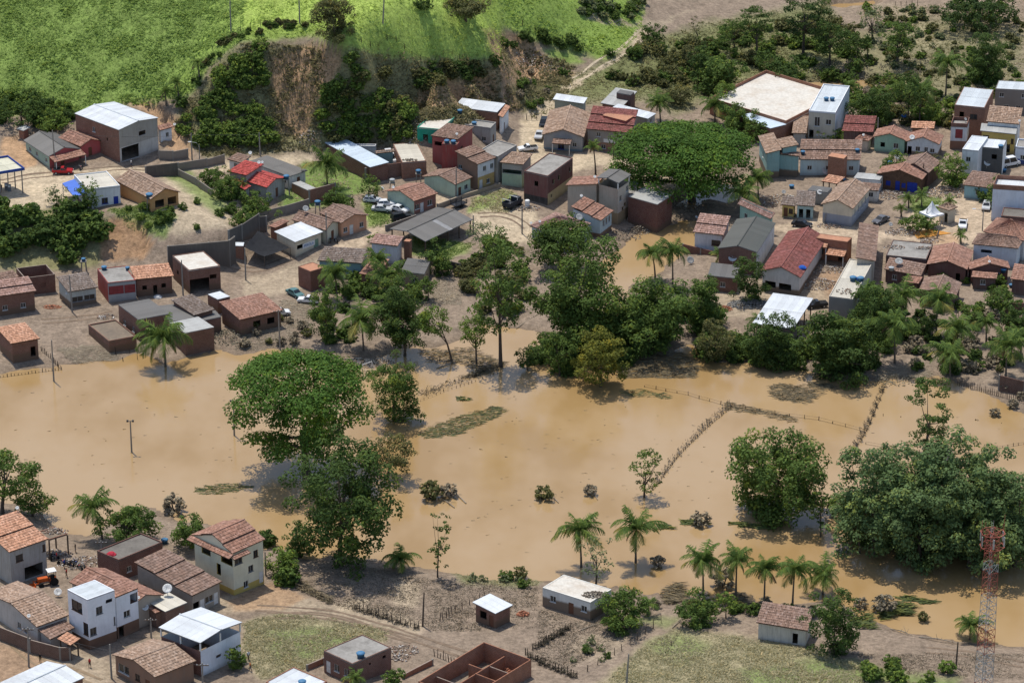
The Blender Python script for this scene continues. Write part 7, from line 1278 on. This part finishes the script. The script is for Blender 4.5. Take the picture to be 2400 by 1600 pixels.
# goal frame left standing in the flood
a, b = G(18, 980, 1290), G(18, 1062, 1300); root = empty('football_goal', (a[0], a[1], 0), 'white football goal frame leaning in the flood', 'goal'); d = Vector((b[0] - a[0], b[1] - a[1] + 2.0, 0)); mb = MB(); mb.tube([(0, 0, -.4), (0, 0, 2.2)], .06, 6); gp = mb.mesh('goal_post', WHITEM); inst('goal_post', gp, root); inst('goal_post', gp, root, d); mb = MB(); mb.tube([(0, 0, 2.2), d + Vector((0, 0, 2.2))], .06, 6); mb.obj('crossbar', WHITEM, root)
mb = MB(); mb.tube([(0, 0, 2.2), (.9, -.6, 0)], .03, 4); mb.tube([d + Vector((0, 0, 2.2)), d + Vector((.9, -.6, 0))], .03, 4); mb.obj('net_stay', WHITEM, root)
# rubble: heaps too broken to count
RUB = {'mix': [(.44, .40, .35), (.33, .21, .15), (.52, .49, .45), (.24, .19, .15), (.34, .27, .21), (.28, .22, .17)], 'brick': [(.42, .18, .10), (.5, .22, .13), (.36, .15, .09)], 'wood': [(.22, .18, .14), (.3, .26, .2), (.14, .11, .085)], 'grey': [(.24, .235, .22), (.3, .29, .27)], 'reed': [(.22, .19, .13), (.17, .15, .10), (.27, .24, .17)]}
for kk, cs in RUB.items():
    for i, c_ in enumerate(cs): plain('debris_%s_%d' % (kk, i), c_, .95, 0, .2, 2)
def heap(t, x, y, rx, ry, h, n, kind, label, L=(.12, .42), W_=(.06, .2), name='rubble_heap', cat='rubble', on=None):
    c = Vector(G(t, x, y)) if on is None else hit(t, x, y); mb = MB(); nm = len(RUB[kind])
    for i in range(n):
        r_ = math.sqrt(random.random()); th = random.uniform(0, 6.283); u, v = r_ * math.cos(th) * rx, r_ * math.sin(th) * ry; z = (hz(c.x + u, c.y + v) - c.z if on is None else 0) + max(0, (1 - r_)) * h * random.uniform(.3, 1); z = max(z, -c.z - .02 if on is None else 0)
        l, w, hh = random.uniform(*L) / 2, random.uniform(*W_) / 2, random.uniform(*W_) / 2; M = Matrix.Translation((u, v, z + hh)) @ Matrix.Rotation(random.uniform(0, 6.28), 4, 'Z') @ Matrix.Rotation(random.uniform(-.5, .5), 4, 'Y') @ Matrix.Rotation(random.uniform(-.5, .5), 4, 'X')
        p = [M @ Vector((sx * l, sy * w, sz * hh)) for sz in (-1, 1) for sy in (-1, 1) for sx in (-1, 1)]; m_ = random.randrange(nm)
        for q_ in ((4, 5, 7, 6), (0, 1, 5, 4), (2, 6, 7, 3), (0, 4, 6, 2), (1, 3, 7, 5)): mb.face([p[k] for k in q_], None, m_)
    o = mb.obj(name, [MAT['debris_%s_%d' % (kind, i)] for i in range(nm)], None, c); return tag(o, label, cat, None, 'stuff')
for a in [(9,1250,1250,6,4,.9,420,'mix','pale rubble slope beside the pond'), (10,1250,1130,6,3.5,1.0,420,'mix','rubble of a collapsed house right of the plank walled house'), (10,480,1160,3.5,2.5,.8,200,'mix','rubble before the small grey sheet roof'), (11,1640,1130,4,3,1.0,320,'mix','rubble beside the dark red hall'), (11,1750,950,6,2,.6,260,'mix','white rubbish strewn below the orange brick house'),
  (11,1400,300,3,1.5,.6,130,'mix','rubble at the twin houses front'), (11,1820,420,3,1.5,.4,120,'mix','scattered litter before the cream and blue hall'), (8,1340,1085,2.6,1.8,1.3,220,'wood','drift heap at the creek edge'), (8,1100,1130,5,3,.6,220,'wood','dark rubbish under the houses at the creek'), (8,1850,850,6,4,.7,260,'wood','drift debris below the umbrella tree'), (2,480,1260,3,2,.8,130,'mix','stones below the cliff scar'), (2,1440,1230,3,4,1.2,200,'mix','fallen stones beside the green shop'),
  (13,700,590,5,3,.5,320,'mix','white flood rubbish beside the wet slab house'), (13,450,520,3,2,.5,120,'mix','goods piled under the slab deck'), (14,1360,1270,2.5,2,.6,120,'mix','broken furniture right of the square brick house'), (14,1330,1340,1.6,1.2,.9,60,'mix','white junk heap right of the square brick house'), (18,1000,1180,6,2.5,.8,260,'wood','driftwood tangle below the dark far bank tree'), (20,1150,950,7,2.5,.8,260,'reed','reed drift at the right far shore'),
  (7,1500,850,3,1.5,.5,120,'mix','junk behind the truck in the dirt yard'), (17,980,560,2,1.2,.5,80,'mix','stones beside the muddy enclosure'), (17,2100,740,4,3,1.0,260,'reed','grey drift mound at the far bank left'), (12,620,500,4,2,.6,160,'mix','dark debris below the spreading square tree'), (12,930,610,2,1,.5,80,'mix','rubble beside the street corner wall'), (4,650,650,8,5,1.2,360,'reed','flattened banana stems behind the town left'), (4,1330,620,8,6,1.2,380,'reed','flattened banana stems behind the town right'), (3,220,620,5,3,1.2,160,'mix','boulders in the eroded gully')]: heap(*a)
for a in [(14,2280,1460,2.6,1.4,.6,200,'brick','loose red bricks inside the unfinished house'), (14,2150,1360,1.8,1.2,.6,120,'brick','stack of tiles at the back of the unfinished house'), (15,90,1010,1.1,.8,.9,140,'brick','stack of red bricks beside the brick hut'), (17,480,470,1.8,1.0,.4,110,'brick','scattered roof tiles on the mud at left'), (11,500,1440,1.8,1.3,1.0,170,'brick','heap of orange bricks at the river trees'), (11,820,1380,4.5,2.2,1.3,900,'grey','grey gravel heap left of the white open shed')]: heap(*a, L=(.15, .3), W_=(.08, .16), name='brick_pile' if a[7] == 'brick' else 'gravel_heap', cat='pile')
for a in [(15,680,850,2.2,1.2,.35,160,'wood','dry branches on the white flood marked roof'), (13,460,330,2.2,1.3,.5,90,'mix','rubble on the deck slab beside the orange roof'), (12,500,680,2.2,1.2,.5,80,'mix','goods on the grey terrace roof, left pile'), (12,880,690,2.0,.8,.4,60,'mix','goods on the grey terrace roof, right pile'), (7,270,340,1.6,.8,.2,50,'wood','poles lying on the cream slab roof'), (20,700,130,1.5,1.5,.3,40,'mix','things left on the roof terrace')]: heap(*a, on=True)
# floating mats of reeds and driftwood
def mat_of_reeds(label, t, poly, n, col, L=(.5, 1.3), ang=0.3, name='floating_reeds', z=.06, w=.05):
    P = in_poly(poly, n, t); P[:, 2] = np.maximum(P[:, 2], 0) + rng.uniform(.02, z, n); a = rng.normal(ang, .35, n); d = np.stack([np.cos(a), np.sin(a), rng.normal(0, .06, n)], 1); l = rng.uniform(*L, n)[:, None] / 2; nrm = np.stack([-d[:, 1], d[:, 0], rng.normal(0, .6, n)], 1) * w
    V = np.stack([P - d * l - nrm, P + d * l - nrm * .3, P + d * l + nrm * .3, P - d * l + nrm], 1).reshape(-1, 3); o = inst(name, fast_mesh(name, V, 4, col, rng.uniform(0, 1, n))); tag(o, label, 'reeds', None, 'stuff')
GR_ = leaf((.115, .135, .07), .5, .1); BRN = leaf((.17, .14, .09), .5, .05, (1.15, 1, .9)); GRN_ = leaf((.10, .13, .05), .4, .1)
mat_of_reeds('long streak of grey green grass lying in the flood centre', 22, [(280,640), (400,560), (560,510), (700,460), (900,405), (1020,420), (960,490), (760,560), (640,630), (400,670)], 1300, GR_, ang=.25); mat_of_reeds('patch of drowned grass left of the tall dark tree', 21, [(-150,1030), (-40,1005), (120,985), (260,1010), (150,1050), (-60,1060)], 450, GR_, ang=.1)
mat_of_reeds('wide mat of flattened brown reeds beside the yellow topped tree', 19, [(1000,1330), (1300,1270), (1560,1290), (1720,1440), (1680,1560), (1000,1560)], 2600, BRN, (.8, 1.8), .1); mat_of_reeds('flattened reeds in the shallows below the white shed', 20, [(0,1040), (200,1030), (430,1090), (420,1200), (120,1180), (0,1140)], 900, BRN, ang=-.1); mat_of_reeds('thin reed streaks in front of the big mango like tree', 20, [(380,1010), (640,1040), (600,1090), (400,1060)], 250, BRN, ang=-.1)
mat_of_reeds('reeds caught at the corner of the flooded fences', 23, [(600,210), (760,240), (940,290), (920,310), (760,270), (610,250)], 500, BRN, ang=-.2); mat_of_reeds('faint drowned grass left of the diagonal fence', 23, [(100,150), (220,150), (360,185), (340,195), (120,180)], 220, GR_, ang=-.1); mat_of_reeds('reed patch in shallows behind the diagonal fence', 23, [(850,150), (1000,120), (1120,130), (980,220), (860,200)], 380, BRN, ang=.0)
mat_of_reeds('raft of cut banana stems floating left of the bush', 15, [(1370,290), (1480,280), (1620,310), (1600,335), (1400,320)], 160, GRN_, (1.0, 2.4), -.05, 'stem_raft', .2, .1); mat_of_reeds('small raft of green stems right of the flood palms', 15, [(1200,330), (1290,315), (1310,360), (1220,365)], 60, GRN_, (.8, 1.6), -.05, 'stem_raft', .2, .1); mat_of_reeds('long raft of green stems right of the bush raft', 15, [(1770,310), (1950,320), (2120,350), (2090,375), (1940,345)], 170, GRN_, (.9, 2.2), -.1, 'stem_raft', .2, .1); mat_of_reeds('raft of stems near the ball shaped muddy bush', 16, [(1020,905), (1200,920), (1360,960), (1330,975), (1100,940)], 130, GRN_, (.9, 2.2), -.15, 'stem_raft', .2, .1)
mat_of_reeds('heap of dark green fallen palm leaves near the tower', 16, [(900,1040), (1050,970), (1200,990), (1180,1070), (960,1080)], 420, GRN_, (1.0, 2.4), .0, 'palm_leaf_heap', .7, .08); mat_of_reeds('fallen palm leaves beside the dense dark tree', 16, [(680,1060), (860,1020), (900,1130), (740,1120)], 220, GRN_, (1.0, 2.2), .1, 'palm_leaf_heap', .6, .08); mat_of_reeds('debris swept along the near shore by the palms', 15, [(1230,830), (1400,820), (1420,900), (1280,930)], 420, BRN, (.8, 2.2), -.1, 'shore_drift', .7, .07); mat_of_reeds('drift debris under the near shore palm row', 15, [(1700,900), (1850,890), (2050,960), (1850,980)], 420, BRN, (.8, 2.0), .1, 'shore_drift', .5, .07)
mat_of_reeds('muddy drift along the shore fence at left centre', 14, [(400,640), (720,800), (700,850), (400,720)], 500, BRN, (.4, 1.2), -.5, 'shore_drift', .6, .06); mat_of_reeds('branches and drift beneath the tall airy tree', 18, [(1500,1080), (2000,1100), (2300,1240), (2100,1320), (1900,1240), (1600,1220)], 700, BRN, (.6, 1.8), .3, 'shore_drift', .5, .06); mat_of_reeds('brush caught along the fence right of the rain tree', 22, [(640,160), (900,60), (1000,60), (900,120), (700,180)], 420, BRN, (.5, 1.4), .35, 'shore_drift', .5, .05); mat_of_reeds('green leaf clump floating above the grass streak', 22, [(590,340), (640,325), (705,345), (690,372), (630,360)], 60, GRN_, (.5, 1.1), 0, 'leaf_clump', .15, .08)
DRK = leaf((.045, .036, .027), .6, .05, (1.3, 1.2, 1.1))
for lab_, t_, pts_ in [('dark drift caught on the diagonal flooded fence', 0, [(1497,1128), (1563,1042), (1623,982), (1680,934), (1683,940), (1627,990), (1568,1050), (1503,1132)]), ('dark drift caught on the fence right of the rain tree', 0, [(962,918), (1018,896), (1073,878), (1150,850), (1152,858), (1077,886), (1022,904), (966,926)]),
  ('dark drift caught on the fence climbing to the right bank', 0, [(1960,1034), (1992,978), (2027,893), (2032,896), (1999,984), (1967,1038)]), ('dark brush along the bottom plot fence', 15, [(110,1330), (330,1440), (530,1515), (530,1535), (330,1462), (110,1352)]), ('dark brush along the near bank road fence', 14, [(905,880), (1170,965), (1290,1005), (1500,1068), (1500,1085), (1290,1025), (1170,985), (905,898)]), ('dark brush lining the back of the mud plot', 15, [(170,1290), (300,1210), (480,1110), (480,1130), (300,1235), (170,1312)])]:
    mat_of_reeds(lab_, t_, pts_, 420, DRK, (.25, .8), rng.uniform(0, 3), 'fence_drift', .8, .05)
mat_of_reeds('small specks of debris drifting on the flood', 0, [(20,900), (500,850), (960,960), (1300,900), (1700,1000), (2300,960), (2300,1050), (1900,1000), (1650,1150), (1200,1290), (950,1180), (560,1170), (150,1120), (20,1050)], 260, BRN, (.2, .8), .2, 'drifting_debris', .08, .06)
def ruts(label, t, pts, gauge, col, w=.28):
    W3 = []
    P = [G(t, *q) for q in pts]; fine = []
    for a, b in zip(P[:-1], P[1:]):
        k = max(2, int(np.linalg.norm(b - a) / 1.2)); fine += [a + (b - a) * i / k for i in range(k)]
    fine = np.array(fine + [P[-1]])[:, :2]; 
    for _ in range(3): fine[1:-1] = (fine[:-2] + fine[1:-1] * 2 + fine[2:]) / 4
    tg = np.gradient(fine, axis=0); tg /= np.maximum(np.linalg.norm(tg, axis=1), 1e-6)[:, None]; nr = np.stack([-tg[:, 1], tg[:, 0]], 1); mb = MB()
    for s_ in (-1, 1):
        off = fine + nr * (s_ * gauge / 2 + (vnoise(fine[:, 0] / 4, fine[:, 1] / 4, 9) - .5)[:, None] * .5); wv = w * (.6 + .8 * vnoise(fine[:, 0] / 2, fine[:, 1] / 2, 8 + s_))[:, None]; l, r_ = off - nr * wv, off + nr * wv; zl = hz_arr(l) + .035; zr = hz_arr(r_) + .035
        for i in range(len(fine) - 1): mb.face([(*l[i + 1], zl[i + 1]), (*l[i], zl[i]), (*r_[i], zr[i]), (*r_[i + 1], zr[i + 1])])
    o = mb.obj('wheel_ruts', col); o['kind'] = 'structure'; o['label'] = label
RD = plain('rut_dark', (.20, .145, .10), .9, 0, .35, 1.2); RP = plain('rut_pale', (.50, .41, .29), .95, 0, .25, 1.2); RW_ = plain('rut_wet', (.26, .19, .12), .4, 0, .3, 1)
ruts('pale wheel ruts of the dirt track', 3, [(560,740), (760,620), (1000,490), (1110,410), (1190,300)], 1.9, RP); ruts('dark ruts on the near bank road', 14, [(0,880), (350,900), (700,930), (1000,1010), (1300,1100), (1500,1170), (1900,1300)], 2.0, RD); ruts('second ruts on the near bank road', 14, [(100,950), (500,940), (800,980), (1100,1080), (1450,1180)], 1.8, RD)
ruts('ruts in the muddy street at left', 18, [(-300,250), (0,330), (150,280), (350,200)], 1.8, RD); ruts('ruts in the mud before the riverside houses', 17, [(380,600), (620,580), (900,560), (1050,520)], 1.8, RD); ruts('ruts on the road before the shop', 5, [(0,300), (300,240), (700,210), (1300,180), (1900,120)], 2.0, RD); ruts('wet ruts on the lower left road', 13, [(60,1180), (300,1400), (600,1480), (800,1560)], 1.9, RW_); ruts('ruts in the dirt yard by the truck', 7, [(1000,920), (1200,900), (1400,960), (1500,1050)], 1.8, RD); ruts('ruts across the bottom right mud field', 16, [(1300,1300), (1600,1320), (1900,1380), (2100,1420)], 2.0, RD)
# fallen trunks
def log(t, x0, y0, x1, y1, r_, label, z=.1):
    a, b = Vector(G(t, x0, y0)), Vector(G(t, x1, y1)); mb = MB(); m_ = (b - a) * .5 + Vector((0, .25, .15)); root = empty('fallen_trunk', (a.x, a.y, a.z + z), label, 'log'); mb.tube([(0, 0, 0), m_, b - a], [r_, r_ * .8, r_ * .4], 6); mb.obj('trunk', plain('pale_driftwood', (.30, .25, .19), .95, 0, .3, 3), root); mb = MB()
    for k in range(4): s_ = (b - a) * random.uniform(.4, .9); mb.tube([s_, s_ + Vector((random.uniform(-1, 1), random.uniform(-1, 1), random.uniform(.3, 1.1)))], [r_ * .4, r_ * .15], 4)
    mb.obj('branches', MAT['pale_driftwood'], root)
for a in [(18,1660,1230,1890,1160,.14,'pale driftwood trunk below the feathery trees'), (22,670,1150,510,1010,.12,'bare fallen trunk in the flood above the narrow tree'), (22,575,1185,460,1110,.10,'smaller fallen trunk beside the bare one'), (22,1425,1145,1330,1060,.08,'trunk of the tangled uprooted bush'), (22,1745,1120,1690,1050,.07,'stick of the bare uprooted bush'), (16,1000,1130,1180,1185,.14,'fallen pale trunk at the near right shore'), (16,1230,1195,1560,1250,.12,'long driftwood pole at the near right shore'), (15,560,1140,760,1080,.1,'pale pole lying beside the white house yard'),
  (18,580,980,640,930,.1,'pale log at the far bank'), (14,1420,655,1510,605,.08,'pale pole lying in the mud yard'), (19,1200,0,1200,1,.05,'short stick in the dirt yard'), (8,1700,820,1740,660,.12,'broken pole leaning below the umbrella tree'), (15,1310,1120,1440,1015,.09,'pale pole leaning in the dry field'), (19,40,1060,300,900,.1,'driftwood pole on the bank left of the creek')]: log(*a)
# white cylinder in the dirt yard
p = Vector(G(7, 1505, 830)); root = empty('storage_drum', p, 'white cylindrical drum standing in the dirt yard', 'drum'); mb = MB(); mb.lathe([(0, 0), (.5, 0), (.5, 1.5), (.42, 1.58), (0, 1.6)], 16); mb.obj('drum_body', WHITEM, root); mb = MB(); [mb.lathe([(.5, z), (.54, z + .03), (.5, z + .06)], 16) for z in (.4, .95)]; mb.obj('hoops', STEEL, root)
for i, (x, y) in enumerate([(60,375), (88,385)]):
    p = Vector(G(5, x, y)); root = empty('fuel_pump', p, ['left fuel pump under the station canopy', 'right fuel pump under the station canopy'][i], 'fuel pump', 'fuel pumps'); mb = MB(); mb.box(-.35, .35, -.25, .25, 0, 1.5); mb.obj('cabinet', plain('pump_grey', (.2, .2, .21), .5), root); mb = MB(); mb.box(-.25, .25, -.28, -.25, .95, 1.35); mb.obj('display', WHITEM, root)
# lettering on two fronts
def sign(hs_label, t, x, y, text, size, col, back=None, bw=2.0, bh=.7, name='shop_sign', label=''):
    p = hit(t, x, y); d = Vector(ray(*px(t, (x, y)))); ok, loc, nor, idx, ob, mx_ = S.ray_cast(DG, Vector(CAM), d); nor = Vector(nor); nor.z = 0; nor = nor.normalized() if nor.length > .2 else Vector((0, -1, 0)); ang = math.atan2(nor.x, -nor.y); root = empty(name, Vector(loc) + nor * .04, label, 'sign', None, ang)
    if back: mb = MB(); mb.box(-bw / 2, bw / 2, -.03, .0, -bh / 2, bh / 2); mb.obj('board', back, root)
    cu = bpy.data.curves.new('lettering', 'FONT'); cu.body = text; cu.size = size; cu.align_x = 'CENTER'; cu.align_y = 'CENTER'; cu.extrude = .006; o = bpy.data.objects.new('lettering', cu); COL.objects.link(o); bpy.context.view_layer.update(); me_ = bpy.data.meshes.new_from_object(o.evaluated_get(bpy.context.evaluated_depsgraph_get())); bpy.data.objects.remove(o); me_.materials.clear(); me_.materials.append(col); inst('lettering', me_, root, (0, -.06, 0), (R(90), 0, 0))
sign('', 6, 1000, 1222, 'PEROLA', .75, plain('sign_blue', (.05, .18, .45), .7), WHITEM, 3.4, 1.1, label='painted sign with blue letters on the cream shop')
sign('', 3, 895, 1295, 'V', .8, plain('sign_dark', (.05, .05, .06), .7), WHITEM, 2.6, .8, label='pale sign board below the dark red stepped roofs')
